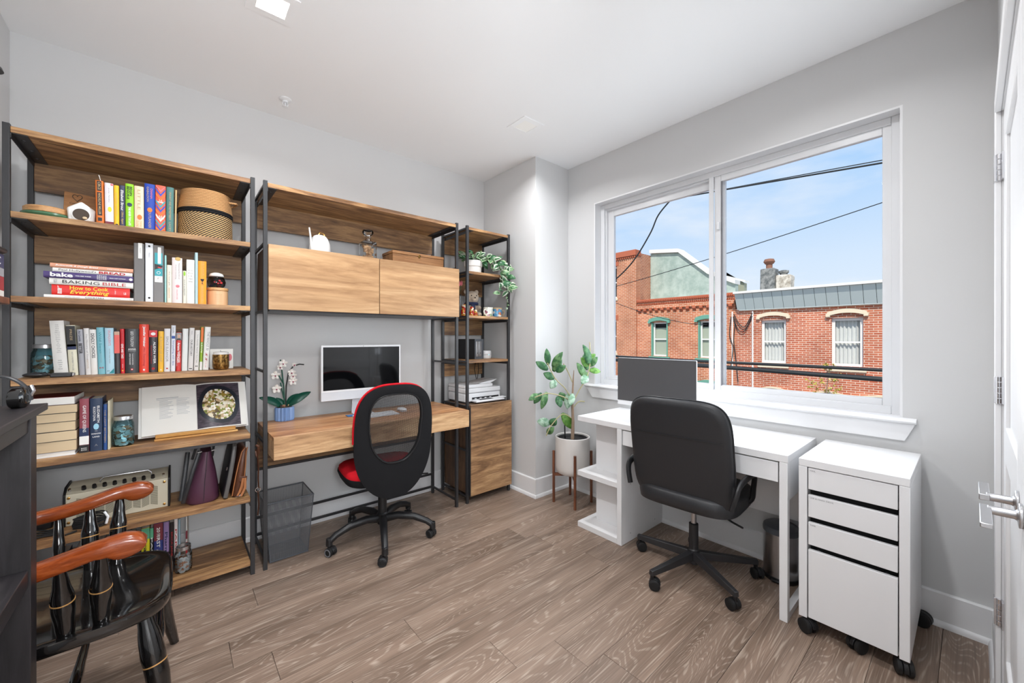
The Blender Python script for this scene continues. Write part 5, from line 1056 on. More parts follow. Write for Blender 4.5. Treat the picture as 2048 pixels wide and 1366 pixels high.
for k in range(9): MB().box(*(lambda x, y: (x-0.006, x+0.006, y-0.005, y+0.005))(rn.uniform(-0.034, 0.034), rn.uniform(-0.034, 0.034)), 0.086, 0.096+rn.uniform(0, 0.006)).build('soil_brick', rn.choice(('brick_dark', 'cork', 'walnut')), oc, False)
def leafm(base, tip, w, lift, m, nm, par, fold=0.25, n=8, sag=0.0, up=Vector((0, 0, 1))):
    """pointed blade from base to tip"""
    base, tip = Vector(base), Vector(tip); d = tip-base; side = d.cross(up); side = side.normalized() if side.length > 1e-6 else Vector((1, 0, 0)); nn = side.cross(d).normalized()
    mb = MB(); rows = []
    for k in range(n+1):
        u = k/n; c = base+d*u+nn*(lift*math.sin(PI*u)*d.length)-Vector((0, 0, sag*u*u)); ww = w*math.sin(PI*min(u*0.92+0.06, 1.0))**0.8
        rows.append([mb.bm.verts.new(c+side*ww+nn*(fold*ww)), mb.bm.verts.new(c), mb.bm.verts.new(c-side*ww+nn*(fold*ww))])
    for k in range(n):
        for j in range(2): mb.bm.faces.new((rows[k][j], rows[k][j+1], rows[k+1][j+1], rows[k+1][j]))
    o = mb.build(nm, m, par, False, angle=70)
    at_ = o.data.attributes.new('rim', 'FLOAT', 'POINT')
    for k_ in range(len(o.data.vertices)): at_.data[k_].value = 0.0 if k_ % 3 == 1 else 1.0
    sm = o.modifiers.new('thick', 'SOLIDIFY'); sm.thickness = 0.0012
    return o
for tip, w in (((-0.142, -0.03, 0.160), 0.026), ((0.150, -0.01, 0.168), 0.026), ((0.085, 0.02, 0.158), 0.024), ((-0.045, 0.01, 0.145), 0.018)): leafm((tip[0]*0.12, tip[1]*0.12, 0.088), tip, w, 0.10, 'brick_green', 'leaf', oc, up=Vector((0, -0.75, 0.55)))
stems = [[(0, 0, 0.09), (-0.004, 0, 0.20), (-0.014, -0.004, 0.30), (-0.022, -0.008, 0.372), (-0.024, -0.008, 0.386)], [(0.006, 0, 0.09), (0.010, 0.0, 0.22), (0.022, 0, 0.30), (0.050, 0.0, 0.342), (0.085, 0, 0.352), (0.112, 0, 0.348)], [(-0.004, 0, 0.14), (-0.014, 0, 0.19), (-0.022, 0, 0.24)], [(-0.005, 0, 0.23), (-0.030, -0.004, 0.28), (-0.042, -0.006, 0.302)]]
for s in stems: MB().tube(s, 0.0042, 8).build('stem', 'brick_green' if s is not stems[1] else 'brick_dark', oc, False)
def orchid_flower(c, sz):
    c = Vector(c); par = MB().sphere(c, 0.006, 0.006, 0.006, 8, 6).build('flower', 'petal_white', oc, False)
    for k in range(5):
        a = 2*PI*k/5+0.3; tip = c+Vector((math.cos(a)*sz, -0.014, math.sin(a)*sz)); leafm(c, tip, sz*(0.42 if k % 2 else 0.34), 0.12, 'petal_white', 'petal', par, 0.15, 6, up=Vector((0, 1, 0.01)))
    MB().sphere(c+Vector((0, -0.012, -0.004)), 0.005, 0.006, 0.005, 8, 6).build('lip', 'petal_pink', par, False)
for c, s in (((-0.012, -0.012, 0.362), 0.026), ((-0.028, -0.01, 0.340), 0.020), ((-0.055, -0.014, 0.290), 0.027), ((-0.048, -0.014, 0.205), 0.028), ((0.036, -0.012, 0.302), 0.024), ((0.044, -0.010, 0.280), 0.022), ((0.044, -0.012, 0.246), 0.026), ((0.052, -0.006, 0.352), 0.014)): orchid_flower(c, s)

# ---------------------------------------------------------------- tower contents
TZ = (0.755, 1.105, 1.455, 1.800)
pr_ = thing('printer', 'white all-in-one printer on the cupboard of the narrow tower', 'printer', (1.952, 2.735, 0.7526))
MB().box(-0.185, 0.180, -0.095, 0.155, 0.010, 0.078).build('lower_body', 'white_plastic', pr_, False, bevel=0.010, seg=3)
MB().box(-0.178, 0.172, -0.085, 0.145, 0.0, 0.010).build('feet', 'shadow_gap', pr_, False)
MB().box(-0.185, 0.180, -0.098, 0.155, 0.081, 0.118).build('scanner_body', 'white_plastic', pr_, False, bevel=0.008, seg=3)
MB().box(-0.181, 0.176, -0.092, 0.150, 0.077, 0.082).build('seam', 'c_grey', pr_, False)
MB().box(-0.185, 0.10, -0.095, 0.152, 0.119, 0.148).build('document_feeder', 'white_plastic', pr_, False, bevel=0.008, seg=3)
MB().hexa([(-0.02, -0.07, 0.149), (0.075, -0.07, 0.140), (0.075, 0.11, 0.140), (-0.02, 0.11, 0.149)], [(-0.02, -0.07, 0.153), (0.165, -0.07, 0.176), (0.165, 0.11, 0.176), (-0.02, 0.11, 0.153)]).build('paper_flap', 'white_plastic', pr_, False, bevel=0.001)
MB().box(-0.115, 0.160, -0.0965, -0.0945, 0.028, 0.044).build('output_slot', 'shadow_gap', pr_, False)
MB().box(-0.12, 0.17, -0.165, -0.096, 0.010, 0.026).build('output_tray', 'white_plastic', pr_, False, bevel=0.005, seg=3)
MB().box(-0.07, 0.06, -0.150, -0.110, 0.0262, 0.0268).build('tray_grip', 'shadow_gap', pr_, False)
MB().hexa([(0.06, -0.16, 0.028), (0.19, -0.16, 0.030), (0.19, -0.11, 0.030), (0.06, -0.11, 0.028)], [(0.06, -0.16, 0.031), (0.19, -0.16, 0.034), (0.19, -0.11, 0.034), (0.06, -0.11, 0.031)]).build('tray_stop', 'white_plastic', pr_, False)
for k in range(4): MB().box(-0.09+k*0.05, -0.07+k*0.05, -0.0975, -0.0968, 0.030, 0.036).build('roller', 'white_plastic', pr_, False)
ns_ = thing('network_drive', 'black two-bay network drive box on the narrow tower', 'storage box', (1.900, 2.760, TZ[1]+0.0006), (0, 0, R(14)))
MB().box(-0.055, 0.055, -0.10, 0.10, 0.0, 0.166).build('case', 'black_plastic', ns_, False, bevel=0.003)
mat('nas_grey', (78, 82, 88), 0.4); MB().box(-0.055, 0.055, -0.104, -0.1005, 0.0, 0.166).build('front_plate', 'nas_grey', ns_, False, bevel=0.002)
for k in range(2): MB().box(-0.047+k*0.037, -0.015+k*0.037, -0.109, -0.1045, 0.022, 0.148).build('drive_bay', 'steel', ns_, False, bevel=0.002); MB().lathe((-0.031+k*0.037, -0.1092, 0.050), [(0.004, 0), (0.004, -0.001)], 12, 'y').build('bay_lock', 'shadow_gap', ns_, False)
rt = thing('wifi_puck', 'white round network puck on the narrow tower', 'router', (2.045, 2.735, TZ[1]+0.0006))
MB().lathe((0, 0, 0), [(0.044, 0), (0.049, 0.006), (0.050, 0.030), (0.049, 0.031)], 36).build('lower_shell', 'white_plastic', rt, False); MB().lathe((0, 0, 0), [(0.049, 0.0325), (0.050, 0.034), (0.048, 0.060), (0.044, 0.066), (0.002, 0.067)], 36).build('upper_shell', 'white_plastic', rt, False)
mat('led', (150, 220, 235), 0.4, emit=(150, 220, 235), estr=0.8); MB().sphere((0, -0.0495, 0.032), 0.010, 0.001, 0.002, 10, 6).build('status_light', 'led', rt, False)
cb_ = thing('hanging_cable', 'two thin black cables hanging behind the narrow tower', 'cord', (2.06, 2.885, 0.76))
for k, x in enumerate((-0.01, 0.012)): MB().tube([(x, 0, 0.320), (x+0.012*(1 if k else -1), 0.005, 0.24), (x-0.008*(1 if k else -1), 0.0, 0.14), (x, 0, 0.02)], 0.003, 6).build('cord', 'black_rubber', cb_, False)
# trailing plant
tp = thing('trailing_houseplant', 'variegated trailing houseplant in a white pot on the narrow tower', 'houseplant', (1.905, 2.720, TZ[3]+0.0006))
MB().lathe((0, 0, 0), [(0.058, 0), (0.066, 0.003), (0.070, 0.070), (0.076, 0.074), (0.080, 0.118), (0.076, 0.120), (0.072, 0.108), (0.002, 0.104)], 36).build('pot', 'white_matte', tp, False)
MB().lathe((0, 0, 0), [(0.0715, 0.106), (0.002, 0.109)], 24).build('soil', 'dark_brown', tp, False)
def leaf_mat(name, edge, mid):
    m, n, l, b_ = nodes_of(name)
    if 'varieg' in name:                                   # cream margin round a green blade
        a_ = n.new('ShaderNodeAttribute'); a_.attribute_name = 'rim'; nz = n.new('ShaderNodeTexNoise'); nz.inputs['Scale'].default_value = 60; tc = n.new('ShaderNodeTexCoord'); l(tc.outputs['Object'], nz.inputs['Vector'])
        ad = n.new('ShaderNodeMath'); ad.operation = 'MULTIPLY_ADD'; ad.inputs[1].default_value = 0.5; l(nz.outputs[0], ad.inputs[0]); l(a_.outputs['Fac'], ad.inputs[2])
        rp = ramp(n, [(0.0, mid), (0.30, mid), (0.38, edge), (0.72, edge), (0.86, mid)] if name.endswith('2') else [(0.0, edge), (0.66, edge), (0.80, mid)]); l(ad.outputs[0], rp.inputs[0]); l(rp.outputs[0], b_.inputs['Base Color']); b_.inputs['Roughness'].default_value = 0.4
        return
    tc = n.new('ShaderNodeTexCoord'); nz = n.new('ShaderNodeTexNoise'); nz.inputs['Scale'].default_value = 38; nz.inputs['Detail'].default_value = 2
    l(tc.outputs['Object'], nz.inputs['Vector']); rp = ramp(n, [(0.44, edge), (0.58, mid)]); l(nz.outputs[0], rp.inputs[0]); l(rp.outputs[0], b_.inputs['Base Color']); b_.inputs['Roughness'].default_value = 0.4
leaf_mat('leaf_varieg', (70, 116, 78), (218, 226, 208)); leaf_mat('leaf_varieg2', (60, 112, 68), (172, 200, 156)); leaf_mat('leaf_green', (64, 112, 66), (112, 154, 102)); leaf_mat('leaf_deep', (46, 98, 62), (86, 136, 88)); leaf_mat('leaf_pale', (120, 160, 130), (170, 198, 176))
rn = random.Random(11)
for k in range(52):
    a = rn.uniform(0, 2*PI); rr = rn.uniform(0.01, 0.060); L_ = rn.uniform(0.065, 0.100); el = rn.uniform(0.1, 1.0)
    base = Vector((rr*math.cos(a), rr*math.sin(a), 0.112+rn.uniform(0, 0.05))); tip = base+Vector((math.cos(a)*math.cos(el), math.sin(a)*math.cos(el)*0.9, math.sin(el)*0.8))*L_
    tip.x = min(tip.x, 0.2); leafm(base, tip, rn.uniform(0.016, 0.022), 0.12, rn.choice(('leaf_varieg', 'leaf_varieg2', 'leaf_deep')), 'leaf', tp, 0.25, 5, up=Vector((rn.uniform(-1, 0), rn.uniform(-1.2, -0.2), rn.uniform(0.2, 1))))
vines = [[(0.05, -0.03, 0.12), (0.10, -0.07, 0.14), (0.135, -0.13, 0.11), (0.145, -0.195, 0.03), (0.13, -0.21, -0.08), (0.12, -0.21, -0.17)],
         [(0.06, -0.02, 0.13), (0.13, -0.06, 0.16), (0.18, -0.14, 0.12), (0.20, -0.20, 0.03), (0.20, -0.21, -0.08), (0.20, -0.21, -0.14)],
         [(0.05, 0.0, 0.12), (0.12, -0.02, 0.12), (0.16, -0.12, 0.08), (0.18, -0.205, 0.0), (0.19, -0.215, -0.12), (0.195, -0.215, -0.22), (0.19, -0.215, -0.30)]]
for vi, v in enumerate(vines):
    MB().tube(v, 0.0018, 6).build('vine', 'leaf_green', tp, False)
    for k in range(len(v)-1):
        a, b2 = Vector(v[k]), Vector(v[k+1])
        for f in (0.1, 0.35, 0.6, 0.85):
            if vi == 2 and k >= 3: sz = 0.022
            else: sz = rn.uniform(0.065, 0.092)
            c = a.lerp(b2, f); d = Vector((rn.uniform(-1, 1), rn.uniform(-1, 0.2), rn.uniform(-0.8, 0.5))).normalized()*sz; leafm(c, c+d, sz*0.27, 0.1, rn.choice(('leaf_varieg', 'leaf_varieg', 'leaf_varieg2', 'leaf_deep')), 'leaf', tp, 0.25, 5, up=Vector((rn.uniform(-1, 0.1), rn.uniform(-1.2, -0.3), rn.uniform(0, 0.7))))
# bear, figurines, mugs on the middle shelf
mat('plush', (196, 178, 158), 0.95, bump=(160, 0.8), sheen=0.4)
be = thing('teddy_bear', 'small beige teddy bear with a dark scarf on the narrow tower', 'soft toy', (1.932, 2.790, TZ[2]+0.0006), (0, 0, R(-12)))
be.scale = (1.22, 1.22, 1.22)
mb = MB(); mb.sphere((0, 0, 0.052), 0.048, 0.042, 0.052, 20, 14); mb.sphere((0, -0.012, 0.138), 0.050, 0.046, 0.046, 22, 14)
for s in (-1, 1): mb.sphere((s*0.040, 0.0, 0.178), 0.017, 0.010, 0.017, 12, 8); mb.sphere((s*0.044, -0.030, 0.066), 0.018, 0.030, 0.018, 12, 8); mb.sphere((s*0.036, -0.050, 0.018), 0.020, 0.036, 0.018, 12, 8)
mb.sphere((0.0, -0.054, 0.126), 0.022, 0.018, 0.018, 14, 10)
body = mb.build('body', 'plush', be, False, angle=80); rm = body.modifiers.new('merge', 'REMESH'); rm.mode = 'VOXEL'; rm.voxel_size = 0.006; rm.use_smooth_shade = True
for s in (-1, 1): MB().sphere((s*0.018, -0.054, 0.148), 0.0045, 0.003, 0.0045, 8, 6).build('eye', 'black_gloss', be, False)
MB().sphere((0, -0.073, 0.132), 0.007, 0.004, 0.005, 8, 6).build('nose', 'dark_brown', be, False)
MB().tube([(0.040*math.cos(a), -0.006+0.036*math.sin(a), 0.094) for a in [2*PI*k/20 for k in range(20)]], 0.011, 8, closed=True).build('scarf', 'ink_navy', be, False); MB().hexa([(-0.02, -0.05, 0.05), (0.012, -0.05, 0.05), (0.012, -0.045, 0.05), (-0.02, -0.045, 0.05)], [(-0.012, -0.046, 0.092), (0.012, -0.046, 0.092), (0.012, -0.040, 0.092), (-0.012, -0.040, 0.092)]).build('scarf_end', 'ink_navy', be, False)
def lacquer(name, base):
    m, n, l, b_ = nodes_of(name); tc = n.new('ShaderNodeTexCoord'); vo = n.new('ShaderNodeTexVoronoi'); vo.inputs['Scale'].default_value = 70; l(tc.outputs['Object'], vo.inputs['Vector']); sp_ = n.new('ShaderNodeSeparateXYZ'); l(vo.outputs['Color'], sp_.inputs[0])
    rp = ramp(n, [(0.0, base), (0.4, (196, 150, 60)), (0.6, (150, 34, 28)), (0.8, (236, 220, 190))]); rp.color_ramp.interpolation = 'CONSTANT'; l(sp_.outputs[0], rp.inputs[0]); l(rp.outputs[0], b_.inputs['Base Color']); b_.inputs['Roughness'].default_value = 0.15
lacquer('lacquer_red', (166, 40, 26)); lacquer('lacquer_gold', (190, 120, 40))
for x, y, s, m_, lab in ((1.795, 2.690, 1.0, 'lacquer_red', 'tallest red and gold nesting doll on the narrow tower'), (1.846, 2.655, 0.80, 'lacquer_red', 'second tallest nesting doll on the narrow tower'), (1.892, 2.664, 0.58, 'lacquer_gold', 'smallest nesting doll, nearest the mugs')):
    t = thing('nesting_doll', lab, 'doll', (x, y, TZ[2]+0.0006), group='nesting dolls on the narrow tower')
    MB().lathe((0, 0, 0), [(0.020*s, 0), (0.027*s, 0.012*s), (0.028*s, 0.035*s), (0.022*s, 0.058*s), (0.019*s, 0.064*s), (0.021*s, 0.074*s), (0.020*s, 0.088*s), (0.012*s, 0.099*s), (0.001, 0.102*s)], 24).build('body', m_, t, False)
    MB().sphere((0, -0.016*s, 0.078*s), 0.011*s, 0.006*s, 0.013*s, 12, 8).build('face', 'c_cream', t, False)
def mug(x, y, lab, m1, m2, ang):
    t = thing('mug', lab, 'mug', (x, y, TZ[2]+0.0006), (0, 0, ang), group='small painted mugs on the narrow tower'); t.scale = (1.28, 1.28, 1.28)
    MB().lathe((0, 0, 0), [(0.026, 0), (0.030, 0.003), (0.032, 0.060), (0.0295, 0.060), (0.0275, 0.006), (0.001, 0.006)], 28).build('cup', m1, t, False)
    MB().tube([(0.030, 0, 0.046), (0.046, 0, 0.044), (0.050, 0, 0.028), (0.042, 0, 0.014), (0.029, 0, 0.012)], 0.0036, 8).build('handle', m2, t, False)
    MB().lathe((0, 0, 0), [(0.0322, 0.052), (0.0328, 0.056), (0.0322, 0.0605), (0.029, 0.0605)], 28, caps=False).build('rim_band', m2, t, False)
def painted(name, cs):
    m, n, l, b_ = nodes_of(name); tc = n.new('ShaderNodeTexCoord'); vo = n.new('ShaderNodeTexVoronoi'); vo.inputs['Scale'].default_value = 60; l(tc.outputs['Object'], vo.inputs['Vector']); sp_ = n.new('ShaderNodeSeparateXYZ'); l(vo.outputs['Color'], sp_.inputs[0])
    rp = ramp(n, [(k/len(cs), c) for k, c in enumerate(cs)]); rp.color_ramp.interpolation = 'CONSTANT'; l(sp_.outputs[0], rp.inputs[0]); l(rp.outputs[0], b_.inputs['Base Color']); b_.inputs['Roughness'].default_value = 0.2
painted('mug_green', [(226, 222, 210), (120, 146, 104), (226, 222, 210), (150, 92, 110), (210, 214, 206)]); painted('mug_blue', [(84, 146, 186), (226, 216, 200), (84, 146, 186), (200, 110, 60), (120, 170, 200)])
mug(1.990, 2.625, 'pale green and white painted mug on the narrow tower', 'mug_green', 'mug_green', R(200)); mug(2.074, 2.610, 'blue and orange painted mug at the shelf edge of the narrow tower', 'mug_blue', 'ink_tan', R(-20))
vs = thing('ribbed_vase', 'clear ribbed glass vase with pink sprig behind the dolls', 'vase', (1.785, 2.785, TZ[2]+0.0006))
mb = MB(); n = 20; rings = [[mb.bm.verts.new(((0.036 if i % 2 else 0.033)*s_*math.cos(2*PI*i/(2*n)), (0.036 if i % 2 else 0.033)*s_*math.sin(2*PI*i/(2*n)), z)) for i in range(2*n)] for z, s_ in ((0, 0.9), (0.01, 1.0), (0.19, 1.05))]; mb.skin(rings, caps=False); mb.build('ribbed_glass', 'clear_glass', vs, False, angle=20)
for k in range(3): MB().tube([(0.01*k-0.01, 0, 0.01), (0.012*k-0.01, -0.005, 0.18), (0.02*k+0.0, -0.01, 0.27)], 0.0018, 6).build('sprig', 'leaf_green', vs, False); MB().sphere((0.02*k, -0.01, 0.27+0.006*k), 0.010, 0.010, 0.022, 10, 8).build('blossom', 'ink_pink', vs, False)

# ---------------------------------------------------------------- swivel chairs
def catmull(P_, n=5):
    out = []
    for i in range(len(P_)-1):
        p0, p1, p2, p3 = P_[max(i-1, 0)], P_[i], P_[i+1], P_[min(i+2, len(P_)-1)]
        for k in range(n):
            t_ = k/n; out.append(0.5*((2*p1)+(p2-p0)*t_+(2*p0-5*p1+4*p2-p3)*t_*t_+(3*p1-p0-3*p2+p3)*t_**3))
    out.append(P_[-1]); return out
def catmull2(p): return catmull([Vector(q) for q in p], 4)
def caster(par, x, y, ang, r=0.026, ring=None, z1=0.085):
    """twin-wheel caster: hood and two wheels"""
    M = Matrix.Translation((x, y, 0)) @ Matrix.Rotation(ang, 4, 'Z')
    h = MB(); h.cyl((0, 0, r*1.4), (0, 0, z1), 0.010, seg=12)
    pts = [(-0.012+r*1.06*math.cos(a), r+r*1.06*math.sin(a)) for a in [R(-20)+k*R(200)/10 for k in range(11)]]
    h.prism(pts, -0.007, 0.007, 'xz'); c = h.build('caster', 'black_plastic', par, False, bevel=0.001, M=M)
    for s in (-1, 1):
        MB().lathe((-0.012, s*0.0165, r), [(r-0.004, -0.0085), (r, -0.006), (r, 0.006), (r-0.004, 0.0085), (r*0.55, 0.0086 if s > 0 else 0.0086)], 22, 'y').build('wheel', 'black_rubber', c, False, M=M)
        if ring: MB().lathe((-0.012, s*0.0253, r), [(r*0.86, -0.0004), (r*0.86, 0.0012*1), (r*0.62, 0.0012), (r*0.62, -0.0004)], 22, 'y', caps=False).build('wheel_ring', ring, c, False, M=M)
def superell(w, h, e, n=48):
    out = []
    for i in range(n):
        a = 2*PI*i/n; c, s = math.cos(a), math.sin(a)
        out.append((w*math.copysign(abs(c)**(2/e), c), h*math.copysign(abs(s)**(2/e), s)))
    return out

# red and black mesh chair at the wooden desk (local: faces +Y)
rc = thing('mesh_office_chair', 'black office chair with mesh back and red seat at the wooden desk', 'office chair', (1.015, 2.455, 0), (0, 0, R(-5)))
PH = 39.0
for k in range(5):
    a = R(PH+72*k); d = Vector((math.cos(a), math.sin(a), 0)); rr = [0.03, 0.10, 0.20, 0.28, 0.318]; zz = [0.135, 0.148, 0.138, 0.108, 0.080]
    MB().tube([d*q+Vector((0, 0, w)) for q, w in zip(rr, zz)], [0.026, 0.024, 0.021, 0.019, 0.018], 12, up=(0, 0, 1)).build('base_arm', 'black_plastic', rc, False)
    MB().cyl(d*0.318+Vector((0, 0, 0.058)), d*0.318+Vector((0, 0, 0.100)), 0.019, 0.017, 14).build('caster_socket', 'black_plastic', rc, False, bevel=0.002)
    caster(rc, d.x*0.318, d.y*0.318, a+R((20, 140, -60, 80, -30)[k]), 0.026, 'grey_rubber', 0.062)
MB().lathe((0, 0, 0), [(0.030, 0.100), (0.034, 0.115), (0.034, 0.165), (0.028, 0.172), (0.026, 0.320), (0.020, 0.322), (0.019, 0.410)], 24).build('gas_column', 'black_plastic', rc, False)
MB().box(-0.09, 0.09, -0.10, 0.12, 0.395, 0.425).build('mechanism', 'black_plastic', rc, False, bevel=0.008)
sm_ = MB(); outl = superell(0.245, 0.235, 3.6); n = len(outl); rings = []
for z, s_, dy in ((0.400, 0.80, 0.0), (0.408, 0.95, 0.0), (0.440, 1.0, 0.0), (0.452, 0.99, 0.0)): rings.append([sm_.bm.verts.new((x*s_, y*s_+0.03, z-0.05*max(0, (y*s_-0.10))*1.2)) for x, y in outl])
sm_.skin(rings); sm_.build('seat_shell', 'black_fabric', rc, False)
st_ = MB(); rings = []
for z, s_ in ((0.450, 0.975), (0.470, 0.965), (0.482, 0.90), (0.487, 0.70), (0.480, 0.25)): rings.append([st_.bm.verts.new((x*s_, y*s_+0.03, z-0.05*max(0, (y*s_-0.10))*1.2)) for x, y in outl])
st_.skin(rings); st_.build('seat_cushion', 'red_fabric', rc, False, angle=60)
# backrest: egg-shaped ring with mesh window
def back_outline(t):
    """(x, z) of the backrest outline; t in 0..1 around"""
    a = 2*PI*t; c, s = math.cos(a), math.sin(a); e = 2.9
    z = 0.335*math.copysign(abs(s)**(2/e), s); w = 0.232*(1+0.06*s) if s > 0 else 0.232*(1-0.26*abs(s)**1.6)
    return (w*math.copysign(abs(c)**(2/e), c), 0.675+z)
def inner_outline(t):
    a = 2*PI*t; c, s = math.cos(a), math.sin(a); e = 3.0
    z = 0.203*math.copysign(abs(s)**(2/e), s); w = 0.155*(1+0.08*s) if s > 0 else 0.150*(1-0.30*abs(s)**1.5)
    return (w*math.copysign(abs(c)**(2/e), c), 0.752+z)
def back_y(x, z): return -0.262-0.030*((z-0.675)/0.335)+0.55*x*x
N = 64
fr = MB(); O1, O2, I1, I2 = [], [], [], []
for k in range(N):
    x, z = back_outline(k/N); xi, zi = inner_outline(k/N)
    O1.append(fr.bm.verts.new((x, back_y(x, z), z))); O2.append(fr.bm.verts.new((x*0.97, back_y(x, z)+0.026, 0.675+(z-0.675)*0.985)))
    I1.append(fr.bm.verts.new((xi, back_y(xi, zi)+0.002, zi))); I2.append(fr.bm.verts.new((xi, back_y(xi, zi)+0.024, zi)))
M1, M2 = [], []
for k in range(N):
    x, z = back_outline(k/N); xi, zi = inner_outline(k/N); xm, zm = (x*0.6+xi*0.4), (z*0.6+zi*0.4); M1.append(fr.bm.verts.new((xm, back_y(xm, zm)-0.006, zm)))
for k in range(N):
    j = (k+1) % N
    for A, B in ((O1, M1), (M1, I1), (I1, I2), (I2, O2), (O2, O1)): fr.bm.faces.new((A[k], A[j], B[j], B[k]))
fr.build('back_frame', 'black_fabric', rc, False, angle=50)
mesh_fabric('chair_net', (22, 22, 24), 0.0042, 0.40)
nt_ = MB(); c0 = nt_.bm.verts.new((0, back_y(0, 0.752)+0.010, 0.752)); ring = [nt_.bm.verts.new((inner_outline(k/N)[0], back_y(*inner_outline(k/N))+0.010, inner_outline(k/N)[1])) for k in range(N)]
for k in range(N): nt_.bm.faces.new((c0, ring[k], ring[(k+1) % N]))
nt_.build('mesh_panel', 'chair_net', rc, False, angle=80)
MB().tube([(inner_outline(k/N)[0], back_y(*inner_outline(k/N))-0.001, inner_outline(k/N)[1]) for k in range(N)], 0.005, 6, closed=True).build('mesh_rim', 'black_plastic', rc, False)
rp_ = MB(); A, B, C = [], [], []
for k in range(N):
    x, z = back_outline(k/N); xi, zi = inner_outline(k/N)
    A.append(rp_.bm.verts.new((x*0.985, back_y(x, z)+0.026, 0.675+(z-0.675)*0.992+0.006))); B.append(rp_.bm.verts.new((x*0.95, back_y(x, z)+0.045, 0.675+(z-0.675)*0.98+0.006))); C.append(rp_.bm.verts.new((xi, back_y(xi, zi)+0.030, zi)))
for k in range(N):
    j = (k+1) % N; rp_.bm.faces.new((A[k], A[j], B[j], B[k])); rp_.bm.faces.new((B[k], B[j], C[j], C[k])); rp_.bm.faces.new((C[k], C[j], A[j], A[k]))
rp_.build('front_pad', 'black_fabric', rc, False, angle=60)
MB().tube([(back_outline(k/N)[0]*0.985, back_y(*back_outline(k/N))+0.030, 0.675+(back_outline(k/N)[1]-0.675)*0.990+0.004) for k in range(10, 33)], 0.0065, 8).build('red_trim', 'red_fabric', rc, False)
MB().tube([(0, -0.06, 0.41), (0, -0.17, 0.400), (0, -0.205, 0.43), (0, -0.210, 0.50)], 0.024, 8, flat=0.5, up=(0, 0, 1)).build('back_bracket', 'black_plastic', rc, False)
MB().tube([(0.10, -0.02, 0.405), (0.20, -0.10, 0.40), (0.25, -0.14, 0.405)], 0.005, 8).build('height_lever', 'black_plastic', rc, False)

# black upholstered swivel chair at the white desk (local: faces +Y; the thing is turned to face the window)
bc = thing('black_swivel_chair', 'black upholstered swivel armchair at the white desk', 'office chair', (2.165, 0.995, 0), (0, 0, R(-90+4)))
for k in range(5):
    a = R(95+72*k)+R(90-4); d = Vector((math.cos(a), math.sin(a), 0)); sd = Vector((-d.y, d.x, 0))
    lo = [d*0.025+sd*0.020+Vector((0, 0, 0.075)), d*0.025-sd*0.020+Vector((0, 0, 0.075)), d*0.325-sd*0.013+Vector((0, 0, 0.068)), d*0.325+sd*0.013+Vector((0, 0, 0.068))]
    hi = [d*0.025+sd*0.016+Vector((0, 0, 0.118)), d*0.025-sd*0.016+Vector((0, 0, 0.118)), d*0.325-sd*0.011+Vector((0, 0, 0.094)), d*0.325+sd*0.011+Vector((0, 0, 0.094))]
    MB().hexa(lo, hi).build('base_arm', 'black_steel', bc, False, bevel=0.003)
    caster(bc, d.x*0.315, d.y*0.315, a+R((40, -50, 10, 100, -90)[k]), 0.027, None, 0.070)
MB().lathe((0, 0, 0), [(0.026, 0.050), (0.028, 0.060), (0.028, 0.125), (0.024, 0.130), (0.024, 0.265), (0.019, 0.268)], 24).build('base_column', 'black_steel', bc, False)
MB().lathe((0, 0, 0), [(0.014, 0.26), (0.014, 0.40)], 16).build('gas_lift', 'steel', bc, False)
MB().box(-0.10, 0.10, -0.10, 0.10, 0.385, 0.405).build('mechanism', 'black_steel', bc, False, bevel=0.004)
se = MB(); outl = superell(0.255, 0.240, 4.2); rings = []
for z, s_ in ((0.402, 0.90), (0.410, 0.98), (0.445, 1.0), (0.475, 0.985), (0.490, 0.92), (0.494, 0.60)): rings.append([se.bm.verts.new((x*s_, y*s_+0.02, z)) for x, y in outl])
se.skin(rings); se.build('seat_cushion', 'black_leather', bc, False, angle=60)
bb = MB(); rings = []; outl = superell(0.258, 0.285, 5.0, 56)
def bpos(x, z, off): return (x, -0.232-0.10*(z/0.285)*0.5+0.25*x*x+off, 0.690+z)
for off, s_ in ((0.0, 0.30), (-0.004, 0.86), (0.0, 0.955), (0.012, 0.992), (0.030, 1.0), (0.046, 0.985), (0.056, 0.94), (0.052, 0.55)): rings.append([bb.bm.verts.new(bpos(x*s_, z*s_, off)) for x, z in outl])
bb.skin(rings); bb.build('back_cushion', 'black_leather', bc, False, angle=60)
MB().tube([bpos(x*1.004, z*1.004, 0.024) for x, z in outl], 0.0035, 6, closed=True).build('back_piping', 'black_leather', bc, False)
MB().tube([bpos(x*0.222, 0.095, -0.0040) for x in [k/10-1 for k in range(21)]], 0.0016, 6).build('back_seam', 'black_leather', bc, False)
for s in (-1, 1):
    MB().tube(catmull2([(s*0.255, -0.225, 0.48), (s*0.272, -0.215, 0.545), (s*0.278, -0.190, 0.584), (s*0.280, -0.12, 0.598), (s*0.280, 0.02, 0.596), (s*0.279, 0.055, 0.572), (s*0.272, 0.065, 0.510), (s*0.262, 0.075, 0.450), (s*0.225, 0.06, 0.415)]), 0.019, 10, flat=0.62, up=(1, 0, 0)).build('armrest', 'black_plastic', bc, False)
MB().tube([(0.12, -0.05, 0.392), (0.22, -0.09, 0.372), (0.27, -0.105, 0.366)], 0.005, 8).build('tilt_lever', 'black_plastic', bc, False)

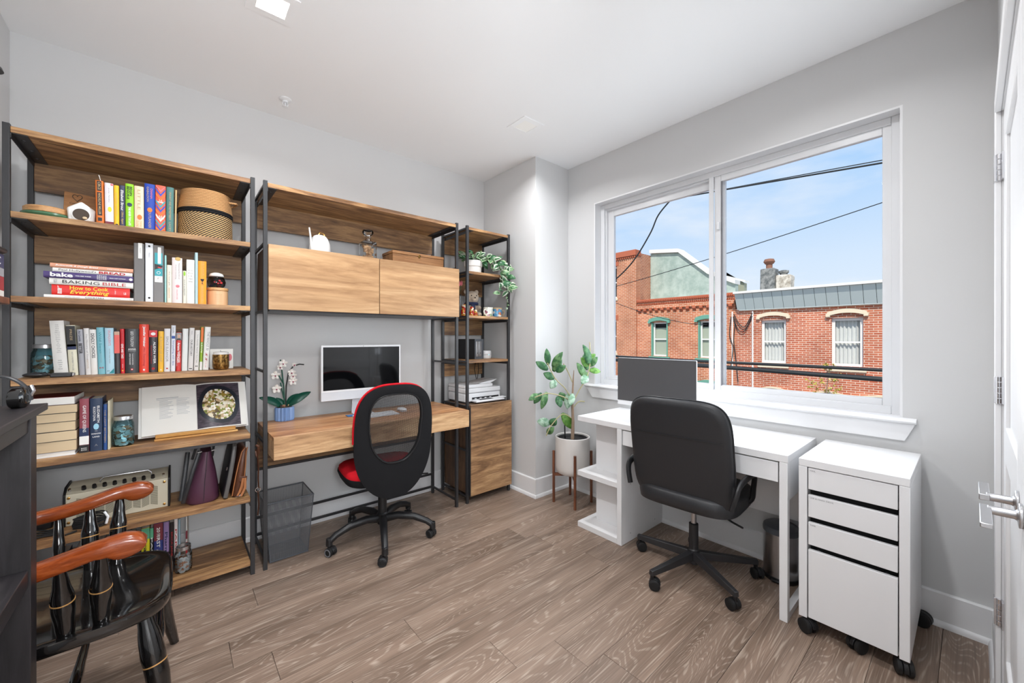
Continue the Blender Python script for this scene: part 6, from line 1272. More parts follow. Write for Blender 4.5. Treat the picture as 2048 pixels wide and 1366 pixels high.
# ---------------------------------------------------------------- black and cherry captain's chair
cc = thing('captains_chair', 'black turned-leg captain chair with cherry wood arms', 'armchair', (-0.235, 1.862, 0))
def turned(p0, p1, prof, m, nm, par):
    """lathe-turned spindle between two points; prof = (fraction, radius)"""
    p0, p1 = Vector(p0), Vector(p1)
    fs = [k/20 for k in range(21)]; rs = []
    for f in fs:
        i = max(j for j in range(len(prof)) if prof[j][0] <= f+1e-9); j = min(i+1, len(prof)-1); u = 0 if i == j else (f-prof[i][0])/(prof[j][0]-prof[i][0]); u = u*u*(3-2*u); rs.append(prof[i][1]*(1-u)+prof[j][1]*u)
    return MB().tube([p0.lerp(p1, f) for f in fs], rs, 20).build(nm, m, par, False, angle=60)
se = MB(); sh = []
for i in range(56):
    a = 2*PI*i/56; c, s = math.cos(a), math.sin(a); e = 4.4; sh.append((0.235*math.copysign(abs(c)**(2/e), c), (0.245+0.012*(-c))*math.copysign(abs(s)**(2/e), s)))
rings = []
for z, k in ((0.412, 0.93), (0.420, 0.985), (0.438, 1.0), (0.452, 0.99), (0.456, 0.955), (0.450, 0.86), (0.438, 0.62), (0.434, 0.3)): rings.append([se.bm.verts.new((x*k, y*k, z)) for x, y in sh])
se.skin(rings); se.build('seat', 'black_gloss', cc, False, angle=55)
legp = [(0.0, 0.018), (0.06, 0.020), (0.20, 0.028), (0.32, 0.031), (0.36, 0.0285), (0.42, 0.030), (0.60, 0.024), (0.80, 0.019), (1.0, 0.015)]
feet = {}
for sx in (-1, 1):
    for sy in (-1, 1):
        top_ = Vector((sx*0.165, sy*0.175, 0.425)); ft = Vector((sx*0.165+(0.075 if sx > 0 else -0.085), sy*0.175+sy*0.150 if sy > 0 else sy*0.175-0.085, 0.0)); feet[sx, sy] = (top_, ft)
        l_ = turned(top_, ft, legp, 'black_gloss', 'leg', cc)
        q = top_.lerp(ft, 0.36); d = (ft-top_).normalized(); MB().tube([q-d*0.0018, q+d*0.0018], 0.0296, 18).build('gold_ring', 'gold_line', l_, False)
def at(k, f): return feet[k][0].lerp(feet[k][1], f)
strp = [(0, 0.010), (0.3, 0.013), (0.5, 0.017), (0.7, 0.013), (1, 0.010)]
for sy in (-1, 1): turned(at((-1, sy), 0.58), at((1, sy), 0.58), strp, 'black_gloss', 'stretcher', cc)
turned((at((-1, -1), 0.58)+at((1, -1), 0.58))/2, (at((-1, 1), 0.58)+at((1, 1), 0.58))/2, strp, 'black_gloss', 'stretcher', cc)
turned(at((1, -1), 0.42), at((1, 1), 0.42), strp, 'black_gloss', 'stretcher', cc)
# arm rail: bow round the back, rising to scrolled hand rests
def rail_path(s):
    return [(0.000, s*0.268, 0.694), (-0.02, s*0.268, 0.690)]
half = [(-0.290, 0.0, 0.668), (-0.280, 0.09, 0.666), (-0.248, 0.170, 0.660), (-0.190, 0.226, 0.655), (-0.120, 0.250, 0.654), (-0.050, 0.256, 0.660), (0.010, 0.260, 0.672), (0.068, 0.266, 0.686)]
path = [Vector((x, -y, z)) for x, y, z in half[::-1]]+[Vector(p) for p in half[1:]]
sp_ = catmull(path); mb = MB(); rings = []
for i, p in enumerate(sp_):
    t_ = (sp_[min(i+1, len(sp_)-1)]-sp_[max(i-1, 0)]).normalized(); sd = Vector((0, 0, 1)).cross(t_).normalized(); up_ = t_.cross(sd)
    u = abs(2*i/(len(sp_)-1)-1); hw = 0.024+0.006*min(1, max(0, (u-0.6)/0.25)); hh = 0.0225
    ring = []
    for x, y in superell(hw, hh, 3.2, 20): ring.append(mb.bm.verts.new(p+sd*x+up_*y))
    rings.append(ring)
ST = list(zip((0.082, 0.094, 0.100, 0.106, 0.116, 0.130, 0.146, 0.158, 0.167, 0.173, 0.176), (0.7105, 0.713, 0.714, 0.7148, 0.716, 0.717, 0.714, 0.709, 0.702, 0.694, 0.686), (0.663, 0.662, 0.658, 0.653, 0.649, 0.648, 0.651, 0.656, 0.663, 0.671, 0.680)))
def hand_rings(s):                                          # scrolled hand rest continuing the rail
    return [[mb.bm.verts.new(Vector((x, s*0.268+s*a, (tp_+bt)/2+b_)))for a, b_ in superell(0.030, (tp_-bt)/2, 3.2, 20)] for x, tp_, bt in ST]
rings = hand_rings(-1)[::-1]+rings+hand_rings(1)
mb.skin(rings); mb.build('arm_rail', 'cherry', cc, False, angle=60)
spin = [(0, 0.017), (0.20, 0.020), (0.48, 0.0242), (0.53, 0.0232), (0.58, 0.0240), (0.80, 0.0165), (1, 0.0120)]
thin = [(0, 0.011), (0.3, 0.014), (0.5, 0.016), (0.7, 0.013), (1, 0.010)]
for s in (-1, 1):
    for (bx_, by_, tx, ty, tz, pr2) in ((0.075, 0.205, 0.080, 0.262, 0.668, spin), (0.008, 0.212, 0.002, 0.256, 0.654, spin), (-0.065, 0.210, -0.075, 0.254, 0.642, thin), (-0.135, 0.185, -0.165, 0.236, 0.640, thin)):
        sp2 = turned((bx_, s*by_, 0.440), (tx, s*ty, tz), pr2, 'black_gloss', 'arm_spindle', cc)
        if pr2 is spin:
            q = Vector((bx_, s*by_, 0.44)).lerp(Vector((tx, s*ty, tz)), 0.55); d = Vector((tx-bx_, s*(ty-by_), tz-0.44)).normalized(); MB().tube([q-d*0.0015, q+d*0.0015], 0.0246, 18).build('gold_ring', 'gold_line', sp2, False)
for y in (-0.13, -0.065, 0, 0.065, 0.13): turned((-0.185-0.02*(1-abs(y)/0.13), y, 0.440), (-0.262-0.024*(1-abs(y)/0.13), y*1.25, 0.650), thin, 'black_gloss', 'back_spindle', cc)
cr = MB(); cp = [(-0.292, 0.0), (-0.283, 0.09), (-0.255, 0.165)]; cpl = [Vector((x, -y, 0)) for x, y in cp[::-1]]+[Vector((x, y, 0)) for x, y in cp[1:]]; cs_ = catmull(cpl, 6); rings = []
for i, p in enumerate(cs_):
    u = abs(2*i/(len(cs_)-1)-1); z1_ = 0.770-0.05*u**2; ring = []
    for x, z in superell(0.013, (z1_-0.690)/2, 4, 16): ring.append(cr.bm.verts.new(p+Vector((x-0.02*(z+0.04), 0, (z1_+0.690)/2+z))))
    rings.append(ring)
cr.skin(rings); cr.build('crest_rail', 'black_gloss', cc, False, angle=60)

# ---------------------------------------------------------------- white desk at the window
wd = thing('white_desk', 'white desk with open side shelves under the window', 'desk', (2.34, 1.15, 0))
DXF, DXB = 2.090, 2.583; DT = 0.752
bx('desktop', DXF, DXB, 0.538, 1.750, DT-0.034, DT, 'white_foil', wd, 0.002)
bx('end_panel', DXF, DXB, 1.405, 1.437, 0.0005, DT-0.0345, 'white_foil', wd, 0.0015)
bx('shelf_back_panel', 2.215, 2.233, 1.437, 1.690, 0.036, DT-0.0345, 'white_foil', wd, 0.001)
bx('side_shelf', DXF, 2.34, 1.4375, 1.750, 0.0005, 0.036, 'white_foil', wd, 0.0015)
bx('side_shelf', DXF, 2.34, 1.4375, 1.750, 0.348, 0.382, 'white_foil', wd, 0.0015)
bx('drawer_front', DXF+0.004, DXF+0.020, 0.578, 1.398, 0.622, DT-0.040, 'white_foil', wd, 0.0015)
bx('drawer_box', DXF+0.022, DXB-0.06, 0.60, 1.38, 0.640, 0.700, 'white_foil', wd, 0.001)
bx('drawer_gap', DXF+0.021, DXF+0.024, 0.575, 1.400, DT-0.044, DT-0.0347, 'shadow_gap', wd, 0)
bx('leg', DXF, DXF+0.032, 0.540, 0.572, 0.0005, DT-0.0345, 'white_foil', wd, 0.0015)
bx('leg', DXB-0.032, DXB, 0.540, 0.572, 0.0005, DT-0.0345, 'white_foil', wd, 0.0015)
bx('side_apron', DXF+0.032, DXB-0.032, 0.540, 0.566, 0.545, DT-0.0345, 'white_foil', wd, 0.001)
bx('foot_rail', DXF+0.032, DXB-0.032, 0.542, 0.570, 0.0005, 0.032, 'white_foil', wd, 0.001)
bx('modesty_panel', DXB-0.050, DXB-0.036, 0.572, 1.405, 0.30, 0.60, 'white_foil', wd, 0.001)
for x in (DXF+0.10, DXB-0.10):
    for z in (0.05, 0.36): MB().lathe((x, 1.405, z), [(0.004, 0), (0.004, -0.0006)], 12, 'y').build('bolt', 'steel', wd)
# slim monitor (faces the room)
mo = thing('desktop_monitor', 'slim dark-screened all-in-one computer on the white desk', 'computer', (2.352, 1.337, DT+0.0006), (0, 0, R(-90)))
mat('screen_reflect', (84, 84, 86), 0.35, spec=0.5)  # grey of the bright ceiling's reflection put into the screen colour
mw, m0, m1 = 0.2735, 0.070, 0.392
MB().box(-mw, mw, 0.0, 0.012, m0, m1).build('enclosure', 'white_plastic', mo, False, bevel=0.004)
MB().box(-mw+0.001, mw-0.001, -0.0013, -0.0002, m0+0.030, m1-0.001).build('screen', 'screen_reflect', mo, False, bevel=0.0004)
MB().box(-mw+0.001, mw-0.001, -0.0013, -0.0002, m0+0.001, m0+0.028).build('chin', 'white_plastic', mo, False, bevel=0.0004)
MB().hexa([(-0.06, 0.050, 0.004), (0.06, 0.050, 0.004), (0.06, 0.056, 0.004), (-0.06, 0.056, 0.004)], [(-0.06, 0.014, 0.18), (0.06, 0.014, 0.18), (0.06, 0.020, 0.18), (-0.06, 0.020, 0.18)]).build('stand_neck', 'chin_silver', mo, False)
MB().box(-0.06, 0.06, -0.06, 0.056, 0, 0.004).build('stand_foot', 'chin_silver', mo, False, bevel=0.001)

# ---------------------------------------------------------------- white drawer unit on casters
du2 = thing('drawer_unit', 'white drawer unit on black casters in front of the window wall', 'drawer unit', (2.33, 0.325, 0))
UX0, UX1, UY0, UY1 = 2.085, 2.575, 0.151, 0.497
bx('top_panel', UX0, UX1, UY0, UY1, 0.722, 0.754, 'white_foil', du2, 0.002)
for y0, y1 in ((UY0, UY0+0.030), (UY1-0.030, UY1)): bx('side_panel', UX0, UX1, y0, y1, 0.066, 0.7215, 'white_foil', du2, 0.0015)
bx('back_panel', UX1-0.012, UX1-0.004, UY0+0.031, UY1-0.031, 0.070, 0.72, 'white_foil', du2, 0)
bx('bottom_panel', UX0+0.02, UX1-0.012, UY0+0.031, UY1-0.031, 0.066, 0.080, 'white_foil', du2, 0)
bx('inner_shadow_panel', UX0+0.055, UX0+0.060, UY0+0.031, UY1-0.031, 0.081, 0.720, 'shadow_gap', du2, 0)
for z0, z1, s in ((0.626, 0.7185, 'MAIL'), (0.507, 0.602, 'USB & HARD DRIVE'), (0.387, 0.484, 'TAPE'), (0.070, 0.365, '')):
    d = bx('drawer', UX0+0.003, UX0+0.020, UY0+0.0335, UY1-0.0335, z0, z1, 'white_foil', du2, 0.0015)
    bx('drawer_tray', UX0+0.0205, UX0+0.052, UY0+0.040, UY1-0.040, z0+0.012, z1-0.018, 'shadow_gap', d, 0)
    if s: text(s, d, (UX0+0.0018-2.33, UY1-0.040-0.0025*len(s)-0.325, z1-0.011), 0.005*len(s), 0.0055, 'ink_grey', 'X', name='label_strip')
for y in (UY0+0.065, UY1-0.065):
    MB().lathe((UX0+0.030, y, 0.357), [(0.008, 0), (0.008, 0.006)], 14, 'x').build('drawer_stop', 'chrome', du2)
for x, y, a in ((UX0+0.02, UY1-0.02, 60), (UX0+0.05, UY0+0.15, -30), (UX0+0.015, UY0+0.015, 200), (UX1-0.04, UY0+0.006, 80), (UX1-0.05, UY1-0.04, 10)):
    M = Matrix.Translation((x-2.33, y-0.325, 0))
    caster(du2, x-2.33, y-0.325, R(a), 0.030, None, 0.065)

# ---------------------------------------------------------------- step bin behind the desk leg
sb = thing('step_bin', 'brushed steel pedal bin under the white desk', 'waste bin', (2.474, 0.668, 0))
MB().lathe((0, 0, 0), [(0.082, 0.0), (0.084, 0.004), (0.084, 0.022), (0.082, 0.024)], 40).build('base_ring', 'black_plastic', sb, False)
MB().lathe((0, 0, 0), [(0.0815, 0.0245), (0.0815, 0.245)], 40, caps=False).build('body', 'steel', sb, False)
MB().lathe((0, 0, 0), [(0.083, 0.2455), (0.084, 0.262), (0.080, 0.276), (0.060, 0.288), (0.02, 0.294), (0.002, 0.294)], 40).build('lid', 'nas_grey', sb, False)
MB().box(-0.100, -0.080, -0.022, 0.022, 0.010, 0.017).build('pedal', 'black_plastic', sb, False, bevel=0.002)

# ---------------------------------------------------------------- wire-mesh waste basket
wb = thing('mesh_basket', 'dark wire mesh waste basket beneath the wooden desk', 'waste basket', (0.515, 2.700, 0))
mesh_fabric('basket_net_x', (104, 106, 110), 0.0034, 0.30, ('X', 'Z')); mesh_fabric('basket_net_y', (104, 106, 110), 0.0034, 0.30, ('Y', 'Z')); mesh_fabric('basket_net_z', (88, 90, 94), 0.0034, 0.40, ('X', 'Y'))
a0, b0, a1, b1, hh = 0.098, 0.104, 0.124, 0.128, 0.345
def panel(pts, m, nm):
    o = MB(); o.quad(pts); return o.build(nm, m, wb, False)
panel([(-a0, -b0, 0.006), (a0, -b0, 0.006), (a1, -b1, hh), (-a1, -b1, hh)], 'basket_net_x', 'mesh_side'); panel([(-a0, b0, 0.006), (a0, b0, 0.006), (a1, b1, hh), (-a1, b1, hh)], 'basket_net_x', 'mesh_side')
panel([(-a0, -b0, 0.006), (-a0, b0, 0.006), (-a1, b1, hh), (-a1, -b1, hh)], 'basket_net_y', 'mesh_side'); panel([(a0, -b0, 0.006), (a0, b0, 0.006), (a1, b1, hh), (a1, -b1, hh)], 'basket_net_y', 'mesh_side')
panel([(-a0, -b0, 0.008), (a0, -b0, 0.008), (a0, b0, 0.008), (-a0, b0, 0.008)], 'basket_net_z', 'mesh_floor')
MB().tube([(-a1, -b1, hh), (a1, -b1, hh), (a1, b1, hh), (-a1, b1, hh)], 0.0045, 8, closed=True).build('rim_wire', 'nas_grey', wb, False)
MB().tube([(-a0, -b0, 0.005), (a0, -b0, 0.005), (a0, b0, 0.005), (-a0, b0, 0.005)], 0.0045, 8, closed=True).build('foot_wire', 'nas_grey', wb, False)
for sx in (-1, 1):
    for sy in (-1, 1): MB().tube([(sx*a0, sy*b0, 0.006), (sx*a1, sy*b1, hh)], 0.0025, 6).build('corner_wire', 'nas_grey', wb, False)

# ---------------------------------------------------------------- rubber plant on a wooden stand
ps = thing('plant_stand', 'dark wooden four-legged plant stand by the column', 'plant stand', (2.368, 2.035, 0))
for a in (48, 138, 228, 318):
    c, s = math.cos(R(a)), math.sin(R(a)); MB().tube([(0.146*c, 0.146*s, 0.0), (0.146*c, 0.146*s, 0.40)], 0.0105, 10).build('leg', 'walnut', ps, False)
for a in (48, 138):
    c, s = math.cos(R(a)), math.sin(R(a)); MB().hexa([(-0.14*c-0.008*s, -0.14*s+0.008*c, 0.206), (0.14*c-0.008*s, 0.14*s+0.008*c, 0.206), (0.14*c+0.008*s, 0.14*s-0.008*c, 0.206), (-0.14*c+0.008*s, -0.14*s-0.008*c, 0.206)],
        [(-0.14*c-0.008*s, -0.14*s+0.008*c, 0.228), (0.14*c-0.008*s, 0.14*s+0.008*c, 0.228), (0.14*c+0.008*s, 0.14*s-0.008*c, 0.228), (-0.14*c+0.008*s, -0.14*s-0.008*c, 0.228)]).build('cross_bar', 'walnut', ps, False)
rp = thing('rubber_plant', 'leggy rubber plant in a white cylinder pot on the wooden stand', 'houseplant', (2.368, 2.035, 0.2285))
mat('pot_white', (224, 220, 216), 0.4)
MB().lathe((0, 0, 0), [(0.100, 0), (0.118, 0.010), (0.130, 0.034), (0.133, 0.060), (0.133, 0.285), (0.129, 0.288), (0.124, 0.284), (0.122, 0.24), (0.002, 0.238)], 48).build('pot', 'pot_white', rp, False)
MB().lathe((0, 0, 0), [(0.112, 0.245), (0.116, 0.275), (0.112, 0.277), (0.104, 0.262), (0.002, 0.262)], 36).build('nursery_pot', 'black_plastic', rp, False)
mat('bark', (150, 128, 108), 0.8); mat('twig', (176, 168, 128), 0.7)
TR = [(0.0, 0.0, 0.25), (0.004, -0.002, 0.40), (-0.002, 0.0, 0.55), (0.004, -0.004, 0.72), (0.010, -0.006, 0.80)]
MB().tube(TR, [0.015, 0.012, 0.010, 0.006, 0.0025], 10).build('trunk', 'bark', rp, False)
MB().tube([(-0.03, 0.05, 0.25), (-0.032, 0.052, 0.37)], 0.005, 8).build('stake', 'black_plastic', rp, False)
# view-facing frame of the plant: u runs to the right in the photograph, w towards the room
ru = Vector((0.759, -0.651, 0)); rw = Vector((-0.651, -0.759, 0))
def pt(u, z, w=0.0): return ru*u+rw*w+Vector((0, 0, z))
branches = [[pt(0.0, 0.56), pt(-0.06, 0.66, 0.03), pt(-0.14, 0.74, 0.05), pt(-0.20, 0.86, 0.05)], [pt(0.0, 0.55), pt(-0.08, 0.60, 0.05), pt(-0.20, 0.63, 0.08), pt(-0.30, 0.60, 0.09)],
            [pt(0.0, 0.42), pt(-0.08, 0.46, 0.02), pt(-0.17, 0.38, 0.05), pt(-0.21, 0.30, 0.05)], [pt(0.005, 0.55), pt(0.05, 0.64, 0.0), pt(0.11, 0.75, 0.02), pt(0.135, 0.88, 0.02), pt(0.130, 1.02, 0.02)],
            [pt(0.0, 0.50), pt(0.05, 0.55, -0.02), pt(0.10, 0.55, -0.03)], [pt(0.01, 0.68), pt(-0.03, 0.78, -0.02), pt(-0.07, 0.85, -0.01)]]
for bnc in branches: MB().tube(catmull(bnc, 4), 0.0042, 7).build('branch', 'twig', rp, False)
def rleaf(b, t_, w, m): leafm(b, t_, w, 0.06, m, 'leaf', rp, 0.22, 8, up=rw*0.9+Vector((0, 0, 0.25)))
spec_l = [(-0.19, 0.84, -0.205, 0.97, .026, 0), (-0.16, 0.83, -0.085, 0.945, .028, 1), (-0.19, 0.80, -0.285, 0.865, .030, 0), (-0.15, 0.79, -0.09, 0.905, .034, 1), (-0.13, 0.79, -0.06, 0.84, .028, 0), (-0.14, 0.73, -0.225, 0.775, .030, 0), (-0.13, 0.72, -0.175, 0.66, .030, 3),
          (-0.27, 0.615, -0.345, 0.575, .024, 1), (-0.24, 0.62, -0.30, 0.535, .026, 0), (-0.20, 0.63, -0.245, 0.50, .026, 1), (-0.12, 0.60, -0.10, 0.52, .028, 0), (-0.10, 0.62, -0.05, 0.555, .030, 1), (-0.03, 0.62, -0.045, 0.50, .032, 3), (0.0, 0.62, -0.03, 0.53, .026, 3),
          (-0.17, 0.38, -0.275, 0.395, .036, 3), (-0.17, 0.37, -0.13, 0.43, .032, 0), (-0.20, 0.31, -0.15, 0.37, .026, 1), (-0.08, 0.46, 0.005, 0.335, .038, 2), (0.10, 0.74, 0.03, 0.86, .028, 1), (0.11, 0.76, 0.06, 0.70, .032, 3), (0.12, 0.80, 0.09, 0.92, .028, 0),
          (0.13, 0.83, 0.19, 0.905, .026, 1), (0.13, 0.85, 0.085, 0.96, .030, 0), (0.13, 0.80, 0.225, 0.785, .024, 2), (0.12, 0.78, 0.075, 0.735, .024, 1), (0.135, 0.88, 0.07, 1.00, .026, 0), (0.13, 0.88, 0.185, 0.925, .022, 2), (0.12, 0.83, 0.06, 0.90, .03, 2)]
LM = ('leaf_deep', 'leaf_green', 'leaf_bright', 'leaf_pale'); leaf_mat('leaf_bright', (84, 136, 54), (120, 168, 80))
for k, (u0, z0, u1, z1, w, mi) in enumerate(spec_l):
    wv = 0.05*math.sin(k*2.1); rleaf(pt(u0, z0, wv*0.5), pt(u1, z1, wv+0.02), w, LM[mi])

# ---------------------------------------------------------------- dark console table at the left with headphones
ct = thing('console_table', 'tall dark espresso console table against the left wall', 'console table', (-0.42, 1.10, 0))
CY0, CY1 = 0.42, 1.576
bx('tabletop', XC+0.005, -0.258, CY0-0.06, CY1+0.060, 1.086, 1.104, 'espresso', ct, 0.002)
for y in (CY0, CY1-0.055):
    for x in (-0.318, XC+0.02): bx('leg', x, x+0.050, y, y+0.055, 0.0, 1.0855, 'espresso_leg', ct, 0.0015)
bx('apron', -0.292, -0.272, CY0+0.055, CY1-0.055, 1.046, 1.0855, 'espresso', ct, 0.001); bx('apron', XC+0.025, XC+0.045, CY0+0.055, CY1-0.055, 1.046, 1.0855, 'espresso', ct, 0.001)
bx('apron', XC+0.07, -0.318, CY1-0.030, CY1-0.012, 1.046, 1.0855, 'espresso', ct, 0.001)
bx('lower_shelf', XC+0.02, -0.272, CY0+0.0, CY1-0.056, 0.664, 0.706, 'espresso', ct, 0.0015); bx('lower_shelf', XC+0.02, -0.272, CY0+0.0, CY1-0.056, 0.16, 0.20, 'espresso', ct, 0.0015)
hp = thing('headphones', 'black headphones with silver hinges on the dark console table', 'headphones', (-0.338, 1.571, 1.1046), (0, 0, R(-8)))
hp.scale = (0.8, 0.8, 0.8)
band_ = [Vector((-0.075*math.cos(a), 0.012, 0.020+0.085*math.sin(a)*0.95)) for a in [PI*k/16 for k in range(17)]]
MB().tube(band_, 0.011, 10, flat=0.45, up=(0, 0, 1)).build('headband', 'black_leather', hp, False)
for s in (-1, 1):
    MB().lathe((s*0.060, 0.0, 0.030), [(0.030, -0.022), (0.034, -0.016), (0.034, 0.004), (0.026, 0.012), (0.012, 0.014)], 26, 'x').build('ear_cup', 'black_gloss', hp, False)
    MB().tube([(s*0.074, 0.012, 0.034), (s*0.082, 0.010, 0.050), (s*0.076, 0.012, 0.068)], 0.005, 8).build('hinge', 'chrome', hp, False)
MB().hexa([(-0.045, -0.03, 0.040), (0.005, -0.034, 0.060), (0.005, -0.030, 0.063), (-0.045, -0.026, 0.043)], [(-0.046, -0.042, 0.032), (0.004, -0.046, 0.052), (0.004, -0.042, 0.055), (-0.046, -0.038, 0.035)]).build('tag', 'paper', hp, False)
# ---------------------------------------------------------------- wall shelf at the far left with a few things on it
ws = thing('wall_shelf', 'dark wooden wall shelf at the left edge of the room', 'wall shelf', (XC, 1.95, 1.40))
bx('board', XC+0.001, -0.432, 1.60, 2.185, 1.396, 1.420, 'walnut', ws, 0.003); bx('bracket', XC+0.001, XC+0.012, 1.70, 1.725, 1.27, 1.3955, 'black_steel', ws, 0.001); bx('bracket', XC+0.001, XC+0.012, 2.05, 2.075, 1.27, 1.3955, 'black_steel', ws, 0.001)
zz = 1.4205
for th, c, lab in ((0.020, (216, 214, 208), 'white book lying lowest on the left wall shelf'), (0.046, (150, 36, 44), 'red book lying in the pile on the left wall shelf'), (0.028, (150, 152, 156), 'grey book lying in the pile on the left wall shelf'), (0.046, (44, 50, 84), 'navy book with white letters lying on the left wall shelf')):
    t = thing('book', lab, 'book', (-0.508, 1.95, zz+0.0003), group='books lying on the left wall shelf'); key = 'cover_%d_%d_%d' % c; mat(key, c, 0.5)
    mb = MB(); mb.box(-0.075, 0.068, -0.20, 0.21, 0.0, 0.003); mb.box(-0.075, 0.068, -0.20, 0.21, th-0.003, th); mb.box(0.064, 0.068, -0.20, 0.21, 0.003, th-0.003); mb.build('cover', key, t, False); MB().box(-0.072, 0.063, -0.197, 0.207, 0.0031, th-0.0031).build('pages', 'paper', t, False); zz += th+0.0008
    if 'navy' in lab:
        o = text('MUSIC', t, (0, 0, 0), 0.15, 0.026, 'ink_white', 'T'); o.data.transform(Matrix.Translation((0.0686, 0.10, th/2)) @ Matrix(((0,0,1,0),(1,0,0,0),(0,1,0,0),(0,0,0,1))))
tr = thing('folded_tripod', 'folded black tripod lying across the books on the left wall shelf', 'tripod', (-0.49, 1.96, zz+0.0005))
for k in range(3): MB().tube([(0.02+0.020*(k-1), -0.18, 0.012), (0.03+0.020*(k-1), 0.19, 0.012)], [0.008, 0.010], 10).build('leg', 'black_plastic', tr, False)
MB().tube([(0.03, 0.18, 0.012), (0.032, 0.235, 0.012)], 0.011, 10).build('head', 'black_steel', tr, False)
vc = thing('camera_lens', 'dark metal camera lens standing on the tripod pile at far left', 'camera lens', (-0.485, 2.00, zz+0.025))
MB().lathe((0, 0, 0), [(0.040, 0.0), (0.044, 0.01), (0.044, 0.07), (0.036, 0.09), (0.033, 0.15), (0.042, 0.19), (0.048, 0.24), (0.048, 0.262), (0.044, 0.264)], 32).build('barrel', 'black_plastic', vc, False); MB().lathe((0, 0, 0), [(0.0445, 0.03), (0.046, 0.032), (0.046, 0.055), (0.0445, 0.057)], 32, caps=False).build('focus_ring', 'black_rubber', vc, False)
wl = thing('wall_lamp', 'small black wall lamp shade high on the left wall', 'wall lamp', (XC+0.001, 2.40, 2.32))
MB().lathe((0, 0, 0), [(0.045, 0), (0.045, 0.012), (0.010, 0.014)], 24, 'x').build('wall_plate', 'black_steel', wl, False); MB().tube([(0.01, 0, 0), (0.045, 0, 0.012), (0.058, 0, 0.0)], 0.007, 8).build('arm', 'black_steel', wl, False)
MB().lathe((0.058, 0, -0.028), [(0.042, 0.0), (0.038, 0.012), (0.022, 0.024), (0.006, 0.028)], 26).build('shade', 'black_steel', wl, False)

# ---------------------------------------------------------------- the street outside
FX = 16.5                                                   # plane of the house fronts across the street
GZ = -3.7                                                   # street level
def brick_material(name, c1, c2, mortar, axes=('Y', 'Z')):
    m, n, l, b_ = nodes_of(name); tc = n.new('ShaderNodeTexCoord'); sp_ = n.new('ShaderNodeSeparateXYZ'); cb_ = n.new('ShaderNodeCombineXYZ')
    l(tc.outputs['Object'], sp_.inputs[0]); l(sp_.outputs[axes[0]], cb_.inputs[0]); l(sp_.outputs[axes[1]], cb_.inputs[1])
    br = n.new('ShaderNodeTexBrick'); br.inputs['Scale'].default_value = 1.0; br.inputs['Brick Width'].default_value = 0.215; br.inputs['Row Height'].default_value = 0.0715; br.inputs['Mortar Size'].default_value = 0.0085; br.inputs['Mortar Smooth'].default_value = 0.25; br.inputs['Bias'].default_value = -0.1
    br.inputs['Color1'].default_value = lin(c1); br.inputs['Color2'].default_value = lin(c2); br.inputs['Mortar'].default_value = lin(mortar); l(cb_.outputs[0], br.inputs['Vector'])
    nz = n.new('ShaderNodeTexNoise'); nz.inputs['Scale'].default_value = 0.9; nz.inputs['Detail'].default_value = 5; l(tc.outputs['Object'], nz.inputs['Vector'])
    mx = n.new('ShaderNodeMixRGB'); mx.blend_type = 'MULTIPLY'; mx.inputs[0].default_value = 0.55; rp_ = ramp(n, [(0.35, (176, 168, 164)), (0.6, (255, 255, 255))]); l(nz.outputs[0], rp_.inputs[0]); l(br.outputs[0], mx.inputs[1]); l(rp_.outputs[0], mx.inputs[2])
    l(mx.outputs[0], b_.inputs['Base Color']); b_.inputs['Roughness'].default_value = 0.9
    bp = n.new('ShaderNodeBump'); bp.inputs['Strength'].default_value = 0.5; bp.inputs['Distance'].default_value = 0.01; iv = n.new('ShaderNodeMath'); iv.operation = 'SUBTRACT'; iv.inputs[0].default_value = 1.0; l(br.outputs['Fac'], iv.inputs[1]); l(iv.outputs[0], bp.inputs['Height']); l(bp.outputs[0], b_.inputs['Normal'])
brick_material('brick_red', (184, 96, 68), (206, 122, 90), (234, 214, 194)); brick_material('brick_orange', (190, 104, 68), (212, 130, 90), (234, 210, 184)); brick_material('brick_side', (176, 100, 70), (192, 118, 86), (214, 190, 166), ('X', 'Z')); brick_material('brick_tall', (190, 112, 76), (206, 132, 94), (226, 200, 174))
mat('verdigris', (104, 158, 138), 0.6); mat('cream_stone', (222, 208, 182), 0.75); mat('white_paint', (232, 230, 226), 0.5); mat('roof_cap', (226, 224, 218), 0.6); mat('brick_dark_red', (178, 98, 70), 0.9)
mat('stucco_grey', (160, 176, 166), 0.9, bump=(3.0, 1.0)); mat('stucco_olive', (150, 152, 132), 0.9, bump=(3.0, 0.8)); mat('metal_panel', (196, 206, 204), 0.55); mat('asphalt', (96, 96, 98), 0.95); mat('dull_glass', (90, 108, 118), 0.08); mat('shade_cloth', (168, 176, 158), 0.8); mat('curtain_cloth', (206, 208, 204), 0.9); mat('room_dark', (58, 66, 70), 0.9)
mat('rust', (134, 92, 72), 0.8); mat('stone_grey', (120, 122, 120), 0.9, bump=(9, 1.0)); mat('stone_pale', (196, 188, 174), 0.9, bump=(7, 1.0)); mat('cable_black', (26, 30, 32), 0.6)
def stucco():
    for nm, c1, c2 in (('stucco_grey', (148, 166, 156), (178, 192, 182)), ('stone_grey', (84, 88, 88), (150, 150, 146)), ('stone_pale', (150, 140, 126), (216, 208, 194))):
        m = MATS[nm]; n = m.node_tree.nodes; l = m.node_tree.links.new; b_ = n['Principled BSDF']; tc = n.new('ShaderNodeTexCoord'); nz = n.new('ShaderNodeTexNoise'); nz.inputs['Scale'].default_value = 2.2 if 'stucco' in nm else 7; nz.inputs['Detail'].default_value = 8; nz.inputs['Roughness'].default_value = 0.7
        l(tc.outputs['Object'], nz.inputs['Vector']); r_2 = ramp(n, [(0.38, c1), (0.62, c2)]); l(nz.outputs[0], r_2.inputs[0]); l(r_2.outputs[0], b_.inputs['Base Color'])
stucco()
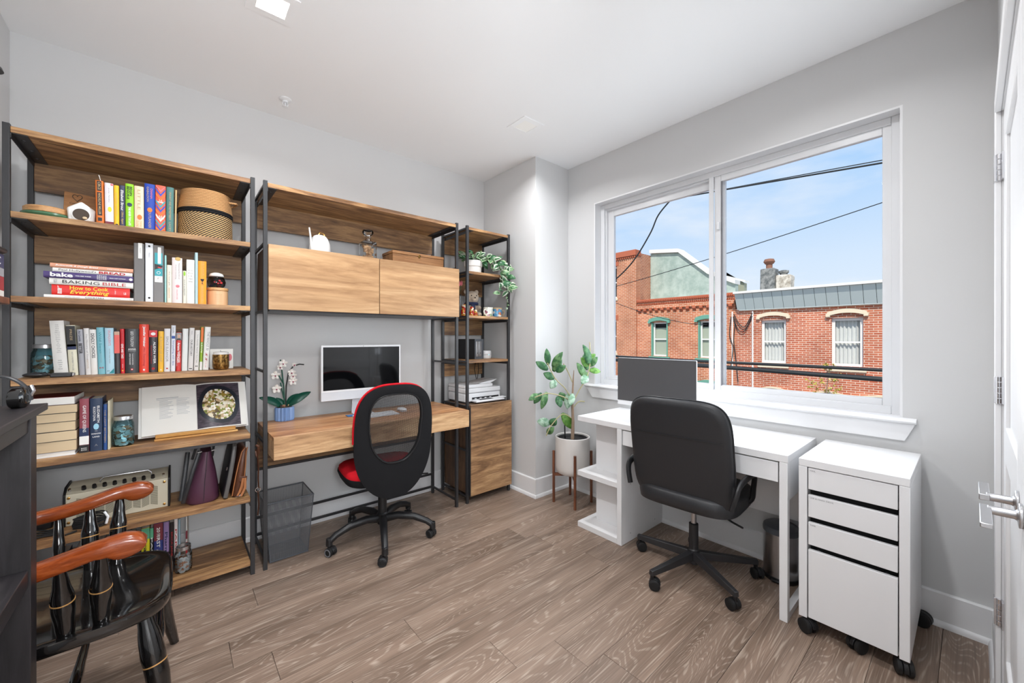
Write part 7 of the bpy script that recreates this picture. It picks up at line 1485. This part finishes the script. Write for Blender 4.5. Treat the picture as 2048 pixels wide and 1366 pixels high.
gd = bx('street', 2.9, 40, -20, 40, GZ-0.1, GZ, 'asphalt', None, 0); gd['kind'] = 'structure'
def arch_prism(mb, y0, y1, z0, rise, th, d0, d1, n=10, ears=0.0):
    """segmental arch band from y0 to y1 springing at z0"""
    lo, hi = [], []
    for k in range(n+1):
        u = k/n; y = y0+(y1-y0)*u; z = z0+rise*(1-(2*u-1)**2); lo.append((y, z)); hi.append((y, z+th))
    for k in range(n): mb.hexa([(d0, *lo[k]), (d0, *lo[k+1]), (d0, *hi[k+1]), (d0, *hi[k])], [(d1, *lo[k]), (d1, *lo[k+1]), (d1, *hi[k+1]), (d1, *hi[k])])
    return mb
def sash_window(par, y0, y1, z0, z1, frame_m, inner, fw=0.07, curtain=None, surround=None):
    """double-hung window filling an opening; the frame sits back in the wall"""
    wn_ = MB(); x = FX+0.10
    wn_.box(x, x+0.06, y0, y0+fw, z0, z1); wn_.box(x, x+0.06, y1-fw, y1, z0, z1); wn_.box(x, x+0.06, y0+fw, y1-fw, z0, z0+fw); wn_.box(x, x+0.06, y0+fw, y1-fw, z1-fw, z1)
    zm = (z0+z1)/2; wn_.box(x+0.01, x+0.05, y0+fw, y1-fw, zm-0.025, zm+0.025)
    w_ = wn_.build('window', frame_m, par, bevel=0)
    for a, b in ((z0+fw, zm-0.025), (zm+0.025, z1-fw)): bx('pane', x+0.035, x+0.045, y0+fw, y1-fw, a, b, 'window_glass', w_, 0)
    if curtain == 'shade':
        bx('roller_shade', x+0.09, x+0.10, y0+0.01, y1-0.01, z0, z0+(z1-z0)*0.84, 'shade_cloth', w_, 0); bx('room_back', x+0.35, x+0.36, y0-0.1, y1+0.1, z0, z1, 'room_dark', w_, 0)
    elif curtain == 'drape':
        mb = MB(); n = 44; rows = []
        for z in (z0, z1): rows.append([mb.bm.verts.new((x+0.13+0.030*math.sin(k*1.1)+0.012*math.sin(k*0.37), y0+(y1-y0)*k/n, z)) for k in range(n+1)])
        for k in range(n): mb.bm.faces.new((rows[0][k], rows[0][k+1], rows[1][k+1], rows[1][k]))
        mb.build('curtain', 'curtain_cloth', w_, angle=80)
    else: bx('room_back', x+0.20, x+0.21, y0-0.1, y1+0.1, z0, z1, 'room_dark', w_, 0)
    return w_
# right house
hr = thing('brick_house', 'red brick rowhouse with slanted grey metal cornice and two white windows', 'building', (FX, 2.0, GZ))
W1, W2 = (4.303, 5.094, 0.373, 1.93), (2.241, 3.038, 0.359, 1.93); L1 = [(4.22, 5.16, -2.3, -0.75), (2.55, 3.50, -2.3, -0.75), (0.95, 1.80, -2.3, -0.75), (0.2, 1.0, 0.36, 1.93)]
MB().grid_wall('x', FX, FX+0.30, -2.5, 5.96, GZ, 2.40, [W1, W2, L1[3]]).build('wall', 'brick_red', hr)
bx('party_wall', FX+0.30, FX+8, 5.7, 5.96, GZ, 2.6, 'brick_red', hr, 0); bx('roof', FX+0.30, FX+8, -2.5, 5.96, 2.60, 2.72, 'roof_cap', hr, 0)
for w_ in (W1, W2, L1[3]):
    sash_window(hr, w_[0], w_[1], w_[2], w_[3], 'white_paint', None, 0.085, 'drape')
    bx('window_sill', FX-0.08, FX+0.10, w_[0]-0.09, w_[1]+0.09, w_[2]-0.17, w_[2]-0.03, 'cream_stone', hr, 0.01)
    arch_prism(MB(), w_[0]-0.005, w_[1]+0.005, 1.925, 0.085, 0.05, FX+0.02, FX+0.12).build('arch_infill', 'white_paint', hr)
    lint = arch_prism(MB(), w_[0]-0.10, w_[1]+0.10, 1.995, 0.10, 0.13, FX-0.09, FX+0.05); lint.box(FX-0.098, FX+0.045, w_[0]-0.13, w_[0]-0.02, 1.975, 2.07); lint.box(FX-0.098, FX+0.045, w_[1]+0.02, w_[1]+0.13, 1.975, 2.07); lint.build('lintel', 'cream_stone', hr)
for y0, y1 in ((4.18, 5.24), (2.52, 3.72), (0.9, 2.55)):
    arch_prism(MB(), y0, y1, -0.66, 0.12, 0.05, FX-0.10, FX+0.02).build('lower_lintel', 'cream_stone', hr)
ys = [5.86-0.305*k for k in range(28)]
for a, b in zip(ys, ys[1:]):                                # slanted cornice of separate metal panels
    MB().hexa([(FX-0.40, a, 2.93), (FX-0.40, b+0.012, 2.93), (FX-0.12, b+0.012-0.0, 2.345), (FX-0.12, a, 2.345)], [(FX-0.36, a, 2.93), (FX-0.36, b+0.012, 2.93), (FX-0.08, b+0.012, 2.345), (FX-0.08, a, 2.345)]).build('cornice_panel', 'metal_panel', hr)
bx('cornice_backing', FX-0.075, FX+0.30, -2.5, 5.86, 2.36, 2.93, 'shadow_gap', hr, 0)
bx('cornice_cap', FX-0.46, FX+0.35, -2.5, 5.90, 2.935, 3.02, 'roof_cap', hr, 0.01)
bx('soffit', FX-0.12, FX+0.02, -2.5, 5.80, 2.325, 2.345, 'metal_panel', hr, 0)
ch = thing('stone_chimney', 'rough grey stone chimney with rusty cowl on the right house', 'chimney', (FX+1.5, 5.2, 2.72))
for z0, z1, r_2 in ((2.725, 4.02, 0.30),): MB().hexa([(FX+1.2, 4.98, z0), (FX+1.2, 5.52, z0), (FX+1.75, 5.52, z0), (FX+1.75, 4.98, z0)], [(FX+1.2, 5.0, z1), (FX+1.2, 5.50, z1), (FX+1.75, 5.50, z1), (FX+1.75, 5.0, z1)]).build('stack', 'stone_grey', ch, bevel=0.05)
MB().lathe((FX+1.45, 5.25, 4.0), [(0.14, 0), (0.11, 0.06), (0.11, 0.20), (0.15, 0.22), (0.20, 0.30), (0.16, 0.40), (0.02, 0.43)], 16).build('cowl', 'rust', ch)
ch = thing('whitewashed_chimney', 'whitewashed chimney with a squat metal pot on the right house', 'chimney', (FX+1.5, 4.7, 2.72))
MB().hexa([(FX+1.2, 4.52, 2.725), (FX+1.2, 4.975, 2.725), (FX+1.75, 4.975, 2.725), (FX+1.75, 4.52, 2.725)], [(FX+1.2, 4.46, 3.70), (FX+1.2, 4.975, 3.72), (FX+1.75, 4.975, 3.72), (FX+1.75, 4.46, 3.70)]).build('stack', 'stone_pale', ch, bevel=0.06)
MB().lathe((FX+1.45, 4.76, 3.68), [(0.13, 0), (0.13, 0.10), (0.17, 0.12), (0.17, 0.20), (0.10, 0.22)], 16).build('pot', 'stone_grey', ch)
# conduits and cables on the wall
cd = thing('service_conduits', 'two white conduit pipes with looping cables on the brick wall', 'conduit', (FX, 5.75, GZ))
for y, z1 in ((6.06, 2.30), (5.354, 2.29)): MB().tube([(FX-0.05, y, GZ+0.1), (FX-0.05, y, z1)], 0.028, 8).build('conduit', 'white_paint', cd)
for pts in ([(6.0, 2.2), (5.80, 1.80), (5.60, 1.72), (5.354, 2.22)], [(6.02, 2.1), (5.85, 1.60), (5.62, 1.55), (5.36, 2.1)], [(6.1, 2.1), (6.15, 1.4), (6.03, 0.9), (6.1, 0.2)], [(5.95, 1.9), (6.0, 1.2), (5.93, 0.5), (5.85, -0.4)]):
    MB().tube(catmull([Vector((FX-0.07, y, z)) for y, z in pts], 6), 0.016, 6).build('cable', 'cable_black', cd)
# middle house
hm_ = thing('brick_house', 'orange brick rowhouse with green window hoods and corbelled top', 'building', (FX, 8.0, GZ))
A1, A2 = (8.715, 9.503, 0.47, 1.98), (6.60, 7.394, 0.47, 1.98)
MB().grid_wall('x', FX, FX+0.30, 5.965, 10.245, GZ, 2.90, [A1, A2]).build('wall', 'brick_orange', hm_)
bx('parapet', FX-0.03, FX+0.30, 5.965, 10.245, 2.905, 3.05, 'brick_dark_red', hm_, 0.005)
dn = MB()
for k in range(52): y = 6.0+k*0.081; dn.box(FX-0.075, FX-0.001, y, y+0.042, 2.78, 2.84); dn.box(FX-0.10, FX-0.031, y+0.040, y+0.078, 2.93, 2.985)
dn.build('dentil_course', 'brick_dark_red', hm_, kind='stuff')
for k in range(15): y = 6.06+k*0.282; MB().hexa([(FX-0.10, y, 2.52), (FX-0.10, y+0.13, 2.52), (FX-0.10, y+0.13, 2.60), (FX-0.10, y, 2.60)], [(FX-0.001, y, 2.44), (FX-0.001, y+0.13, 2.44), (FX-0.001, y+0.13, 2.60), (FX-0.001, y, 2.60)]).build('corbel', 'brick_dark_red', hm_)
bx('string_course', FX-0.08, FX-0.001, 5.97, 10.24, 2.60, 2.76, 'brick_orange', hm_, 0.004)
bx('roof', FX+0.30, FX+8, 5.965, 10.245, 2.75, 2.85, 'roof_cap', hm_, 0)
for w_ in (A1, A2):
    sash_window(hm_, w_[0]+0.06, w_[1]-0.06, w_[2], w_[3], 'white_paint', None, 0.06, 'shade')
    for a, b in ((w_[0], w_[0]+0.06), (w_[1]-0.06, w_[1])): bx('green_jamb', FX-0.015, FX+0.16, a, b, w_[2], w_[3], 'verdigris', hm_, 0)
    hd_ = arch_prism(MB(), w_[0]-0.09, w_[1]+0.09, 1.96, 0.10, 0.16, FX-0.10, FX+0.06); hd_.box(FX-0.108, FX+0.055, w_[0]-0.12, w_[0]-0.01, 1.94, 2.05); hd_.box(FX-0.108, FX+0.055, w_[1]+0.01, w_[1]+0.12, 1.94, 2.05); hd_.build('window_hood', 'verdigris', hm_)
    bx('window_sill', FX-0.09, FX+0.10, w_[0]-0.10, w_[1]+0.10, w_[2]-0.16, w_[2]-0.02, 'verdigris', hm_, 0.008)
    arch_prism(MB(), w_[0]-0.10, w_[1]+0.05, -0.66, 0.10, 0.14, FX-0.10, FX-0.001).build('lower_hood', 'verdigris', hm_)
# stucco gable behind the middle house
sg = thing('stucco_gable', 'grey-green stucco gable wall with white roof edge behind the middle house', 'building', (FX+1.2, 8.0, 2.85))
gx = FX+1.2; s_ = gx/FX
gp = [(10.24, 2.86), (10.24, 5.38), (8.208*s_, 5.20), (6.985*s_, 4.05), (6.40, 3.55), (6.40, 2.86)]
MB().prism(gp, gx, gx+0.3, 'yz').build('wall', 'stucco_grey', sg)
e_ = [(10.24, 5.40), (8.208*s_, 5.22), (6.985*s_, 4.07), (6.38, 3.52)]
for (ya, za), (yb, zb) in zip(e_, e_[1:]): MB().hexa([(gx-0.12, ya, za), (gx-0.12, yb, zb), (gx-0.12, yb, zb+0.17), (gx-0.12, ya, za+0.17)], [(gx+0.45, ya, za), (gx+0.45, yb, zb), (gx+0.45, yb, zb+0.17), (gx+0.45, ya, za+0.17)]).build('roof_edge', 'roof_cap', sg)
so = thing('olive_stucco_wall', 'small olive stucco wall beyond the right house roof', 'building', (FX+3.0, 7.0, 2.85))
gx2 = FX+3.0; s2 = gx2/FX
MB().prism([(7.6, 2.86), (7.6, 4.45), (6.438*s2, 4.13), (5.654*s2, 3.76), (5.654*s2, 2.86)], gx2, gx2+0.3, 'yz').build('wall', 'stucco_olive', so); 
for (ya, za), (yb, zb) in (((7.62, 4.45), (6.438*s2, 4.14)), ((6.438*s2, 4.14), (5.60*s2, 3.77))): MB().hexa([(gx2-0.1, ya, za), (gx2-0.1, yb, zb), (gx2-0.1, yb, zb+0.10), (gx2-0.1, ya, za+0.10)], [(gx2+0.45, ya, za), (gx2+0.45, yb, zb), (gx2+0.45, yb, zb+0.10), (gx2+0.45, ya, za+0.10)]).build('roof_edge', 'roof_cap', so)
# tall house at the left
ht = thing('tall_brick_house', 'taller brick rowhouse at the left edge of the window view', 'building', (FX, 12, GZ))
T1, T2 = (11.306, 12.15, 3.229, 4.79), (11.329, 12.17, 0.565, 2.16)
MB().grid_wall('x', FX-0.06, FX+0.30, 10.25, 15.5, GZ, 5.15, [T1, T2]).build('wall', 'brick_tall', ht)
bx('side_wall', FX+0.30, FX+8, 10.25, 10.55, GZ, 5.30, 'brick_side', ht, 0)
bx('parapet', FX-0.16, FX+0.32, 10.22, 15.5, 5.155, 5.42, 'brick_dark_red', ht, 0.01)
dn = MB()
for k in range(24): dn.box(FX-0.13, FX-0.061, 10.27+k*0.11, 10.33+k*0.11, 5.06, 5.15)
dn.build('dentil_course', 'brick_dark_red', ht, kind='stuff')
for w_ in (T1, T2):
    sash_window(ht, w_[0], w_[1], w_[2], w_[3], 'white_paint', None, 0.085, None); bx('window_sill', FX-0.10, FX+0.10, w_[0]-0.06, w_[1]+0.06, w_[2]-0.12, w_[2]-0.005, 'cream_stone', ht, 0.005)
    bx('soldier_course', FX-0.075, FX-0.061, w_[0]-0.10, w_[1]+0.1, w_[3]+0.005, w_[3]+0.23, 'brick_dark_red', ht, 0)
# overhead wires
def wire(name, lab, pts, r, m='cable_black', grp='overhead street wires'):
    P_ = catmull([Vector(p) for p in pts], 8); o = MB().tube(P_, r, 8).build(name, m); c = P_[len(P_)//2]
    o.data.transform(Matrix.Translation(-c)); o.location = c; return tag(o, lab, 'wire', grp)
wire('street_cable', 'upper of the two thick cables crossing low in the window view', [(7, -3.5, 0.80), (7, 0.733, 0.862), (7, 2.8, 0.874), (7, 4.92, 0.900), (7, 9, 0.98)], 0.022)
wire('street_cable', 'lower and thickest cable crossing low in the window view', [(6.96, -3.5, 0.66), (6.96, 0.729, 0.744), (6.96, 2.8, 0.795), (6.96, 4.89, 0.828), (6.96, 9, 0.87)], 0.033)
wire('power_line', 'upper power line crossing the sky in the window', [(9, -3, 3.80), (9, 0.943, 4.205), (9, 3.2, 4.44), (9, 5.428, 4.666), (9, 9, 5.05)], 0.016)
wire('power_line', 'second strand twisted close to the upper power line', [(9.06, -3, 3.89), (9.06, 0.943, 4.27), (9.06, 3.2, 4.475), (9.06, 4.7, 4.615), (9.06, 9, 5.14)], 0.009)
wire('service_wire', 'thin wire slanting across the sky to the stucco gable', [(9, 0.0, 3.75), (9, 0.943, 3.552), (9, 3.2, 3.13), (9, 5.428, 2.771), (9, 7.5, 2.5)], 0.008)
wire('service_drop', 'black cable dropping from the upper power line at the left', [(8.9, 4.65, 4.52), (8.9, 4.95, 4.24), (8.9, 5.165, 3.84), (8.9, 5.64, 3.23), (8.9, 6.24, 2.785), (8.9, 6.9, 2.5)], 0.017)
wire('service_wire', 'thin sagging wire in front of the orange brick house', [(9.3, 7.4, 2.64), (9.3, 6.52, 2.285), (9.3, 5.47, 1.90), (9.3, 4.54, 1.653), (9.6, 4.1, 1.60)], 0.007)
# twiggy street shrub
tt = thing('street_sapling', 'small twiggy yellow-green sapling against the red brick wall', 'sapling', (FX-0.9, 3.02, GZ))
tb = Vector((FX-0.9, 3.02, GZ)); rn = random.Random(5)
MB().tube([tb, tb+Vector((0, 0.03, 1.8)), tb+Vector((0, -0.02, 3.2)), tb+Vector((0, -0.1, 4.1))], [0.03, 0.024, 0.016, 0.006], 8).build('trunk', 'bark', tt)
leaf_mat('leaf_autumn', (150, 156, 66), (206, 180, 96))
lv = MB()
for k in range(16):
    z = 2.75+k*0.085; b0 = tb+Vector((0, 0.0, z)); d = Vector((rn.uniform(-0.2, 0.2), rn.uniform(-0.55, 0.55), rn.uniform(0.15, 0.5)))*(1.1-0.03*k)
    MB().tube([b0, b0+d*0.5+Vector((0, 0, 0.03)), b0+d], [0.008, 0.006, 0.003], 5).build('branch', 'bark', tt)
    for q in range(14):
        c = b0+d*rn.uniform(0.4, 1.05); s2_ = Vector((rn.uniform(-1, 1), rn.uniform(-1, 1), rn.uniform(-1, 1))).normalized()*0.085; t2 = s2_.orthogonal().normalized()*0.030
        lv.quad([c, c+s2_*0.5+t2, c+s2_, c+s2_*0.5-t2])
lv.build('foliage', 'leaf_autumn', tt, kind='stuff')
